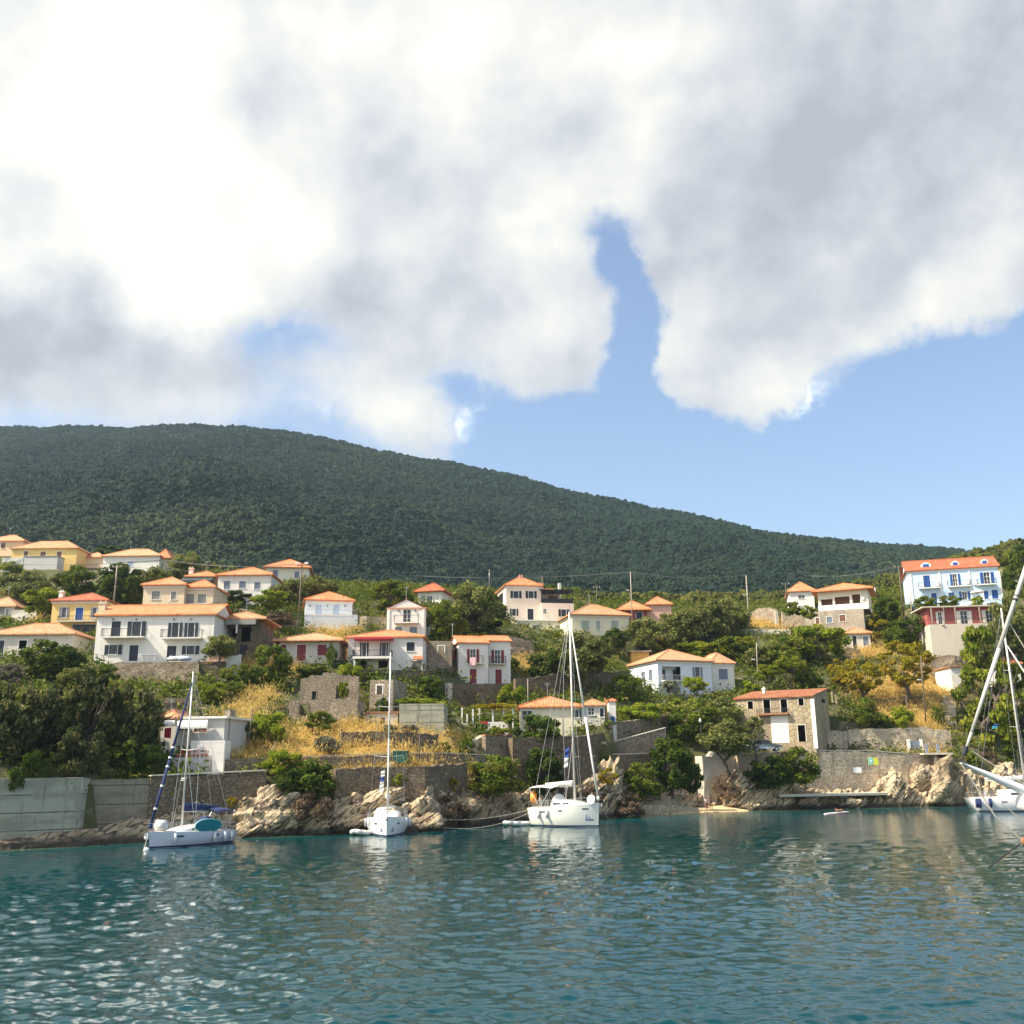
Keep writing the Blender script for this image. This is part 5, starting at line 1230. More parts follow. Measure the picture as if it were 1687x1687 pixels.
PROTO = {}
def crownmesh(kind, var, big):
    key = (kind, var, big)
    if key in PROTO: return PROTO[key]
    rng = np.random.default_rng(abs(hash_s(str(key))) % 100000)
    cfg = {'olive': ('round', 34, .30), 'dark': ('round', 38, .26), 'mid': ('round', 34, .28), 'bright': ('round', 30, .27), 'golden': ('round', 40, .20), 'grey': ('dome', 26, .34), 'brown': ('dome', 30, .30), 'pine': ('pine', 60, .24), 'pale': ('round', 24, .25), 'tam': ('round', 60, .24), 'palm': ('round', 20, .3)}[kind]
    mode, ncl, rad = cfg
    tot = 6500 if big else 1900
    if kind in ('pine', 'tam'): tot = int(tot * 1.5)
    if kind == 'golden': tot = int(tot * .75)
    size = .112 if big else .20
    V, hue = leafcloud(rng, ncl, tot // ncl, size, mode, rad, .35 if kind != 'golden' else .5)
    nq = len(V) // 4
    me = npmesh('crown', V, np.arange(nq * 4).reshape(-1, 4))
    a = me.attributes.new('hue', 'FLOAT', 'FACE'); a.data.foreach_set('value', hue.astype(np.float32))
    me.materials.append(L['dark' if kind == 'tam' else ('mid' if kind == 'palm' else kind)] if kind != 'tam' else L['tam'])
    PROTO[key] = me; return me
L['tam'] = leafmat('leaf_tamarisk', (.030, .044, .014), (.110, .115, .035), (.16, .13, .05), .28, .1)
def hash_s(t):
    h_ = 5381
    for c in t: h_ = (h_ * 33 + ord(c)) & 0x7FFFFFFF
    return h_
TR = {}
def trunkmesh(var, bare=False):
    key = (var, bare)
    if key in TR: return TR[key]
    rs = random.Random(var * 13 + bare)
    m = MB(); pts = [Vector((0, 0, -.12))]; 
    for i in range(1, 5): pts.append(Vector((rs.uniform(-.05, .05) * i, rs.uniform(-.05, .05) * i, .12 * i)))
    m.path(pts, [.055, .048, .042, .036, .03], 7)
    def limb(p, d, l, r, lv):
        q = p
        n = 3
        for i in range(n):
            d2 = (d + Vector((rs.uniform(-.3, .3), rs.uniform(-.3, .3), rs.uniform(-.1, .3)))).normalized(); q2 = q + d2 * l / n
            m.tube(q, q2, r * (1 - i * .25), r * (.75 - i * .2), 5); q = q2; d = d2
            if lv < (2 if bare else 1):
                for _ in range(2): limb(q, (d + Vector((rs.uniform(-1, 1), rs.uniform(-1, 1), rs.uniform(-.2, .7)))).normalized(), l * .6, r * .45, lv + 1)
    for i in range(7 if bare else 6):
        a = i * 2.4 + rs.uniform(0, 1); limb(pts[2 + i % 3], Vector((math.cos(a), math.sin(a), rs.uniform(.5, 1.3))).normalized(), rs.uniform(.3, .42), .022, 0)
    me = m.build('trunk', M['bark'])
    d = me.data; bpy.data.objects.remove(me); TR[key] = d; return d
_pv = [0]
def plant(label, cx, top, base, hw, kind, name=None, cat=None, Y=None, trunk=.3, group=None, bare=False, dd=1.0):
    """cx, crown top and foot of the plant, half width: photo measurements turned into metres at its foot on the slope"""
    _pv[0] += 1; v = _pv[0] % 3
    if Y is None: f = hit(cx, base)
    else:
        Y += YO(cx); f = P(cx, base, Y); f.z = min(f.z, zt(f.x, f.y)) if trunk and Y > 0 and f.z - zt(f.x, f.y) < 2.5 else f.z
    Yp = f.y; s = Yp / F
    W = hw * s * 1.18; ztop = P(cx, top, Yp).z; zbase = P(cx, base, Yp).z; Hh = ztop - zbase
    isb = not trunk
    name = name or ('shrub' if isb else 'tree'); cat = cat or ('shrub' if isb else 'tree')
    big = hw >= 20
    rs = random.Random(_pv[0]); rz = rs.uniform(0, 6.28)
    if isb:
        rt = bpy.data.objects.new(name, crownmesh(kind, v, big)); COL.objects.link(rt)
        rt.location = (f.x, f.y, zbase + Hh * .44); rt.rotation_euler = (0, 0, rz); rt.scale = (W, W * dd, Hh * .62)
        return tag(rt, label, cat, group)
    rt = empty(name, (f.x, f.y, zbase), 0, label, cat, group)
    th = Hh * trunk
    t = bpy.data.objects.new('trunk', trunkmesh(v + (3 if bare else 0), bare)); COL.objects.link(t); t.parent = rt
    ts = Hh * (.82 if not bare else 1.0); t.scale = (max(ts, W * .9) * .8, max(ts, W * .9) * .8, ts); t.rotation_euler = (0, 0, rz)
    if kind:
        ch = (Hh - th); c = bpy.data.objects.new('crown', crownmesh(kind, v, big)); COL.objects.link(c); c.parent = rt
        c.location = (0, 0, th + ch * .46); c.scale = (W, W * dd, ch * .60); c.rotation_euler = (0, 0, rz + 1)
    return rt
T_ = plant
# upper left slope
T_('yellow green shrub under the short white garden wall at the far upper left', 16, 922, 950, 20, 'bright', trunk=0)
T_('broad olive tree below the mustard yellow house at the left edge', 40, 938, 1008, 46, 'olive', 'olive_tree', trunk=.12)
T_('olive tree below the grey annex of the mustard yellow house', 92, 942, 1004, 38, 'olive', 'olive_tree', trunk=.12)
T_('lighter olive tree above the chimney of the coral roofed yellow house', 126, 930, 1000, 34, 'mid', 'olive_tree', trunk=.12)
T_('bright leafy tree left of the coral roofed yellow house', 72, 960, 1022, 42, 'bright', 'fig_tree', trunk=.1)
T_('deep green rounded tree behind the leaning wooden pole', 196, 926, 1004, 40, 'dark', 'olive_tree', trunk=.08)
T_('olive tree under the white house with the wide low roof', 246, 930, 985, 32, 'olive', 'olive_tree', trunk=.1)
T_('small bright shrub left of the beige stepped house', 219, 974, 1000, 20, 'bright', trunk=0)
T_('round olive tree against the hill between two upper left houses', 308, 905, 962, 32, 'olive', 'olive_tree', trunk=.1)
T_('dark tree on the skyline behind the tiny low house', 178, 895, 935, 26, 'dark', Y=222, trunk=.2)
T_('dense bush with bright top over the weathered white house', 74, 1050, 1122, 46, 'mid', trunk=0)
T_('deep green bush in front of the weathered white house', 98, 1062, 1120, 40, 'dark', trunk=0)
T_('small bush squeezed between the navy garage and the large white house', 142, 1040, 1072, 17, 'mid', trunk=0)
T_('yellow green shrub at the left edge beside the faded old cottage', 8, 1014, 1036, 18, 'bright', trunk=0)
T_('grey green bush at the left edge below the weathered white house', 8, 1082, 1130, 30, 'grey', trunk=0)
T_('low shrub left of the stone terrace wall', 172, 1092, 1128, 22, 'mid', trunk=0)
T_('brownish shrub on the slope under the deep green bush', 120, 1096, 1135, 26, 'olive', trunk=0)
# big dark trees over the sea wall
for lab, cx, t, bb, hw, yy in [('massive dark tree filling the left edge above the pale concrete sea wall', 18, 1118, 1288, 62, 78), ('massive dark tree second from the left edge above the sea wall', 88, 1116, 1288, 58, 80), ('massive dark tree with light clumps in the middle of the sea wall row', 150, 1106, 1286, 56, 83), ('massive dark tree nearest the seaside house', 216, 1116, 1278, 52, 85), ('dark tree leaning out over the joint of the two concrete walls', 128, 1190, 1292, 40, 77.5)]:
    T_(lab, cx, t, bb, hw, 'tam', 'tamarisk_tree', Y=yy, trunk=.06, dd=.8)
T_('dark hanging tree at the left edge in front of the sea wall row', -30, 1130, 1290, 60, 'tam', 'tamarisk_tree', Y=77, trunk=.06, dd=.8)
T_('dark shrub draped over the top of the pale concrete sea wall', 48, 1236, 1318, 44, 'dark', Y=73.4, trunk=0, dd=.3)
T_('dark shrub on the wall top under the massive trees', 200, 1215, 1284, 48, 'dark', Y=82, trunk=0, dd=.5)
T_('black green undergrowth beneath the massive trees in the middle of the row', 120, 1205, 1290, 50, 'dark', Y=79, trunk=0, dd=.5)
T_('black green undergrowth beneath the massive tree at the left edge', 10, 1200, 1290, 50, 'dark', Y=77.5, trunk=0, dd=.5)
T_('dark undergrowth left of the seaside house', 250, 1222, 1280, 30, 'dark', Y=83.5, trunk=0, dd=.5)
# around the large white house
T_('little umbrella shaped tree on the terrace of the large white house', 239, 1058, 1090, 17, 'olive', Y=None, trunk=.5)
T_('wide silvery olive tree at the right end of the large white house', 362, 1043, 1094, 31, 'olive', 'olive_tree', Y=114, trunk=.22)
T_('vine bush on the pergola of the white house with three shuttered windows', 392, 972, 992, 28, 'dark', 'vine', 'vine', Y=155.5, trunk=0)
T_('bright green rounded tree right of the vine pergola', 444, 968, 1016, 33, 'bright', trunk=.25)
T_('small silvery shrub by the wall of the white house with the vine pergola', 378, 988, 1014, 18, 'olive', Y=154, trunk=0)
T_('bare grey brown tree above the low maroon door cottage', 460, 1005, 1050, 26, 'brown', trunk=.5, bare=True)
T_('dense olive tree behind the pole with two lamps', 520, 945, 1000, 40, 'olive', 'olive_tree', trunk=.08)
T_('olive tree in front of the cream hip roofed house', 472, 953, 1000, 32, 'olive', 'olive_tree', trunk=.1)
T_('green grey bush left of the low maroon door cottage', 443, 1060, 1128, 36, 'mid', trunk=0)
T_('rounded bush below the stone verandah house', 392, 1092, 1134, 29, 'mid', trunk=0)
T_('bright bush left of the brown wall above the seaside house', 346, 1118, 1156, 27, 'bright', trunk=0)
T_('green shrub on the dry slope above the seaside house', 384, 1122, 1150, 20, 'mid', trunk=0)
T_('dark climbing plant on the front of the maroon door cottage', 545, 1060, 1100, 15, 'dark', 'vine', 'vine', trunk=0, dd=.3)
T_('green hedge under the low maroon door cottage', 520, 1092, 1124, 34, 'mid', trunk=0)
T_('bushy green vine tree at the left of the white bungalow', 574, 1088, 1130, 22, 'bright', trunk=0)
T_('dark vines hanging below the bungalow balcony', 622, 1102, 1124, 36, 'dark', 'vine', 'vine', trunk=0, dd=.4)
T_('olive tree right of the blue tinted white house', 642, 953, 1014, 36, 'mid', 'olive_tree', trunk=.1)
T_('tall grey green olive crowning the slope left of the pink house', 776, 955, 1052, 46, 'olive', 'olive_tree', trunk=.1)
T_('dense shaded olive between the gable house and the tall grey green olive', 734, 985, 1066, 36, 'mid', 'olive_tree', trunk=.08)
T_('shaded olive close to the left wall of the pink house', 806, 976, 1044, 30, 'dark', 'olive_tree', trunk=.08)
T_('low green shrub row under the tall grey green olive', 790, 1034, 1056, 32, 'mid', trunk=0)
T_('dark rounded bush left of the brown block wall', 708, 1106, 1152, 22, 'dark', trunk=0)
T_('flat vine cover above the grey concrete block', 690, 1146, 1168, 40, 'bright', trunk=0)
T_('bright bush at the right end of the brown block wall', 842, 1120, 1170, 24, 'bright', trunk=0)
T_('yellow flowering bush on the dry bank under the pink house', 872, 1098, 1124, 15, 'golden', trunk=0)
T_('thin yellow bush beside the maroon shuttered house', 848, 1082, 1106, 9, 'bright', trunk=0)
T_('huge olive tree below the pale cream pyramid roofed house', 946, 1036, 1134, 66, 'olive', 'olive_tree', trunk=.08)
T_('darker olive tree hugging the left flank of the huge olive', 908, 1062, 1132, 36, 'dark', 'olive_tree', trunk=.1)
T_('dark small tree right of the huge olive', 1014, 1034, 1080, 24, 'dark', trunk=.12)
T_('olive tree left in the row above the salmon roofed house', 1072, 1012, 1084, 38, 'olive', 'olive_tree', trunk=.1)
T_('olive tree in the middle of the row above the salmon roofed house', 1118, 1000, 1074, 42, 'olive', 'olive_tree', trunk=.1)
T_('tall olive tree right in the row above the salmon roofed house', 1168, 985, 1062, 44, 'olive', 'olive_tree', trunk=.1)
T_('olive tree touching the tall pale pole', 1206, 980, 1046, 32, 'olive', 'olive_tree', trunk=.1)
T_('bright green bush line behind the salmon roof', 1150, 1050, 1092, 46, 'bright', trunk=0)
T_('green bush behind the right wing of the salmon roofed house', 1200, 1046, 1088, 30, 'mid', trunk=0)
T_('mid green shrub left of the sunlit wall of the salmon roofed house', 1027, 1108, 1156, 24, 'mid', trunk=0)
T_('bright shrub hedge on the stone wall right of the yellow bungalow', 1056, 1150, 1198, 38, 'bright', trunk=0)
T_('small bright tree before the front of the salmon roofed house', 1146, 1110, 1160, 21, 'bright', trunk=.4, Y=141)
T_('pale leaved bush at the balcony corner of the salmon roofed house', 1104, 1118, 1142, 13, 'pale', Y=143, trunk=.2)
T_('wide olive green thicket under the salmon roofed house', 1132, 1146, 1214, 52, 'mid', trunk=0)
T_('silvery thicket between the salmon roofed house and the derelict house', 1192, 1144, 1206, 38, 'olive', trunk=0)
T_('dark fig tree above the low stone blocks of the beach', 1108, 1208, 1306, 38, 'dark', 'fig_tree', trunk=.06, Y=113.5)
T_('bushy green fig on the rocks left of the beach', 1060, 1252, 1312, 34, 'mid', 'fig_tree', trunk=0, Y=109.5)
T_('shaded bush filling the gap behind the beach fig tree', 1140, 1240, 1304, 18, 'dark', trunk=0, Y=117)
T_('spreading pale olive tree with bent trunk in front of the parked cars', 1198, 1180, 1272, 42, 'olive', 'olive_tree', trunk=.3, Y=121.5)
T_('second crown of pale olive leaning over the parked cars', 1246, 1178, 1250, 17, 'olive', 'olive_tree', trunk=.5, Y=121)
T_('dense rounded bush below the doorway of the derelict house', 1316, 1228, 1294, 34, 'mid', trunk=0, Y=121.5)
T_('dark bush on the rocks under the parked cars', 1266, 1240, 1296, 36, 'dark', trunk=0, Y=121)
# right slope
T_('large vivid green tree below the hilltop villa', 1350, 1018, 1094, 48, 'bright', trunk=.1)
T_('green tree left of the large vivid green tree', 1300, 1048, 1100, 34, 'mid', trunk=.1)
T_('small yellow green tree right of the thin lamp pole', 1224, 1044, 1084, 20, 'bright', trunk=.15)
T_('olive grey bush below the yellow green tree', 1250, 1062, 1098, 28, 'olive', trunk=0)
T_('young bright tree behind the roof of the derelict house, left one', 1266, 1090, 1142, 21, 'bright', trunk=.35)
T_('young bright tree behind the roof of the derelict house, middle one', 1304, 1076, 1138, 25, 'bright', trunk=.35)
T_('green bush behind the roof of the derelict house, right one', 1334, 1098, 1138, 22, 'mid', trunk=0)
T_('bright shrub right of the white wing of the salmon roofed house', 1238, 1118, 1152, 18, 'bright', trunk=0)
T_('golden leaved tree left of the pair above the derelict house', 1388, 1082, 1140, 24, 'golden', trunk=.25)
T_('golden leaved tree with forked trunk above the right stone wall', 1424, 1082, 1164, 36, 'golden', trunk=.3)
T_('tall golden leaved tree beside the dark pole', 1496, 1050, 1166, 42, 'golden', trunk=.33)
T_('yellow green bush in front of the villa basement corner', 1452, 1008, 1050, 24, 'golden', trunk=0)
T_('dark green tree left of the tall concrete base', 1494, 1008, 1070, 32, 'dark', trunk=.1)
T_('mid green bush under the dark green tree near the concrete base', 1478, 1030, 1072, 26, 'mid', trunk=0)
T_('dark bush at the right side of the villa', 1462, 982, 1022, 22, 'dark', trunk=0, Y=166)
T_('shrub at the left end of the villa terrace', 1306, 990, 1014, 17, 'mid', trunk=0, Y=165)
T_('trailing green shrub on the villa terrace wall', 1333, 996, 1018, 16, 'bright', trunk=0, Y=163)
T_('clipped bush before the left house of the blue terrace', 1526, 980, 1003, 19, 'mid', trunk=0, Y=161.5)
T_('wide clipped bush before the middle house of the blue terrace', 1564, 980, 1000, 22, 'mid', trunk=0, Y=161)
T_('small clipped bush under the white parasol', 1611, 980, 998, 11, 'bright', trunk=0, Y=160.5)
T_('tall bright pine in front of the half hidden white house', 1634, 1040, 1236, 46, 'pine', 'pine_tree', trunk=.08, Y=139)
T_('dark pine at the right edge of the photo', 1690, 1100, 1240, 44, 'pine', 'pine_tree', trunk=.1, Y=140)
T_('grey green olive behind the furled sail at the right edge', 1672, 975, 1100, 38, 'olive', 'olive_tree', trunk=.1, Y=153)
T_('shaded olive right of the tall concrete base', 1630, 1030, 1100, 28, 'olive', 'olive_tree', trunk=.1, Y=152)
T_('round vivid green shrub on the right stone wall', 1487, 1158, 1202, 19, 'bright', trunk=0)
T_('brownish green shrub under the forked golden tree', 1424, 1148, 1196, 26, 'mid', trunk=0)
T_('low dark shrub on the right stone wall', 1452, 1172, 1202, 18, 'mid', trunk=0)
T_('slim shrub left of the white stone stairs', 1545, 1160, 1192, 11, 'mid', trunk=0)
T_('dark shrub behind the bowsprit tip', 1600, 1232, 1268, 16, 'mid', trunk=0, Y=134)
T_('dry bush on the bank behind the bowsprit', 1622, 1222, 1262, 22, 'brown', trunk=0, Y=136)
T_('dark thicket on the right shore behind the yacht mast', 1668, 1210, 1276, 34, 'dark', trunk=0, Y=138)
# lower middle
T_('tall bright bush right of the seaside house', 440, 1164, 1226, 32, 'bright', trunk=0)
T_('mid green bush beside the thin black pole', 412, 1186, 1226, 24, 'mid', trunk=0)
T_('bright tree leaning over the sea wall right of the terrace wall', 464, 1226, 1290, 32, 'bright', trunk=.15, Y=88)
T_('dark bush hanging over the rocks right of the leaning bright tree', 512, 1250, 1316, 42, 'dark', trunk=0, Y=87.5)
T_('shaded bush on the corner of the sea wall', 470, 1262, 1322, 28, 'dark', trunk=0, Y=86)
T_('dry brown bush on the rocks under the dark hanging bush', 512, 1288, 1352, 32, 'brown', trunk=0, Y=85.6)
T_('grey rounded bush on the yellow grass terrace', 540, 1204, 1240, 25, 'grey', trunk=0)
T_('green bush in front of the roofless grey stone ruin', 526, 1170, 1208, 26, 'mid', trunk=0)
T_('dark green shrub in the roofless tower foot', 630, 1148, 1176, 12, 'dark', trunk=0, Y=110.5)
T_('ivy growing over the broken wall of the stone ruin', 566, 1118, 1150, 20, 'bright', 'ivy', 'ivy', trunk=0, Y=108.5, dd=.4)
T_('small grey bush left at the foot of the concrete block', 640, 1188, 1210, 14, 'grey', trunk=0)
T_('small grey bush right at the foot of the concrete block', 676, 1188, 1212, 17, 'grey', trunk=0)
T_('round dark shrub on the path wall near the steps', 732, 1220, 1244, 11, 'mid', trunk=0)
T_('shrub covering the steps below the pergola terrace', 768, 1208, 1250, 14, 'mid', trunk=0, Y=99.5)
T_('large dark leafed tree before the yellow bungalow', 888, 1164, 1246, 40, 'dark', 'fig_tree', trunk=.1, Y=106.5)
T_('broad fig tree over the rocks left of the middle yacht', 812, 1242, 1316, 52, 'mid', 'fig_tree', trunk=.05, Y=94.5)
T_('dark fig tree behind the pennant of the middle yacht', 896, 1226, 1312, 34, 'dark', 'fig_tree', trunk=.06, Y=100)
T_('slim green tree on the pergola terrace', 838, 1174, 1204, 11, 'bright', trunk=.35, Y=106.5)
T_('hedge along the pergola terrace edge', 820, 1196, 1212, 18, 'bright', trunk=0, Y=105)
T_('spiky palm like plant under the green bin', 656, 1270, 1312, 14, 'bright', 'yucca', 'plant', trunk=.4, Y=92)
T_('dry brown bush hanging on the rocks between the second and the middle yacht', 738, 1296, 1356, 34, 'brown', trunk=0, Y=91.5)
T_('dry orange bush at the top of the middle rocks', 742, 1272, 1302, 12, 'golden', trunk=0, Y=93.5)
T_('brown bush hanging on the rocks right of the middle yacht', 1040, 1300, 1342, 24, 'brown', trunk=0, Y=107)
T_('dead grey brush on the rocks behind the middle yacht bow', 975, 1284, 1324, 18, 'brown', trunk=0, Y=103.5)
T_('golden tuft on the rocks right of the middle yacht mast', 1003, 1262, 1290, 16, 'golden', trunk=0, Y=106.5)
T_('orange dry tuft on the sea wall foot above the left yacht', 381, 1312, 1330, 9, 'golden', trunk=0, Y=83.2)
T_('dry brown bush on the face of the beach buttress', 1200, 1256, 1312, 22, 'brown', trunk=0, Y=122, dd=.5)
# near hill at the right edge
for i, (cx, t, bb, hw, lab) in enumerate([(1668, 902, 950, 16, 'small tree on the near hill right of the blue terrace, leftmost'), (1690, 893, 945, 20, 'rounded tree on the crest of the near hill at the right edge'), (1672, 930, 985, 20, 'dark tree behind the gable of the blue terrace'), (1716, 885, 950, 26, 'tree just outside the right edge on the near hill'), (1695, 945, 1010, 24, 'olive tree on the near hill above the furled sail')]):
    T_(lab, cx, t, bb, hw, ['mid', 'dark', 'dark', 'olive', 'olive'][i], Y=[200, 205, 190, 205, 185][i], trunk=.1)
# a belt of trees behind the village, in front of the hill
_rb = random.Random(5)
BELT = 0
for cx in range(-40, 1660, 26):
    if 640 < cx < 930 and False: continue
    jx = cx + _rb.uniform(-9, 9); top_ = float(np.interp(jx, [0, 300, 520, 700, 930, 1000, 1100, 1200, 1300, 1480, 1600], [925, 930, 955, 962, 962, 972, 978, 975, 985, 975, 960]))
    k = _rb.choice(['mid', 'dark', 'mid', 'olive', 'bright']); Yb = _rb.uniform(236, 262)
    tp = top_ + _rb.uniform(-5, 8)
    T_('tree in the green belt between the upper houses and the big hill', jx, tp, tp + 44, _rb.uniform(17, 25), k, Y=Yb, trunk=.05, group='trees of the belt behind the village')

# ------------------------------------------------------------------ ground cover (uncountable)
def cover(name, label, n, mat, accept, quad, hmul, nq, seed, spread, lift):
    rng = np.random.default_rng(seed); V = []; hue = []; got = 0; tries = 0
    while got < n and tries < n * 30:
        tries += 1
        px = rng.uniform(-60, 1750); py = rng.uniform(985, 1300)
        p = hit(px, py) if False else None
        x = rng.uniform(-75, 95); y = rng.uniform(75, 225)
        if abs(x) > .6 * y + 4 or y < float(shoreYx(x)) + 3.0: continue
        if not accept(x, y, rng): continue
        if any((x - a) ** 2 + (y - c) ** 2 < (r * .95) ** 2 for a, c, r in FOOT): continue
        z = zt(x, y); got += 1
        c = np.array([x, y, z + lift]); s = rng.uniform(.6, 1.5) * spread
        g = rng.normal(size=(nq, 3)) * np.array([s, s, s * hmul]); g[:, 2] = np.abs(g[:, 2])
        q = c + g; d = rng.normal(size=(nq, 3)); d[:, 2] = np.abs(d[:, 2]) * (3 if hmul > 1 else .6); d /= np.linalg.norm(d, axis=1)[:, None]
        t = np.cross(d, rng.normal(size=(nq, 3))); t /= np.linalg.norm(t, axis=1)[:, None]
        l_, w_ = quad; k = rng.uniform(.6, 1.4, nq)[:, None]
        V.append(np.stack([q - t * w_ * k, q + t * w_ * k, q + d * l_ * k + t * w_ * .4 * k, q + d * l_ * k - t * w_ * .4 * k], 1).reshape(-1, 3)); hue.append(np.clip(rng.uniform(0, 1) + rng.normal(size=nq) * .2, 0, 1))
    V = np.concatenate(V); me = npmesh(name, V, np.arange(len(V)).reshape(-1, 4))
    a = me.attributes.new('hue', 'FLOAT', 'FACE'); a.data.foreach_set('value', np.concatenate(hue).astype(np.float32))
    return tag(link(name, me, mat), label, 'ground cover', kind='stuff')
L['straw'] = leafmat('dry_straw', (.46, .32, .085), (.70, .52, .18), None, .35)
cover('dry_grass', 'golden dry grass covering the open terraces', 4200, L['straw'], lambda x, y, r: float(dryf(np.array(x), np.array(y))) + r.normal() * .08 > .0, (.26, .03), 1.3, 26, 5, .36, .0)
cover('low_scrub', 'low green scrub and weeds covering the slope between the houses', 6500, L['mid'], lambda x, y, r: float(dryf(np.array(x), np.array(y))) + r.normal() * .06 < -.02, (.30, .12), .75, 38, 6, .62, .05)

ff = gridfaces(len(GY), len(GX)); fx_, fy_ = _gx.ravel()[ff[:, 0]], _gy.ravel()[ff[:, 0]]
ff = ff[(fy_ > 222) | ((fx_ > .555 * fy_ - 4) & (fy_ > 138) & (fy_ > shoreYx(fx_) + 8))]; us_, inv_ = np.unique(ff, return_inverse=True)
wme = npmesh('near_wood', np.stack([_gx, _gy, GZ], -1).reshape(-1, 3)[us_], inv_.reshape(ff.shape)); wme.materials.append(fm)
wood = bpy.data.objects.new('near_wood', wme); COL.objects.link(wood); tag(wood, 'lighter green wood on the rise right behind the upper houses', 'forest', kind='stuff')
ng2 = WOODGROUP.copy(); ng2.name = 'near_scatter'
fm2 = fm.copy(); fm2.name = 'near_wood_leaves'
for n_ in fm2.node_tree.nodes:
    if n_.type == 'MIX':
        for k_ in (6, 7):
            if not n_.inputs[k_].is_linked: c_ = n_.inputs[k_].default_value; n_.inputs[k_].default_value = (min(1, c_[0] * 2.3 + .01), c_[1] * 1.7, c_[2] * .8, 1)
for n_ in ng2.nodes:
    if n_.type == 'DISTRIBUTE_POINTS_ON_FACES': n_.inputs['Density'].default_value = .05
    if n_.type == 'RANDOM_VALUE' and n_.inputs[1].default_value[0] > 2: n_.inputs[0].default_value = (1.0, 1.0, .8); n_.inputs[1].default_value = (2.6, 2.6, 2.4)
    if n_.type == 'SET_MATERIAL': n_.inputs['Material'].default_value = fm2
md = wood.modifiers.new('scatter', 'NODES'); md.node_group = ng2
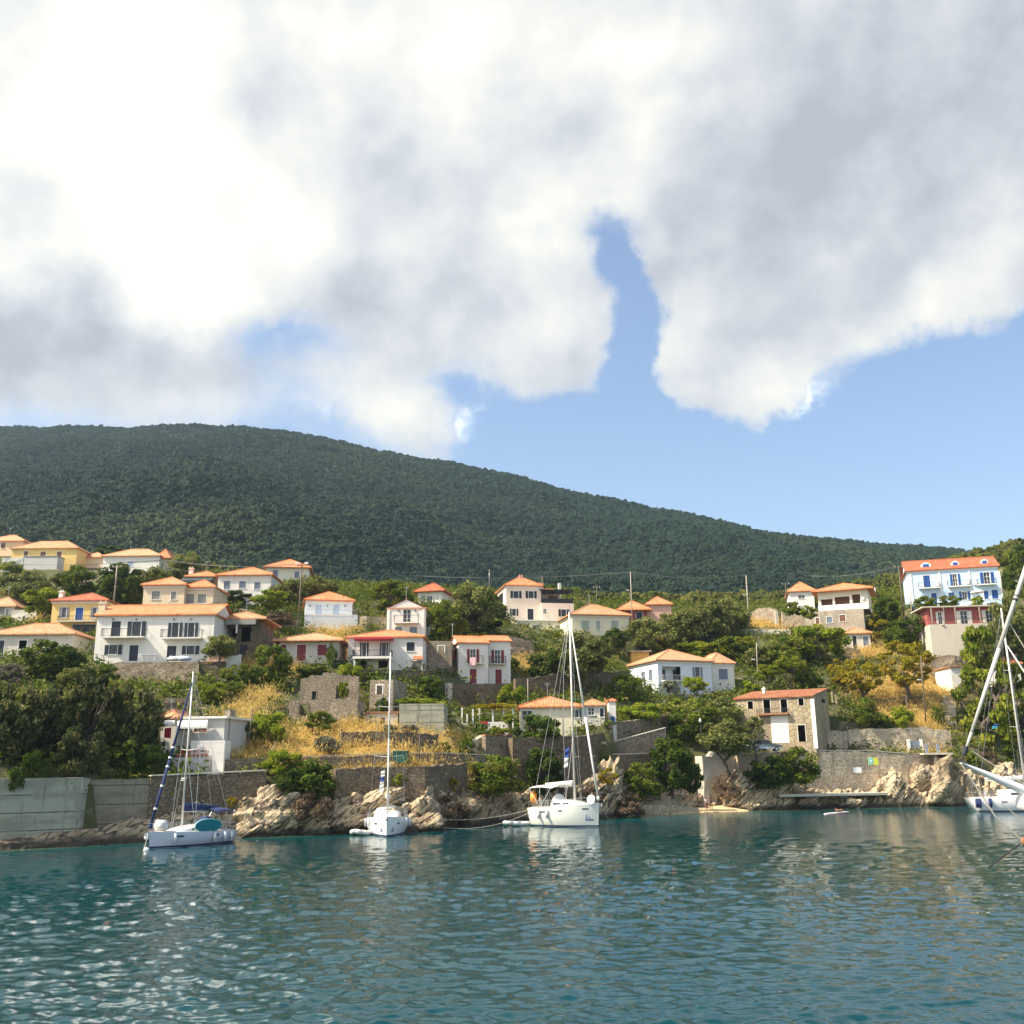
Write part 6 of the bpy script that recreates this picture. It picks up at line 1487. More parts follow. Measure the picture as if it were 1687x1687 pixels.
# ------------------------------------------------------------------ sailing boats
class Boat:
    def __init__(s, name, label, bow, stern, B, fb, fs, L=None, gel='gel', cat='sailboat', stripe='canvasnavy', bottom=True):
        b, t = onz(*bow) if len(bow) == 2 else Vector(bow), onz(*stern) if len(stern) == 2 else Vector(stern)
        d = (b - t); L0 = d.length; d.normalize()
        if L: t = b - d * L
        else: L = L0
        s.L, s.B, s.fb, s.fs = L, B, fb, fs
        c = (b + t) / 2; s.root = empty(name, (c.x, c.y, 0), math.atan2(d.y, d.x), label, cat)
        s.rows = 22; s.zs = [1, .72, .42, .12, 0, -.3]
        m = MB(); vs = []; fs_ = []
        for i in range(s.rows + 1):
            t_ = i / s.rows; ring = []
            for sd in (1, -1):
                r = [s.hp(t_, q, sd) for q in s.zs]; ring.append(r)
            full = ring[0] + ring[1][::-1]; vs += full
        k = len(s.zs) * 2
        fs_ = [(i * k + j, i * k + j + 1, (i + 1) * k + j + 1, (i + 1) * k + j) for i in range(s.rows) for j in range(k - 1)]
        fs_.append(tuple(range(k))[::-1])
        m.add(vs, fs_); s.hull = m.build('hull', M[gel], s.root, True)
        m = MB()
        for i in range(s.rows):
            for sd in (1, -1):
                q = [s.hp(i / s.rows, 1, sd), s.hp((i + 1) / s.rows, 1, sd)]; c0 = [Vector((p.x, 0, p.z + .07)) for p in q]
                m.add([q[0] - Vector((0, 0, .03)), q[1] - Vector((0, 0, .03)), c0[1], c0[0]], [(0, 1, 2, 3)])
        m.build('deck', M['deck'], s.root)
        m = MB()
        for z0, z1 in ((.02, .14),):
            for i in range(s.rows):
                for sd in (1, -1):
                    a = [s.hz(i / s.rows, z0, sd), s.hz((i + 1) / s.rows, z0, sd), s.hz((i + 1) / s.rows, z1, sd), s.hz(i / s.rows, z1, sd)]
                    m.add([p + Vector((0, sd * .012, 0)) for p in a], [(0, 1, 2, 3)])
        if bottom: m.build('waterline_stripe', M[stripe], s.hull)
    def sheer(s, t): return s.fs + (s.fb - s.fs) * t ** 1.4
    def half(s, t):
        if t > .42: return s.B / 2 * max(0.012, 1 - ((t - .42) / .58) ** 2.3)
        return s.B / 2 * (1 - .24 * ((.42 - t) / .42) ** 2)
    def hp(s, t, q, sd):
        z = s.sheer(t) * q if q >= 0 else q
        b = s.half(t) * {1: 1, .72: 1.0, .42: .97, .12: .86, 0: .80, -.3: .5}.get(q, 1)
        rake = .05 * s.L * (t > .5) * ((t - .5) / .5) ** 2 * (z / s.fb) * .5 - .04 * s.L * (1 - t) ** 6 * (z / s.fs)
        return Vector((-s.L / 2 + s.L * t + rake, sd * b, z))
    def hz(s, t, z, sd):
        q = z / s.sheer(t); ks = [1, .72, .42, .12, 0]; vs = [1, 1, .97, .86, .80]
        b = s.half(t) * float(np.interp(q, ks[::-1], vs[::-1])); p = s.hp(t, 1, sd); p0 = s.hp(t, 0, sd)
        return Vector((p0.x + (p.x - p0.x) * q, sd * b, z))
    def cabin(s, t0, t1, h, w=.62, glass=True, mat='gel'):
        m = MB(); n = 12; vs = []
        for i in range(n + 1):
            u = i / n; t = t0 + (t1 - t0) * u; x = -s.L / 2 + s.L * t; z = s.sheer(t) - .02
            hh = h * (1 - u ** 2.2) ** .8 * (1 if u > .06 else .96) + .02; b = min(s.half(t) * w, s.B / 2 * w)
            vs += [(x, b, z), (x, b * .93, z + hh * .75), (x, b * .72, z + hh), (x, -b * .72, z + hh), (x, -b * .93, z + hh * .75), (x, -b, z)]
        fs = [(i * 6 + j, i * 6 + j + 1, (i + 1) * 6 + j + 1, (i + 1) * 6 + j) for i in range(n) for j in range(5)] + [tuple(range(6))[::-1], tuple(n * 6 + j for j in range(6))]
        m.add(vs, fs); cb = m.build('cabin', M[mat], s.root, True)
        if glass:
            for sd in (1, -1):
                for u0, u1 in ((.08, .34), (.42, .62)):
                    m = MB(); pts = []
                    for u in (u0, u1):
                        t = t0 + (t1 - t0) * u; x = -s.L / 2 + s.L * t; hh = h * (1 - u ** 2.2) ** .8; b = min(s.half(t) * w, s.B / 2 * w)
                        for q in (.28, .62): pts.append((x, sd * (b * (1 - .07 * q / .75) + .015), s.sheer(t) + hh * q))
                    m.add(pts, [(0, 2, 3, 1)]); m.build('cabin_window', M['glass'], cb)
        return cb
    def mast(s, t, H, r=.09, boom=4.0, bh=1.7, cover='canvas', cov_r=.2, furl='canvas', furl_r=.06, sp=2, furl_top=.97, stripes=False):
        x = -s.L / 2 + s.L * t; z0 = s.sheer(t) - .1; s.mx, s.mz, s.mH = x, z0, H
        m = MB(); m.tube((x, 0, z0), (x - .12, 0, z0 + H), r, r * .75, 10); ms = m.build('mast', M['alu'], s.root, True)
        m = MB(); m.box(x - .16, x - .08, -.2, .2, z0 + H, z0 + H + .04); m.tube((x - .12, .1, z0 + H), (x - .12, .1, z0 + H + .7), .012); m.build('masthead_gear', M['iron'], ms)
        m = MB(); wz = []
        for i in range(sp):
            q = H * (.36 + .3 * i) if sp == 2 else H * .5; w = s.B * (.34 - .07 * i); wz.append((q, w))
            m.tube((x - .05, 0, z0 + q), (x - .35, w, z0 + q + .12), .035, .025); m.tube((x - .05, 0, z0 + q), (x - .35, -w, z0 + q + .12), .035, .025)
        m.build('spreaders', M['alu'], ms)
        m = MB(); rr = .014
        for sd in (1, -1):
            pts = [(x - .1, sd * s.half(t) * .92, s.sheer(t))] + [(x - .35, sd * w, z0 + q + .12) for q, w in wz] + [(x - .12, 0, z0 + H * .98)]
            m.path(pts, rr, 4); m.tube((x - .2, sd * s.half(t) * .9, s.sheer(t)), (x, 0, z0 + wz[0][0]), rr, None, 4)
            m.tube((-s.L / 2 + .1, sd * s.B * .3, s.fs), (x - .12, 0, z0 + H * .99), rr, None, 4)
        m.build('rigging', M['steel'], s.root)
        bx = s.L / 2 * .985 + .02 * s.L; top = Vector((x - .05, 0, z0 + H * furl_top)); bot = Vector((bx, 0, s.fb + .25))
        m = MB(); m.tube(bot, bot + (top - bot) * .02, furl_r * 1.6, None, 8); m.tube(bot + (top - bot) * .02, bot + (top - bot) * .45, furl_r, furl_r * 1.15, 8); m.tube(bot + (top - bot) * .45, top, furl_r * 1.15, furl_r * .5, 8); m.tube(Vector((bx, 0, s.fb)), bot, .02)
        fl = m.build('furled_sail', M[furl], s.root, True)
        if stripes:
            for q in (.12, .27, .40, .46, .53): m = MB(); m.tube(bot + (top - bot) * q, bot + (top - bot) * (q + .012), furl_r * 1.35, None, 8); m.build('sail_tie', M['canvas'], fl)
        m = MB(); zb = z0 + bh; m.tube((x - .1, 0, zb), (x - boom, 0, zb - .1), .06, None, 8); bo = m.build('boom', M['alu'], s.root, True)
        if cover:
            m = MB(); n = 8
            for i in range(n):
                u0, u1 = i / n, (i + 1) / n; rf = lambda u: cov_r * (1.25 - .75 * u)
                m.tube((x - .16 - boom * .97 * u0, 0, zb + .1 + rf(u0) * .6), (x - .16 - boom * .97 * u1, 0, zb + .1 + rf(u1) * .6), rf(u0), rf(u1), 9)
            m.build('sail_cover', M[cover], bo, True)
    def rails(s, h=.6):
        m = MB(); pts = {1: [], -1: []}
        for sd in (1, -1):
            for i in range(0, 11):
                t = .02 + .955 * i / 10; p = s.hp(t, 1, sd); p.y *= .96; q = p + Vector((0, 0, h)); m.tube(p, q, .014, None, 4); pts[sd].append(q)
            m.path(pts[sd], .012, 4); m.path([p - Vector((0, 0, h * .5)) for p in pts[sd]], .008, 4)
        m.path([pts[1][-1], Vector((s.L / 2 + .1 + .02 * s.L, 0, s.fb + h)), pts[-1][-1]], .02, 5); m.tube(pts[1][0], pts[-1][0], .018)
        m.build('guard_rail', M['steel'], s.root)
    def bimini(s, t0, t1, z, mat, w=.8, legs='steel'):
        m = MB(); n, k = 6, 7; vs = []
        for dz in (0, -.05):
            for i in range(n + 1):
                t = t0 + (t1 - t0) * i / n; x = -s.L / 2 + s.L * t
                for j in range(k + 1):
                    v = j / k * 2 - 1; vs.append((x, v * s.B / 2 * w, z + dz - .22 * v * v - .10 * (2 * i / n - 1) ** 2))
        N = (n + 1) * (k + 1); g = lambda i, j, o: o * N + i * (k + 1) + j
        fs = [(g(i, j, o), g(i + 1, j, o), g(i + 1, j + 1, o), g(i, j + 1, o)) for o in (0, 1) for i in range(n) for j in range(k)]
        fs += [(g(i, j, 0), g(i + 1, j, 0), g(i + 1, j, 1), g(i, j, 1)) for j in (0, k) for i in range(n)] + [(g(i, j, 0), g(i, j + 1, 0), g(i, j + 1, 1), g(i, j, 1)) for i in (0, n) for j in range(k)]
        m.add(vs, fs); bm_ = m.build('bimini', M[mat], s.root, True)
        m = MB(); xm = -s.L / 2 + s.L * (t0 + t1) / 2
        for sd in (1, -1):
            for t in (t0 + .005, t1 - .005, (t0 + t1) / 2): m.tube((xm, sd * s.B / 2 * w, s.fs + .05), (-s.L / 2 + s.L * t, sd * s.B / 2 * w * .99, z - .25), .02, None, 5)
        m.build('bimini_frame', M[legs], bm_)
    def sprayhood(s, t0, t1, h, mat, win=True):
        m = MB(); n, k = 5, 9; vs = []
        for i in range(n + 1):
            u = i / n; x = -s.L / 2 + s.L * (t0 + (t1 - t0) * u); z = s.sheer(t0) + .35
            for j in range(k + 1):
                a = PI * j / k; vs.append((x, math.cos(a) * s.B * .33 * (1 - .25 * u), z - .25 + h * (1 - u * .95) * math.sin(a) ** .6))
        m.add(vs, [(i * (k + 1) + j, (i + 1) * (k + 1) + j, (i + 1) * (k + 1) + j + 1, i * (k + 1) + j + 1) for i in range(n) for j in range(k)]); m.build('sprayhood', M[mat], s.root, True)
    def fender(s, t, sd, mat='plastic', l=.55, r=.11, drop=.15):
        p = s.hz(t, s.sheer(t) - drop, sd); y = p.y + sd * (r + .02); m = MB()
        m.tube((p.x, y, p.z), (p.x, y, p.z - l), r, None, 9); m.sphere((p.x, y, p.z), r, r, r * .8, 9, 5); m.sphere((p.x, y, p.z - l), r, r, r * .8, 9, 5)
        f = m.build('fender', M[mat], s.root, True)
        m = MB(); m.tube((p.x, y, p.z), (p.x, y - sd * .1, s.sheer(t) + .3), .012, None, 4); m.tube((p.x, y, p.z - l - .03), (p.x, y, p.z - l - .1), r * .55, r * .4, 7); m.build('fender_line', M['rubber'], f)
    def hullport(s, t, sd, z, w=.5, h=.13):
        m = MB(); p = [s.hz(t - w / s.L / 2, z - h / 2, sd), s.hz(t + w / s.L / 2, z - h / 2, sd), s.hz(t + w / s.L / 2, z + h / 2, sd), s.hz(t - w / s.L / 2, z + h / 2, sd)]
        m.add([q + Vector((0, sd * .015, 0)) for q in p], [(0, 1, 2, 3)]); m.build('hull_window', M['glass'], s.hull)
    def mark(s, name, polys, sd, mat):
        m = MB()
        for poly in polys: m.add([s.hz(t, z, sd) + Vector((0, sd * .014, 0)) for t, z in poly], [tuple(range(len(poly)))])
        m.build(name, M[mat], s.hull)
    def wheel(s, t, y=0):
        m = MB(); c = Vector((-s.L / 2 + s.L * t, y, s.fs + .75)); n = 14; r = .42
        pts = [c + Vector((0, r * math.cos(2 * PI * i / n), r * math.sin(2 * PI * i / n))) for i in range(n + 1)]
        m.path(pts, .02, 5)
        for i in range(0, n, 2): m.tube(c, pts[i], .012, None, 4)
        m.tube(c - Vector((0, 0, .8)), c, .08); m.build('wheel', M['steel'], s.root)
    def anchor(s):
        m = MB(); x = s.L / 2 + .03 * s.L; m.tube((x - .2, 0, s.fb - .02), (x + .25, 0, s.fb - .12), .04); m.add([(x + .25, -.14, s.fb - .3), (x + .25, .14, s.fb - .3), (x + .32, 0, s.fb - .05), (x - .1, 0, s.fb - .32)], [(0, 1, 2), (0, 1, 3), (1, 2, 3), (0, 2, 3)]); m.build('anchor', M['steel'], s.root)

# left yacht: bow towards the left and the camera
b1 = Boat('sailing_yacht', 'white sloop with navy furled sail and navy boom cover, moored at the left', (246, 1398), (368, 1387.2), 3.1, 1.18, .95, gel='gelgrey')
b1.cabin(.30, .74, .48, .66); b1.mast(.60, 12.2, .085, 3.4, 1.55, 'canvasnavy', .30, 'canvasnavy', .10, 1, .93, True); b1.rails(); b1.bimini(.02, .28, b1.fs + 1.75, 'canvasnavy'); b1.sprayhood(.27, .42, 1.0, 'canvasnavy'); b1.wheel(.12); b1.anchor()
for t in (.80, .35, .20, .10): b1.fender(t, 1)
b1.hullport(.74, 1, .78, .45); b1.hullport(.30, 1, .72, .4)
rt = b1.root.matrix_basis.to_3x3() if False else Matrix.Rotation(b1.root.rotation_euler.z, 3, 'Z')
def onboat(b, p): return Matrix.Rotation(b.root.rotation_euler.z, 4, 'Z') @ Vector(p) + b.root.location
m = MB(); n = 22; prof = []
for i in range(n): a = 2 * PI * i / n; prof.append((1.28 * math.cos(a) * abs(math.cos(a)) ** -.12, .46 * math.sin(a)))
m.prism(prof, -.05, .05, 'y')
o = m.build('paddle_board', M['teal']); o.location = onboat(b1, (-.55, b1.B / 2 * .97, b1.fs + .5)); o.rotation_euler = (.18, .03, b1.root.rotation_euler.z + PI); tag(o, 'teal oval paddle board strapped along the side rail of the left yacht', 'paddle board')
m = MB(); m.prism([(p[0] * 1.06, p[1] * 1.12) for p in prof], -.035, .035, 'y'); m.build('rim', plain('board_rim', (.35, .62, .60), .4), o)
m = MB(); m.sphere((0, 0, 0), .55, .42, .4, 12, 7); o = m.build('dinghy', M['tube'], None, True); o.location = onboat(b1, (b1.L * .36, -.1, b1.fb + .35)); tag(o, 'rolled up pale dinghy lying on the foredeck of the left yacht', 'dinghy')
m = MB(); m.tube((-.35, 0, .02), (.35, 0, .02), .44, .40, 10); mm_ = m.build('cover_strap', M['canvas'], o, True)
# second yacht, bow to the camera
bw = onz(637, 1379); st = bw + Vector((bw.x + .6, bw.y, 0)).normalized() * 11
b2 = Boat('sailing_yacht', 'white sloop seen bow on with a bare white mast, second from the left', tuple(bw), tuple(st), 3.7, 1.62, 1.2)
b2.cabin(.30, .78, .62, .70); b2.mast(.58, 14.6, .095, 4.2, 1.6, 'canvas', .2, None or 'canvas', .045, 2, .98); b2.rails(); b2.bimini(.03, .26, b2.fs + 1.8, 'canvas'); b2.sprayhood(.28, .42, 1.0, 'canvas'); b2.anchor(); b2.wheel(.12)
for t in (.7, .5): b2.fender(t, 1); b2.fender(t, -1)
for sd in (1, -1):
    b2.hullport(.84, sd, 1.0, .5, .13)
    b2.mark('sail_emblem', [[(.915, .45), (.93, .45), (.925, .80)], [(.935, .45), (.945, .45), (.928, .70)]], sd, 'flagblue'); b2.mark('lettering', [[(.90, .38), (.95, .38), (.95, .42), (.90, .42)]], sd, 'flagblue')
# middle yacht, bow to the right
b3 = Boat('sailing_yacht', 'large cream white sloop with cream bimini moored in the middle, bow to the right', (986, 1362), (886, 1359.5), 3.9, 2.15, 1.7, gel='cream_gel')
s3 = -1
b3.cabin(.34, .80, .62, .70, True, 'cream_gel'); b3.mast(.63, 19.0, .12, 3.2, 1.9, 'canvas', .22, 'canvas', .10, 2, .95); b3.rails(.62); b3.bimini(.0, .38, b3.fs + 2.15, 'canvas', .86, 'plastic'); b3.sprayhood(.36, .54, 1.1, 'canvas'); b3.anchor(); b3.wheel(.12, .6); b3.wheel(.12, -.6)
for t in (.2, .34): b3.fender(t, s3, 'tube', .7, .13, .25)
for t in (.22, .27, .54, .86): b3.hullport(t, s3, b3.sheer(t) - .42, .45, .13)
b3.mark('sail_emblem', [[(.86, .55), (.875, .55), (.873, .95), (.885, 1.2), (.868, 1.05)]], s3, 'flagblue'); b3.mark('lettering', [[(.885, .80), (.91, .80), (.91, .88), (.885, .88)], [(.88, .58), (.95, .58), (.95, .70), (.88, .70)]], s3, 'flagblue')
m = MB()
for k in (0, .35): m.tube((b3.L * .44, -.55, b3.fb + .3 + k * .2), (b3.L * .44, -.62, b3.fb + .32 + k * .2), .42, None, 14)
o = m.build('fender_disc', M['plastic'], b3.root)
m = MB(); m.box(-.3, .3, -.12, .12, -.45, .45); m.sphere((0, 0, .55), .14, .14, .16)
o = m.build('life_vest', M['orange'], None, True); o.location = onboat(b3, (-b3.L * .46, -b3.B * .3, b3.fs + .9)); tag(o, 'orange yellow life vest hung on the stern rail of the middle yacht', 'life vest')
# right yacht behind the bowsprit
bw = onz(1606, 1336.5); d_ = Vector((1, -.10, 0)).normalized()
b4 = Boat('sailing_yacht', 'white sloop with navy fenders half hidden behind the white bowsprit at the right', tuple(bw + d_ * 14.5), tuple(bw), 4.3, 1.9, 1.55)
b4.cabin(.22, .78, .85, .70); b4.mast(.42, 22.5, .13, 4.5, 2.0, 'canvas', .2, 'canvas', .12, 2, .80); b4.rails(); b4.wheel(.1)
for t in (.015, .03, .10): b4.fender(t, -1, 'canvasnavy', .75, .2, .2)
b4.hullport(.5, -1, 1.1, .8, .12); b4.hullport(.2, -1, 1.1, .6, .12)

# foreground sailing ship: only its bow gear reaches into the photo
YF = 54
def fg(px, py, dy=0): return P(px, py, YF + dy)
tip, root_ = fg(1583, 1257), fg(1760, 1334)
gs = empty('sailing_ship', (fg(1790, 1380).x, YF, 0), 0, 'white bowsprit and thick furled sail of a ship cut off by the right edge', 'sailing ship')
gl = Vector(gs.location)
m = MB(); n = 10; K = 12; vs = []
for i in range(n + 1):
    u0 = i / n; p0 = tip.lerp(root_, u0) - gl; hh = .05 + .36 * u0 ** .8
    vs += [p0 + Vector((0, math.cos(2 * PI * q / K) * (.16 + .3 * u0), math.sin(2 * PI * q / K) * hh)) for q in range(K)]
m.add(vs, [(i * K + q, i * K + (q + 1) % K, (i + 1) * K + (q + 1) % K, (i + 1) * K + q) for i in range(n) for q in range(K)] + [tuple(range(K))])
bs_ = m.build('bowsprit', M['gel'], gs, True)
m = MB(); a, b_ = fg(1680, 1318) - gl, fg(1760, 1345) - gl; m.tube(a, b_, .42, .5, 12); m.build('sail_bag', M['canvas'], gs, True)
m = MB(); q0, q1 = fg(1592, 1232) - gl, fg(1722, 838) - gl; m.tube(q0, q0.lerp(q1, .06), .06, .08, 10); m.tube(q0.lerp(q1, .06), q0.lerp(q1, .4), .08, .115, 10); m.tube(q0.lerp(q1, .4), q1, .115, .125, 10); q2 = q0 + (q1 - q0) * 1.7; m.tube(q1, q2, .125, .06, 10); fs__ = m.build('furled_sail', M['alu'], gs, True)
m = MB(); m.tube((q2.x + .2, q2.y, 2.5), (q2.x + .2, q2.y, q2.z + .6), .22, .13, 12); m.build('mast', M['alu'], gs, True)
m = MB()
for u in (.60, .605, .62): m.tube(q0.lerp(q1, u), q0.lerp(q1, u + .004), .135, None, 10)
m.build('sail_tie', M['rubber'], fs__)
m = MB(); m.tube(tip - gl, q0, .035); m.tube(fg(1588, 1244) - gl, fg(1592, 1230) - gl, .13, .13, 10); m.build('furler_drum', M['rubber'], gs)
sf = fg(1686, 1386) - gl
m = MB(); m.tube(tip - gl, fg(1588, 1266) - gl, .03); m.path([tip - gl, fg(1640, 1345) - gl, sf], .035, 6); m.tube(fg(1602, 1238) - gl, fg(1700, 1300) - gl, .025); m.tube(fg(1662, 1025) - gl, fg(1720, 1120) - gl, .03); m.tube(fg(1650, 1322) - gl, fg(1705, 1372) - gl, .025); m.build('stay', M['rope'], gs)
m = MB(); wp = onz(1618, 1427) - gl; m.tube(sf, wp - Vector((0, 0, .3)), .035, None, 7); m.build('anchor_chain', M['iron'], gs)
m = MB(); m.sphere(sf, .13, .13, .2); m.tube(sf, fg(1700, 1378) - gl, .13); m.build('stem_fitting', M['rust'], gs)
bh = Boat('hull_tmp', '', tuple(Vector((fg(1715, 1380).x, YF, 0))), tuple(Vector((fg(1715, 1380).x + 16, YF - 1.5, 0))), 5, 4.4, 3.4)
for c_ in list(bh.root.children):
    mw = Matrix.Translation(bh.root.location) @ Matrix.Rotation(bh.root.rotation_euler.z, 4, 'Z'); c_.parent = gs; c_.matrix_local = Matrix.Translation(-gl) @ mw
bpy.data.objects.remove(bh.root)

# dinghies
def dinghy(label, bow, stern, w, eng=True):
    a, c = onz(*bow), onz(*stern); d = a - c; Ln = d.length; ctr = (a + c) / 2
    r = empty('dinghy', (ctr.x, ctr.y, 0), math.atan2(d.y, d.x), label, 'dinghy'); m = MB(); R_ = .21; k = Ln / 2
    for sd in (1, -1): m.path([(-k, sd * w * .5, R_ * .9), (k * .35, sd * w * .5, R_), (k * .75, sd * w * .36, R_ + .08), (k, sd * .02, R_ + .2)], [R_ * .8, R_, R_ * .95, R_ * .8], 10)
    m.build('tube', M['tube'], r, True)
    m = MB(); m.box(-k + .1, k * .6, -w * .45, w * .45, .1, .16); m.build('floor', M['greyshut'], r); m = MB(); m.box(-.1, .15, -w * .42, w * .42, .36, .4); m.build('seat', M['wood'], r)
    if eng: m = MB(); m.box(-k - .25, -k + .05, -.13, .13, .45, .85); m.tube((-k - .1, 0, .45), (-k - .15, 0, -.3), .07); m.build('outboard_motor', M['rubber'], r)
dinghy('white inflatable dinghy trailing at the stern of the middle yacht', (832, 1362), (878, 1358), 1.4)
dinghy('small grey white dinghy lying left of the bow on yacht', (585, 1377), (606, 1374), 1.3, False)

# flags
def flag(label, px, y0, y1, wpx, Y, cols):
    o = None; s = Y / F; top = P(px, y0, Y); bot = P(px - 3, y1, Y); n = 7; w = wpx * s
    r = empty('flag', top, 0, label, 'flag')
    for ci, cmat in enumerate(cols):
        m = MB(); u0, u1 = ci / len(cols), (ci + 1) / len(cols)
        for side in (0, 1):
            g = [[(top.lerp(bot, u0 + (u1 - u0) * i / n) - top) + Vector((w * j / 3 - w / 2, .05 * math.sin(i * 1.3 + j + ci) + side * .012, 0)) for j in range(4)] for i in range(n + 1)]
            for i in range(n):
                for j in range(3): m.add([g[i][j], g[i][j + 1], g[i + 1][j + 1], g[i + 1][j]], [(0, 1, 2, 3)])
        m.build('cloth', M[cmat], r, True)
flag('hanging pennant with blue top and white tail at the mast of the middle yacht', 935, 1232, 1264, 6, b3.root.location.y + .6, ['flagblue', 'canvas'])
flag('limp white pennant with dark bands left of the bare white mast', 631, 1270, 1306, 6, b2.root.location.y + 1.5, ['canvas', 'flagblue', 'canvas', 'canvas'])
flag('small pale blue flag under the spreader of the right yacht', 1641, 1193, 1200, 8, b4.root.location.y - .5, ['flagblue', 'signcyan'])
flag('little cream burgee under the spreader of the left yacht', 304, 1281, 1286, 8, b1.root.location.y - .2, ['canvas'])

# mooring ropes
def rope(label, pts, sag=.3, r=.022):
    m = MB(); n = 10; o0 = Vector(pts[0]); out = []
    for a, c in zip(pts[:-1], pts[1:]):
        for i in range(n + 1): u = i / n; p = Vector(a).lerp(Vector(c), u); p.z -= sag * 4 * u * (1 - u); out.append(p - o0)
    m.path(out, r, 5); o = m.build('mooring_rope', M['rope']); o.location = o0; tag(o, label, 'rope')
rope('pale mooring rope from the middle yacht stern to the shore rocks, upper one', [onboat(b3, (-b3.L / 2, 0, b3.fs)), P(706, 1349, shoreP(706).y + 1.2)], .5)
rope('mooring rope dipping low from the middle yacht stern to the shore rocks', [onboat(b3, (-b3.L / 2, -1, b3.fs * .8)), P(700, 1358, shoreP(700).y + .6)], .9)
rope('pale mooring rope from the bow on yacht to the rocks on its left', [onboat(b2, (-b2.L * .2, -2, 1.2)), P(490, 1367, shoreP(490).y + .4)], .7)
rope('mooring rope from the left yacht stern slack in the water', [onboat(b1, (-b1.L / 2, 0, b1.fs * .8)), onz(425, 1385)], .3)
rope('anchor rope of the middle yacht slanting into the water', [onboat(b3, (b3.L / 2 + .2, 0, b3.fb - .2)), onz(1008, 1358)], .0)
rope('anchor rope at the bow of the left yacht', [onboat(b1, (b1.L / 2 + .2, 0, b1.fb - .2)), onz(236, 1403)], .0, .018)
m = MB(); m.sphere((0, 0, 0), .22, .22, .24); o = m.build('buoy', M['plastic'], None, True); o.location = onz(241, 1389) + Vector((0, 0, .45)); tag(o, 'white ball fender hanging at the bow of the left yacht', 'buoy')
m = MB(); m.sphere((0, 0, 0), .22, .22, .2); o = m.build('buoy', M['plastic'], None, True); o.location = onz(241, 1402) + Vector((0, 0, .05)); tag(o, 'small white buoy floating off the bow of the left yacht', 'buoy')

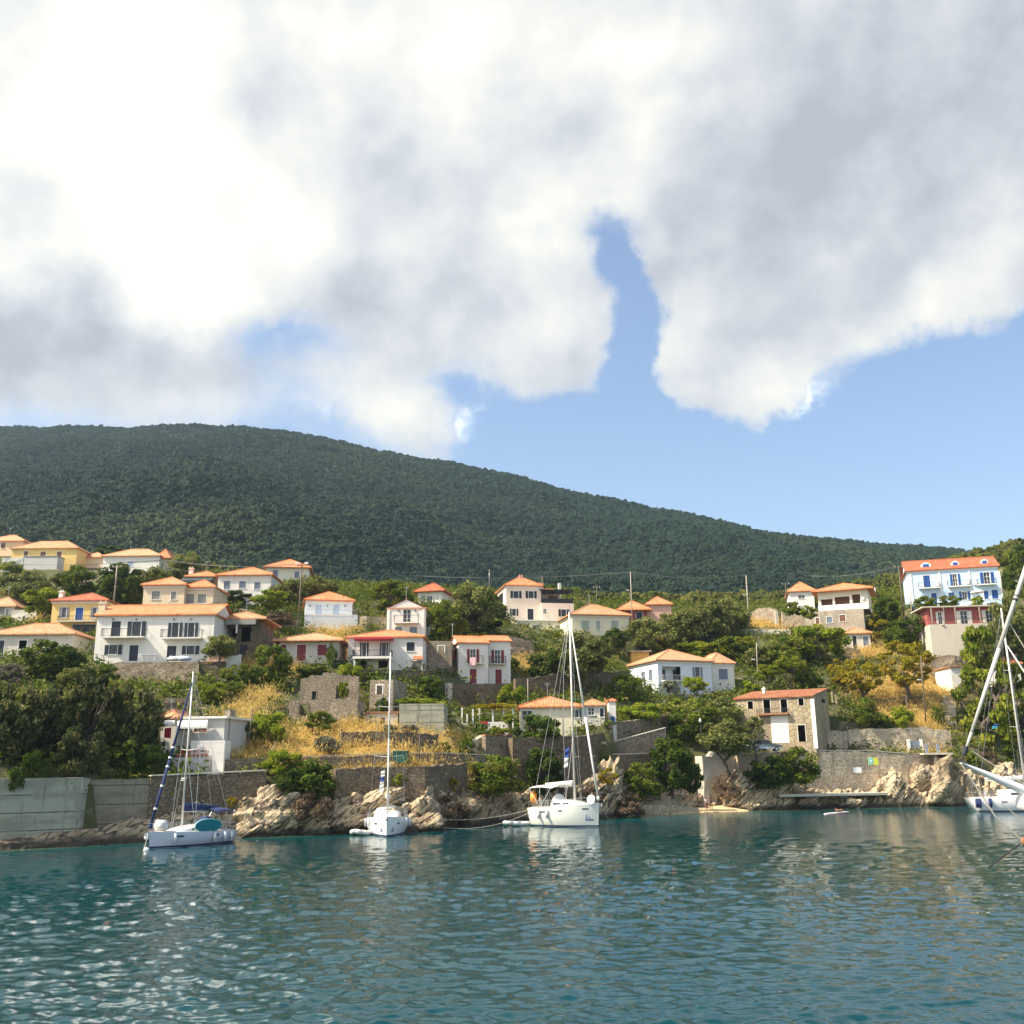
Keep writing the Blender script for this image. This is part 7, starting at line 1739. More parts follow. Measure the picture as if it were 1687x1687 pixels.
# ------------------------------------------------------------------ people
def skin(name, V, E, R, mat, parent=None, sub=1):
    me = bpy.data.meshes.new(name); me.from_pydata(V, E, []); me.update()
    o = bpy.data.objects.new(name, me); COL.objects.link(o)
    md = o.modifiers.new('s', 'SKIN'); sv = me.skin_vertices[0].data
    for i, r in enumerate(R): sv[i].radius = (r, r) if not hasattr(r, '__len__') else r
    sv[0].use_root = True
    o.modifiers.new('u', 'SUBSURF').levels = sub
    dg = bpy.context.evaluated_depsgraph_get(); m2 = bpy.data.meshes.new_from_object(o.evaluated_get(dg)); m2.name = name
    bpy.data.objects.remove(o); m2.materials.clear(); return link(name, m2, mat, parent, True)
def person(label, loc, rz=0, pose='stand', shirt=None, trunks='navy', hat=None, h=1.0, tilt=None):
    r = empty('person', loc, rz, label, 'person')
    J = {'pel': (0, 0, .95), 'sp': (0, .01, 1.12), 'ch': (0, .01, 1.32), 'nk': (0, .0, 1.48), 'hd': (0, -.02, 1.60), 'tp': (0, -.01, 1.70), 'ns': (0, -.10, 1.60)}
    for sd, n in ((1, 'l'), (-1, 'r')):
        J['sh' + n] = (sd * .18, .01, 1.41); J['el' + n] = (sd * .26, .03, 1.13); J['wr' + n] = (sd * .25, -.07, .89); J['pa' + n] = (sd * .25, -.09, .82)
        J['hp' + n] = (sd * .10, 0, .90); J['kn' + n] = (sd * .11, -.03, .49); J['an' + n] = (sd * .11, .02, .08); J['to' + n] = (sd * .13, -.13, .03)
        for k in range(4): J['f%d%s' % (k, n)] = (sd * .25 + sd * 0, -.06 - .022 * k, .75 - .012 * (1.5 - abs(k - 1.5)))
        J['f4' + n] = (sd * .22, -.13, .80)
    if pose == 'hip': J['ell'] = (.40, .06, 1.2); J['wrl'] = (.22, -.03, 1.0); J['pal'] = (.17, -.05, .96)
    if pose == 'hip':
        for k in range(5): J['f%dl' % k] = (.13 - .005 * k, -.03 - .02 * k, .92)
    if pose in ('sit', 'lie'):
        for n, sd in (('l', 1), ('r', -1)):
            J['kn' + n] = (sd * .12, -.42, .98 if pose == 'sit' else 1.12); J['an' + n] = (sd * .12, -.75 if pose == 'lie' else -.50, .90 if pose == 'lie' else .60); J['to' + n] = (sd * .12, J['an' + n][1] - .14, J['an' + n][2] - .02)
    if pose == 'lie':
        q = Matrix.Rotation(math.radians(68), 4, 'X')
        for k in J:
            if not (k[:2] in ('kn', 'an', 'to')): p = Vector(J[k]) - Vector((0, 0, .95)); p = q.inverted() @ p; J[k] = tuple(p + Vector((0, 0, .95)))
    off = {'stand': 0, 'hip': 0, 'sit': -.82, 'lie': -.84}[pose]
    J = {k: tuple((Vector(v) + Vector((0, 0, off))) * h) for k, v in J.items()}
    RD = {'pel': .135, 'sp': .12, 'ch': .14, 'nk': .055, 'hd': .095, 'tp': .08, 'ns': .02}
    for n in 'lr':
        RD.update({'sh' + n: .065, 'el' + n: .042, 'wr' + n: .03, 'pa' + n: .036, 'hp' + n: .095, 'kn' + n: .06, 'an' + n: .04, 'to' + n: .035})
        for k in range(5): RD['f%d%s' % (k, n)] = .009
    ks = ['pel'] + [k for k in J if k != 'pel']; ix = {k: i for i, k in enumerate(ks)}
    Eg = [('pel', 'sp'), ('sp', 'ch'), ('ch', 'nk'), ('nk', 'hd'), ('hd', 'tp'), ('hd', 'ns')]
    for n in 'lr':
        Eg += [('ch', 'sh' + n), ('sh' + n, 'el' + n), ('el' + n, 'wr' + n), ('wr' + n, 'pa' + n), ('pel', 'hp' + n), ('hp' + n, 'kn' + n), ('kn' + n, 'an' + n), ('an' + n, 'to' + n)] + [('pa' + n, 'f%d%s' % (k, n)) for k in range(5)]
    body = skin('body', [J[k] for k in ks], [(ix[a], ix[b]) for a, b in Eg], [RD[k] * h for k in ks], M['skin'], r)
    ck = ['pel', 'hpl', 'hpr', 'k1', 'k2', 'sp2']; JJ = dict(J); JJ['k1'] = tuple(Vector(J['hpl']).lerp(Vector(J['knl']), .45)); JJ['k2'] = tuple(Vector(J['hpr']).lerp(Vector(J['knr']), .45)); JJ['sp2'] = tuple(Vector(J['pel']).lerp(Vector(J['sp']), .4))
    skin('shorts', [JJ[k] for k in ck], [(0, 1), (0, 2), (1, 3), (2, 4), (0, 5)], [x * h for x in (.155, .115, .115, .10, .10, .14)], M[trunks], r)
    if shirt:
        ck = ['ch', 'sp', 'pel', 'shl', 'shr', 'e1', 'e2']; JJ['e1'] = tuple(Vector(J['shl']).lerp(Vector(J['ell']), .5)); JJ['e2'] = tuple(Vector(J['shr']).lerp(Vector(J['elr']), .5))
        skin('shirt', [JJ[k] for k in ck], [(0, 1), (1, 2), (0, 3), (0, 4), (3, 5), (4, 6)], [x * h for x in (.16, .145, .15, .085, .085, .065, .065)], M[shirt], r)
    m = MB(); hc = Vector(J['hd']).lerp(Vector(J['tp']), .55) + Vector((0, .03 * h, .02)); m.sphere(hc, .10 * h, .105 * h, .09 * h, 10, 6)
    if hat: m.tube(hc + Vector((0, 0, -.01)), hc + Vector((0, 0, .0)), .2 * h, .19 * h, 12); m.build('hat', M[hat], r, True)
    else: m.build('hair', M['hair'], r, True)
    return r
def gp(px, py): 
    p = shoreP(px); return p
p = onz(1165.5, 1337.5); person('person in light top and dark shorts standing left on the sand', (p.x, p.y + .5, .12), .5, 'stand', 'plastic', 'maroon', None, .92)
p = onz(1174, 1337.6); person('tanned person in dark red shorts standing on the sand, hand on hip', (p.x, p.y + .7, .22), -.4, 'hip', None, 'maroon', None, 1.05)
p = onz(1252, 1334); person('person with a pale sun hat sitting at the water edge under the rocks', (p.x, p.y + .3, .05), .3, 'sit', None, 'navy', 'canvas', 1.0)
p = onz(1102, 1344); person('swimmer near the beach with only the head above the water', (p.x, p.y - 1.0, -1.42), .2, 'stand', None, 'navy')
p = P(187, 1272, 84 + YO(187)); person('person in black clothes with pale hair standing under the big dark trees', (p.x, p.y, p.z), .3, 'stand', 'black', 'black', 'rope', 1.0)
p = onboat(b3, (-b3.L * .22, .2, b3.fs - .1)); person('person in dark shirt standing in the cockpit of the middle yacht', tuple(p), .4, 'stand', 'black', 'navy', None, 1.0)
# paddle board with a lying person
c = (onz(1348, 1342) + onz(1408, 1339)) / 2; d = onz(1408, 1339) - onz(1348, 1342); n = 18
m = MB(); prof = [(2.2 * math.cos(2 * PI * i / n), .40 * math.sin(2 * PI * i / n) * (1 - .25 * math.cos(2 * PI * i / n))) for i in range(n)]
m.prism(prof, .02, .14); o = m.build('paddle_board', M['plastic']); o.location = (c.x, c.y, 0); o.rotation_euler = (0, -.03, math.atan2(d.y, d.x)); tag(o, 'white and red paddle board floating before the long low jetty', 'paddle board')
m = MB(); m.prism([(q[0] * 1.02, q[1] * 1.04) for q in prof], .0, .075); m.build('stripe', M['sup_red'], o)
person('sunbather lying on the white and red paddle board', (c.x + .3, c.y, .20), math.atan2(d.y, d.x) - PI / 2 + PI, 'lie', None, 'black', None, 1.0)

# ------------------------------------------------------------------ cars
def car(label, px, py, Y, rz, sc=1.0):
    p = P(px, py, Y + YO(px)); r = empty('parked_car', (p.x, p.y, p.z), rz, label, 'car')
    prof = [(-2.0, .32), (-2.05, .62), (-1.95, .88), (-1.75, .95), (-1.35, 1.38), (-.95, 1.47), (.2, 1.45), (.75, 1.05), (.95, .96), (1.75, .84), (2.0, .62), (2.02, .32)]
    m = MB(); k = len(prof); vs = []
    for y, e in ((-.86, .02), (-.80, 0), (.80, 0), (.86, .02)):
        for x, z in prof:
            tp = max(0, (z - .9)) * .35; s_ = -1 if y < 0 else 1; yy = y - s_ * tp; vs.append((x * (1 - e), yy if abs(y) > .83 else yy * .985, z))
    m.add(vs, [(j * k + i, j * k + (i + 1) % k, (j + 1) * k + (i + 1) % k, (j + 1) * k + i) for j in range(3) for i in range(k)] + [tuple(range(k)), tuple(3 * k + i for i in range(k))[::-1]])
    body = m.build('body', M['carpaint'], r, True)
    for sd in (-1, 1):
        m = MB()
        for x0, x1, x2, x3 in ((-1.45, -.55, -.55, -1.2), (-.48, .55, .22, -.48)):
            m.add([(x0, sd * .862, .98), (x1, sd * .862, .98), (x2, sd * .73, 1.38), (x3, sd * .73, 1.38)], [(0, 1, 2, 3)])
        m.build('side_window', M['glass'], body)
        for x in (-1.25, 1.28):
            m = MB(); m.tube((x, sd * .70, .31), (x, sd * .885, .31), .31, None, 16); w = m.build('wheel', M['tyre'], r); m = MB(); m.tube((x, sd * .80, .31), (x, sd * .895, .31), .19, None, 12); m.build('rim', M['steel'], w)
        m = MB(); m.box(1.86, 2.03, sd * .70 - .14, sd * .70 + .14, .62, .74); m.build('headlight', M['glass'], r)
    m = MB(); m.add([(.80, -.70, 1.04), (.80, .70, 1.04), (.27, .62, 1.42), (.27, -.62, 1.42)], [(0, 1, 2, 3)]); w = m.build('windscreen', M['glass'], body); w.location = (.035, 0, .03)
    m = MB(); m.box(2.0, 2.06, -.80, .80, .32, .5); m.build('bumper', M['rubber'], r)
car('white car parked at the left behind the pale olive tree', 1240, 1237, 124.5, .25)
car('white car parked nose to the right before the derelict house', 1262, 1238, 123, -.1)

# ------------------------------------------------------------------ poles and wires
TOPS = {}
def pole(label, px_b, py_b, px_t, py_t, Y=None, r=.11, mat='wood', arm=True, lamp=False, key=None, name='utility_pole', cat='pole'):
    b = hit(px_b, py_b) if Y is None else P(px_b, py_b, Y + YO(px_b)); t = P(px_t, py_t, b.y)
    rt = empty(name, b, 0, label, cat); v = t - b
    m = MB(); m.tube(Vector((0, 0, -1)), v, r, r * .7, 8); po = m.build('pole', M[mat], rt, True)
    if arm:
        m = MB(); m.box(v.x - .75, v.x + .75, v.y - .05, v.y + .05, v.z - .35, v.z - .23); ca = m.build('crossarm', M[mat], rt)
        m = MB()
        for u in (-.65, 0, .65): m.tube((v.x + u, v.y, v.z - .23), (v.x + u, v.y, v.z - .02), .045)
        m.build('insulator', M['plastic'], ca)
    if lamp:
        m = MB(); q = v * .62; m.tube(q, q + Vector((-.6, -.5, .25)), .03); m.box(q.x - .95, q.x - .5, q.y - .75, q.y - .45, q.z + .2, q.z + .32); m.build('lamp_head', M['plastic'], rt)
    if key: TOPS[key] = t
    return rt
pole('wooden pole leaning right below the white house with the wide low roof', 187, 997, 193, 931, 150, .15, 'woodpale', key='a')
pole('dark pole left of the round skyline olive', 272, 968, 274, 922, 172, key='b')
pole('tall dark pole with two white lamps in front of the cream hip roofed house', 491, 1036, 497.5, 928, 142, .14, key='c')
pole('tall pale pole left of the brick red house', 1042, 1030, 1038.5, 942, 178, .13, 'woodpale', False, True, key='d')
pole('short dark pole behind the cream pyramid roofed house', 983, 1000, 983, 966, 200)
pole('tall grey pole on the dry knoll with a small lamp', 1235, 1040, 1229, 948, 176, .15, 'woodpale', False, True, key='e')
pole('short dark pole left of the hilltop villa', 1295, 995, 1294, 960, 190, .12)
pole('thin grey lamp pole in front of the bright bushes', 1249, 1142, 1246, 1058, 147, .09, 'woodpale', False, True)
pole('tall dark pole left of the blue terrace', 1489, 1013, 1480, 932, 168, .15, key='f')
pole('pale concrete pole near the left corner of the blue terrace', 1502, 1010, 1499.5, 976, 165, .13, 'woodpale', False)
pole('leaning dark pole before the tall concrete base', 1564, 1085, 1554, 1000, 157, .13, arm=False, lamp=True)
pole('thin brown pole standing before the tall golden tree', 1525, 1192, 1517, 1082, 136, .12, arm=False, lamp=True)
pole('thin dark pole below the maroon shuttered house', 870, 1168, 869.5, 1118, 122, .07, 'woodpale', False)
pole('dark pole at the corner of the yellow bungalow', 928, 1214, 927.5, 1148, 111, .09, arm=False)
pole('brown pole beside the orange capped white block', 999, 1224, 997, 1150, 116, .12, 'rust', False)
pole('thin black pole on the path right of the seaside house', 405, 1250, 416, 1168, 93, .09, arm=False)
pole('pale stick leaning on the bushes near the sea wall', 432, 1248, 455, 1222, 91, .05, 'woodpale', False)
pole('dark iron lamp post on the path near the green bin', 690, 1259, 691.5, 1207, 96.5, .06, 'iron', False, name='street_lamp', cat='lamp post')
pole('thin rusty post in front of the grey rounded bush', 517, 1243, 518, 1198, 97, .05, 'rust', False, name='post', cat='post')
pole('dark rail post left on the sunny right wall', 1398, 1240, 1396, 1196, 128, .07, 'iron', False, name='post', cat='post')
pole('thin grey rail post right on the sunny right wall', 1428, 1240, 1427, 1204, 128.4, .05, 'iron', False, name='post', cat='post')
pole('thin aerial mast above the tall grey green olive', 806, 960, 806, 938, 180, .05, 'steel', False, name='antenna', cat='antenna')
rt = pole('white lantern on a black post by the thicket above the beach', 1155, 1214, 1154.5, 1193, 124, .05, 'iron', False, name='street_lamp', cat='lamp post'); m = MB(); m.sphere((0, 0, 2.05), .17, .17, .24); m.tube((0, 0, 2.25), (0, 0, 2.4), .15, .02); m.build('lantern', M['plastic'], rt, True)
m = MB(); t = TOPS['c']; rt = [o for o in bpy.data.objects if o.get('label', '').startswith('tall dark pole with two')][0]; v = t - rt.location
for u in (-.7, .7): m.box(v.x + u - .25, v.x + u + .25, v.y - .3, v.y - .08, v.z - .15, v.z + .12)
m.build('lamp_head', M['plastic'], rt)
def wire(label, pts, sag=1.2, r=.02, n=14, offs=(-.65, 0, .65)):
    for k, u in enumerate(offs):
        m = MB(); out = []
        for a, c in zip(pts[:-1], pts[1:]):
            for i in range(n): q = i / n; p = Vector(a).lerp(Vector(c), q); p.z -= sag * 4 * q * (1 - q) + .02; p.x += u; out.append(p)
        out.append(Vector(pts[-1]) + Vector((u, 0, -.02))); o0 = out[0].copy(); m.path([p - o0 for p in out], r, 4); o = m.build('power_line', M['wire']); o.location = o0; tag(o, label, 'wire', 'power lines strung across the hill')
wire('thin power line strung between the poles above the houses', [P(-60, 925, 180), TOPS['b'], TOPS['c'], P(680, 948, 205), TOPS['d'], TOPS['e'], TOPS['f'] if False else P(1330, 948, 190), TOPS['f']], .8)
wire('single sagging cable from the leaning wooden pole to the tall lamp pole', [P(-40, 948, 150), TOPS['a'], TOPS['c']], 1.0, .02, 14, (0,))

# ------------------------------------------------------------------ small things
def stairs(label, a, b, w, n, mat):
    A = hit(*a); B = hit(*b); m = MB(); d = B - A; o0 = A
    for i in range(n):
        q = A + d * (i / n) - o0; z1 = d.z * (i + 1) / n
        m.box(q.x - w / 2, q.x + w / 2, q.y, q.y + d.y / n + .25, -1.5 + d.z * i / n, z1)
    o = m.build('stairs', M[mat]); o.location = o0; tag(o, label, 'stairs')
stairs('white stone staircase climbing the right slope beside the pine', (1566, 1199), (1564, 1146), 1.9, 16, 'concrete3')
stairs('grey stone steps between the concrete block and the pergola terrace', (746, 1206), (745, 1172), 1.8, 12, 'concrete')
stairs('brown steps descending beside the rust coloured pole', (990, 1226), (984, 1194), 1.4, 10, 'concrete3')
# vine pergola
Pz = hit(800, 1208); Yp = Pz.y
r = empty('pergola', (P(800, 1206, Yp).x, Yp, P(800, 1206, Yp).z), 0, 'white terrace pergola under a yellow green vine with a red panel', 'pergola'); o0 = r.location
def pb(px, py, dy=0): return P(px, py, Yp + dy) - o0
for px, t_, bb, dy in ((761, 1166, 1206, .2), (769.5, 1176, 1207, -.2), (779, 1168, 1204, .8), (812, 1170, 1204, .8), (845, 1168, 1204, .8), (790, 1166, 1200, 4), (830, 1166, 1200, 4)):
    m = MB(); q0, q1 = pb(px, bb, dy), pb(px, t_, dy); m.box(q0.x - .09, q0.x + .09, q0.y - .09, q0.y + .09, q0.z - .8, q1.z); m.build('post', M['trim'], r)
m = MB(); q0, q1 = pb(778, 1206, .7), pb(838, 1189, .7); m.box(q0.x, q1.x, .7, .95, q0.z - .5, q1.z); m.build('parapet', M['white'], r)
m = MB(); q0, q1 = pb(790, 1193.5, .7), pb(803, 1188.5, .7); m.box(q0.x, q1.x, .62, .695, q0.z, q1.z); m.build('panel', M['redpaint'], r)
m = MB(); q0, q1 = pb(760, 1207, .2), pb(769, 1192, .0); m.box(q0.x, q1.x, -.1, .2, q0.z - .6, q1.z); m.build('parapet', M['white'], r)
rng = np.random.default_rng(8); q0, q1 = pb(768, 1164, .8), pb(856, 1164, .8); Vv, hue = leafcloud(rng, 40, 60, .16, 'round', .3, .2)
Vv = Vv * np.array([(q1.x - q0.x) / 2, 2.4, .42]) + np.array([(q0.x + q1.x) / 2, 2.4, q0.z + .1]); me = npmesh('vine_canopy', Vv, np.arange(len(Vv)).reshape(-1, 4)); a = me.attributes.new('hue', 'FLOAT', 'FACE'); a.data.foreach_set('value', hue.astype(np.float32)); link('vine_canopy', me, L['golden'], r)
m = MB(); g = [[pb(800 + 44 * i / 8, 1166 + 5 * math.sin(PI * i / 8), .4) + Vector((0, .0 + j * 3.0, 0)) for j in (0, 1)] for i in range(9)]
for i in range(8): m.add([g[i][0], g[i + 1][0], g[i + 1][1], g[i][1]], [(0, 1, 2, 3)])
m.build('shade_cloth', M['towelpink'], r)
# terrace furniture
def table(label, p, w=.9, h=.72, mat='plastic'):
    r = empty('table', p, 0, label, 'table'); m = MB(); m.box(-w, w, -.4, .4, h - .05, h); m.build('tabletop', M[mat], r)
    for sx_ in (-1, 1):
        for sy_ in (-1, 1): m = MB(); m.tube((sx_ * w * .85, sy_ * .32, 0), (sx_ * w * .85, sy_ * .32, h - .05), .04); m.build('leg', M[mat], r)
def chair(label, p, rz, mat='plastic'):
    r = empty('chair', p, rz, label, 'chair'); m = MB(); m.box(-.25, .25, -.25, .25, .40, .45); m.build('seat', M[mat], r); m = MB(); m.box(-.25, .25, .22, .27, .45, .9); m.build('backrest', M[mat], r)
    for sx_ in (-1, 1):
        for sy_ in (-1, 1): m = MB(); m.tube((sx_ * .21, sy_ * .21, 0), (sx_ * .21, sy_ * .21, .4), .028); m.build('leg', M[mat], r)
YT = YB + YO(250) - 1.6; zT = P(250, 1091, YB + YO(250)).z + .02
table('white plastic table on the terrace of the large white house', (P(246, 1088, YT).x, YT, zT)); chair('white plastic chair left of the white terrace table', (P(233, 1088, YT).x, YT, zT), 1.3); chair('white plastic chair right of the white terrace table', (P(257, 1088, YT).x, YT, zT), -1.3)
for lab, px, mt in (('white rounded float lying on the terrace of the large white house', 287, 'plastic'), ('pale blue rounded float lying right of the white one on the terrace', 303, 'paleblue')):
    m = MB(); m.sphere((0, 0, .2), .95, .45, .3, 12, 7); m.tube((-.6, 0, .42), (.6, 0, .42), .12, .06, 8); o = m.build('float', M[mt], None, True); o.location = (P(px, 1088, YT).x, YT, zT); tag(o, lab, 'float')
yq = 128.5 + YO(765) - 1.1; zq = P(765, 1126, 128.5 + YO(765)).z + .02
chair('white chair left of the left maroon door', (P(763, 1120, yq).x, yq, zq), .6)
q = P(1613, 1000, 161 + YO(1613)); r = empty('parasol', q, 0, 'white parasol in front of the right house of the blue terrace', 'parasol'); zt_ = P(1613, 970, q.y).z - q.z
m = MB(); m.tube((0, 0, -1), (0, 0, zt_), .04); m.build('pole', M['steel'], r)
m = MB(); n = 8; rim = [(1.15 * math.cos(2 * PI * i / n), 1.15 * math.sin(2 * PI * i / n), zt_ - .55) for i in range(n)]; m.add([(0, 0, zt_)] + rim + [(x, y, z - .15) for x, y, z in rim], [(0, 1 + i, 1 + (i + 1) % n) for i in range(n)] + [(1 + i, 1 + n + i, 1 + n + (i + 1) % n, 1 + (i + 1) % n) for i in range(n)]); m.build('canopy', M['canvas'], r)
# green bin
q = hit(660, 1260); m = MB(); m.prism([(-.62, .15), (.62, .15), (.72, 1.15), (-.72, 1.15)], -.4, .4, 'y'); o = m.build('waste_bin', M['bin']); o.location = P(660, 1259, q.y - .8); tag(o, 'dark green waste bin on the path right of the bare white mast', 'waste bin'); m = MB(); m.box(-.76, .76, -.45, .45, 1.15, 1.26); m.build('lid', M['bin'], o)
for sx_ in (-.5, .5): m = MB(); m.tube((sx_, -.1, .1), (sx_, .1, .1), .1); m.build('wheel', M['tyre'], o)
# signs on the sunny wall
def wallsign(label, x0, y0, x1, y1, k, mat):
    Yw = shoreP((x0 + x1) / 2).y + k; a, c = P(x0, y1, Yw), P(x1, y0, Yw); m = MB(); ctr = (a + c) / 2
    m.box(a.x - ctr.x, c.x - ctr.x, -.03, .03, a.z - ctr.z, c.z - ctr.z); o = m.build('sign', M[mat]); o.location = ctr; return tag(o, label, 'sign'), (c.x - a.x), (c.z - a.z)
o, w, h_ = wallsign('plain white rectangular board on the sunny sea wall', 1406, 1264, 1419, 1273, 2.95, 'plastic')
o, w, h_ = wallsign('yellow green board with a round cyan emblem on the sunny sea wall', 1431, 1248, 1446, 1260, 2.9, 'signyellow')
m = MB(); m.box(-w / 2 + .02, -.02, -.045, -.031, -h_ / 2 + .02, h_ / 2 - .02); m.build('field', plain('sign_mint', (.30, .62, .45), .5), o); m = MB(); m.tube((-w * .22, -.046, .02), (-w * .22, -.06, .02), h_ * .30, None, 16); em = m.build('emblem', M['signcyan'], o); m = MB(); m.tube((-w * .22, -.061, .02), (-w * .22, -.07, .02), h_ * .16, None, 14); m.build('emblem_centre', M['plastic'], o)
# jetty, landing, gate
a, c = shoreP(1284), shoreP(1462); m = MB(); n = 14; za = P(1370, 1307, shoreP(1370).y).z; pts = [a.lerp(c, i / n) for i in range(n + 1)]
for p0, p1 in zip(pts[:-1], pts[1:]):
    q = [p0 + Vector((0, -.6, za - .3)), p1 + Vector((0, -.6, za - .3)), p1 + Vector((0, 2.6, za - .3)), p0 + Vector((0, 2.6, za - .3))]; q = [v - a for v in q] + [v - a + Vector((0, 0, .3)) for v in q]
    m.add(q, [(3, 2, 1, 0), (4, 5, 6, 7), (0, 1, 5, 4), (2, 3, 7, 6), (1, 2, 6, 5), (3, 0, 4, 7)])
o = m.build('jetty', M['concrete3']); o.location = a; tag(o, 'long low concrete jetty slab resting on the right shore rocks', 'jetty')
m = MB()
for u in (.3, .62): p_ = a.lerp(c, u) - a; m.box(p_.x - .5, p_.x + .5, p_.y + .8, p_.y + 1.8, -1, za - .302)
m.build('support', M['concrete'], o)
Yl = shoreP(1538).y + 3.5; p0, p1 = P(1515, 1244, Yl), P(1562, 1240, Yl); ctr = (p0 + p1) / 2; m = MB(); m.box(p0.x - ctr.x, p1.x - ctr.x, -1.6, 2, -.12, .12); o = m.build('landing', M['concrete3']); o.location = ctr; tag(o, 'flat concrete landing over a dark niche above the right rocks', 'landing')
m = MB(); p2, p3 = P(1536, 1264, Yl), P(1554, 1247, Yl)
for x in (p2.x, p3.x): m.box(x - ctr.x - .18, x - ctr.x + .18, -1.5, 1.5, p2.z - ctr.z - 1, -.121)
m.build('pier', M['stone'], o); m = MB(); m.box(p2.x - ctr.x, p3.x - ctr.x, .6, .8, p2.z - ctr.z - 1, -.121); m.build('back_wall', M['dark'], o)  # near-black back wall paints in the shade of the niche
for lab, px in (('grey blue bollard left on the concrete landing', 1527), ('grey blue bollard right on the concrete landing', 1546)):
    m = MB(); m.box(-.14, .14, -.14, .14, 0, 1.15); m.sphere((0, 0, 1.15), .15, .15, .12); o = m.build('bollard', M['slate'], None, False); p_ = P(px, 1241, Yl); o.location = (p_.x, Yl, ctr.z + .12); tag(o, lab, 'bollard')
Yg_ = 133.2 + YO(1508) - .5; p0, p1 = P(1498, 1236, Yg_), P(1517, 1219, Yg_); ctr = Vector(((p0.x + p1.x) / 2, Yg_, p0.z)); r = empty('gate', ctr, 0, 'grey gate between two white posts in the upper sunny wall', 'gate'); w = (p1.x - p0.x) / 2; h_ = p1.z - p0.z
for sx_ in (-1, 1): m = MB(); m.box(sx_ * w - .17, sx_ * w + .17, -.2, .2, -.3, h_ + .1); m.build('gate_post', M['trim'], r)
m = MB(); m.box(-w + .18, w - .18, -.03, .03, 0, h_ - .1); m.build('gate_leaf', M['slate'], r)
masonry('stone_block', 'low pale stone quay block at the left end of the beach, front step', [(1056, 1326, 1343, sy(1056, -.2)), (1100, 1325, 1342, sy(1100, .2)), (1152, 1331, 1341, sy(1152, .4))], 'stone_light', 1.8, .6, .05, None, 'quay')
masonry('stone_block', 'upper pale stone quay block behind the front step of the beach', [(1056, 1313, 1330, sy(1056, 1.4)), (1124, 1311, 1330, sy(1124, 1.8))], 'stone_light', 1.2, .6, .05, None, 'quay')
# boulders at the water line
def boulder(label, px, py, wpx, hpx, dy=0):
    p = shoreP(px); Yq = p.y + dy; s = Yq / F; W, Hh = wpx * s / 2, hpx * s
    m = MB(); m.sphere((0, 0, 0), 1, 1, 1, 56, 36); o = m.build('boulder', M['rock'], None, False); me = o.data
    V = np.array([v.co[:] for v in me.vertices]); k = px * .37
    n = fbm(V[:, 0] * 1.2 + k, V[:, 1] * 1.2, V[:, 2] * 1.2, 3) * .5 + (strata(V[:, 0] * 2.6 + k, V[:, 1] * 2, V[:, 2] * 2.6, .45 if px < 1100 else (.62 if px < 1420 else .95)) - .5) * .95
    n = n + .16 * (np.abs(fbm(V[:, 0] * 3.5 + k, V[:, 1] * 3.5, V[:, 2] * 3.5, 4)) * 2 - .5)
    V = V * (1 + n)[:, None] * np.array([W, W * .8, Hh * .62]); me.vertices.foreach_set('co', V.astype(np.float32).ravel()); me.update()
    o.location = (p.x, Yq, P(px, py, Yq).z - Hh * .5); tag(o, label, 'boulder')
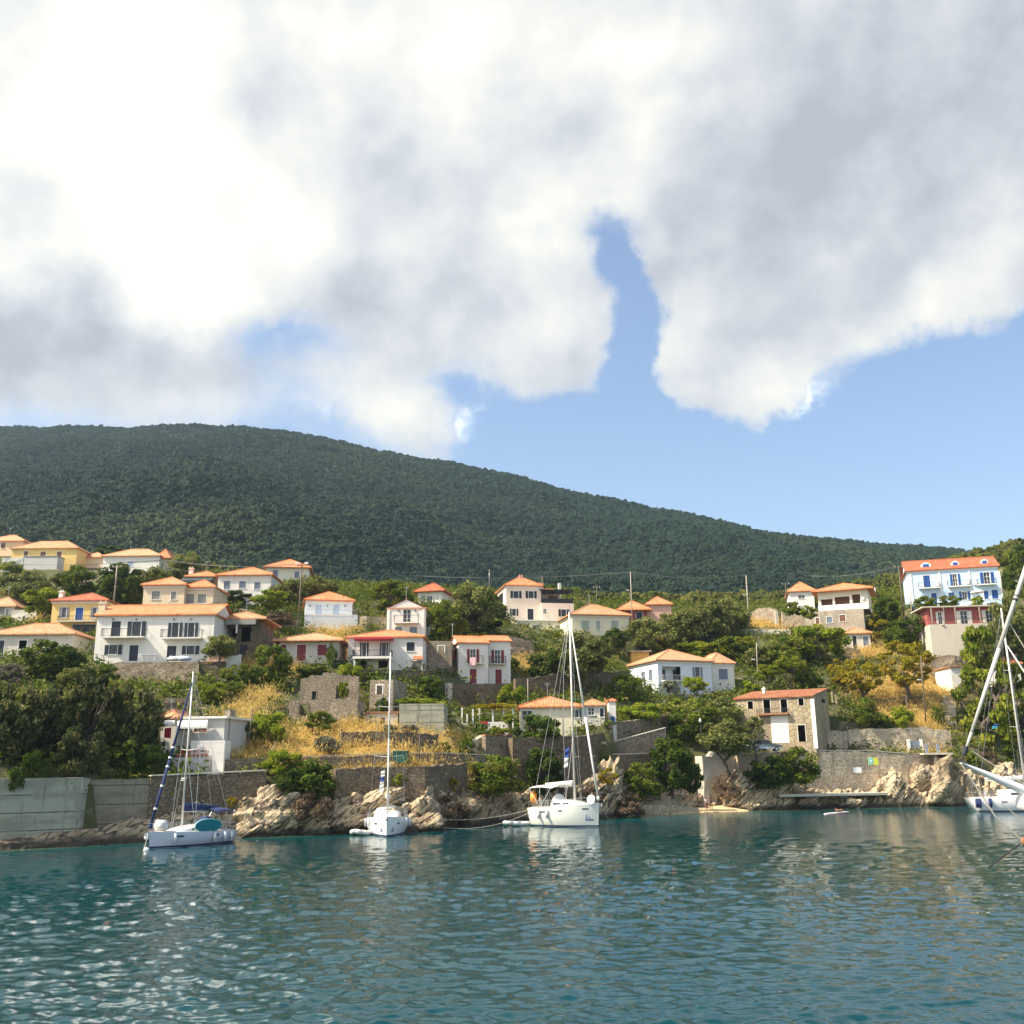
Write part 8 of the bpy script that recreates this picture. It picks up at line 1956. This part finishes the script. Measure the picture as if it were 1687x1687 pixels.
for lab, px, py, w, h_, dy in [('tall golden boulder standing behind the stern of the left yacht', 392, 1326, 28, 56, 1.2), ('big craggy golden rock head right of the left yacht', 446, 1312, 66, 66, 1.6), ('low rounded rock in the water beside the golden rock head', 416, 1360, 30, 22, -.3), ('brown rock mass under the dry brown bush', 505, 1340, 60, 40, .8), ('bright ledge rock left of the bow on yacht', 566, 1338, 64, 36, 1.0), ('bright tilted slab behind the bow on yacht', 624, 1308, 70, 40, 3.2), ('pale rubble rock right of the bow on yacht', 692, 1322, 44, 44, 1.6), ('brown cave rock between the second and the middle yacht', 756, 1322, 64, 50, 1.2), ('pale top rock left of the cave rock', 706, 1346, 40, 26, .2), ('grey rounded rock behind the stern of the middle yacht', 858, 1312, 52, 48, 2.0), ('golden cliff rock behind the bow of the middle yacht', 1008, 1268, 44, 92, 2.2), ('brown rock beside the pale quay blocks', 1042, 1302, 34, 44, 1.5),
     ('long slanted slab rock behind the two people on the beach', 1236, 1290, 66, 46, 2.6), ('slanted slab rock under the dark bush', 1278, 1282, 60, 52, 2.2), ('rounded rock under the jetty, left one', 1330, 1316, 30, 20, -.2), ('rounded rock under the jetty, right one', 1400, 1318, 34, 18, -.2), ('tilted pale rock fin right of the jetty', 1480, 1284, 50, 44, 1.4), ('steep ribbed pale cliff rock below the bowsprit tip', 1552, 1266, 74, 60, 1.6), ('brown shore rock left of the right yacht', 1592, 1290, 34, 44, 1.0), ('dark shore rock behind the right yacht mast', 1668, 1268, 60, 52, 2.5)]:
    boulder(lab, px, py, w, h_, dy)

# flower pots along the seaside terrace wall
for i in range(8):
    px = 292 + i * 6.8; p = P(px, 1246.5, 86.2 + YO(300) + .2); m = MB(); m.tube((0, 0, 0), (0, 0, .26), .11, .15, 9); o = m.build('flower_pot', M['terracotta'], None, True); o.location = p; tag(o, 'small terracotta flower pot in the row on the grey terrace wall', 'flower pot', 'flower pots on the terrace wall')
    m = MB(); rsx = random.Random(i)
    for k in range(14): a = rsx.uniform(0, 6.28); q = Vector((math.cos(a) * .14, math.sin(a) * .14, .30 + rsx.uniform(0, .22))); m.add([q, q + Vector((.09, .02, .06)), q + Vector((.05, -.02, .12))], [(0, 1, 2)])
    m.build('flowers', M['redpaint'] if i % 2 else L['mid'], o)
# roof aerials
for hs in [o for o in bpy.data.objects if o.parent is None and o.name.startswith(('house', 'villa', 'row_house'))][::3]:
    rf = [c for c in hs.children if c.name.startswith('roof')]
    if not rf: continue
    vs = [v.co for v in rf[0].data.vertices]; tz = max(vs, key=lambda q: q.z); m = MB(); m.tube(tz - Vector((0, 0, .3)), tz + Vector((0, 0, 1.7)), .025, None, 5)
    for k in range(4): m.tube(tz + Vector((-.35 + .03 * k, 0, 1.65 - k * .09)), tz + Vector((.35 - .03 * k, 0, 1.65 - k * .09)), .012, None, 4)
    m.build('aerial', M['steel'], rf[0])
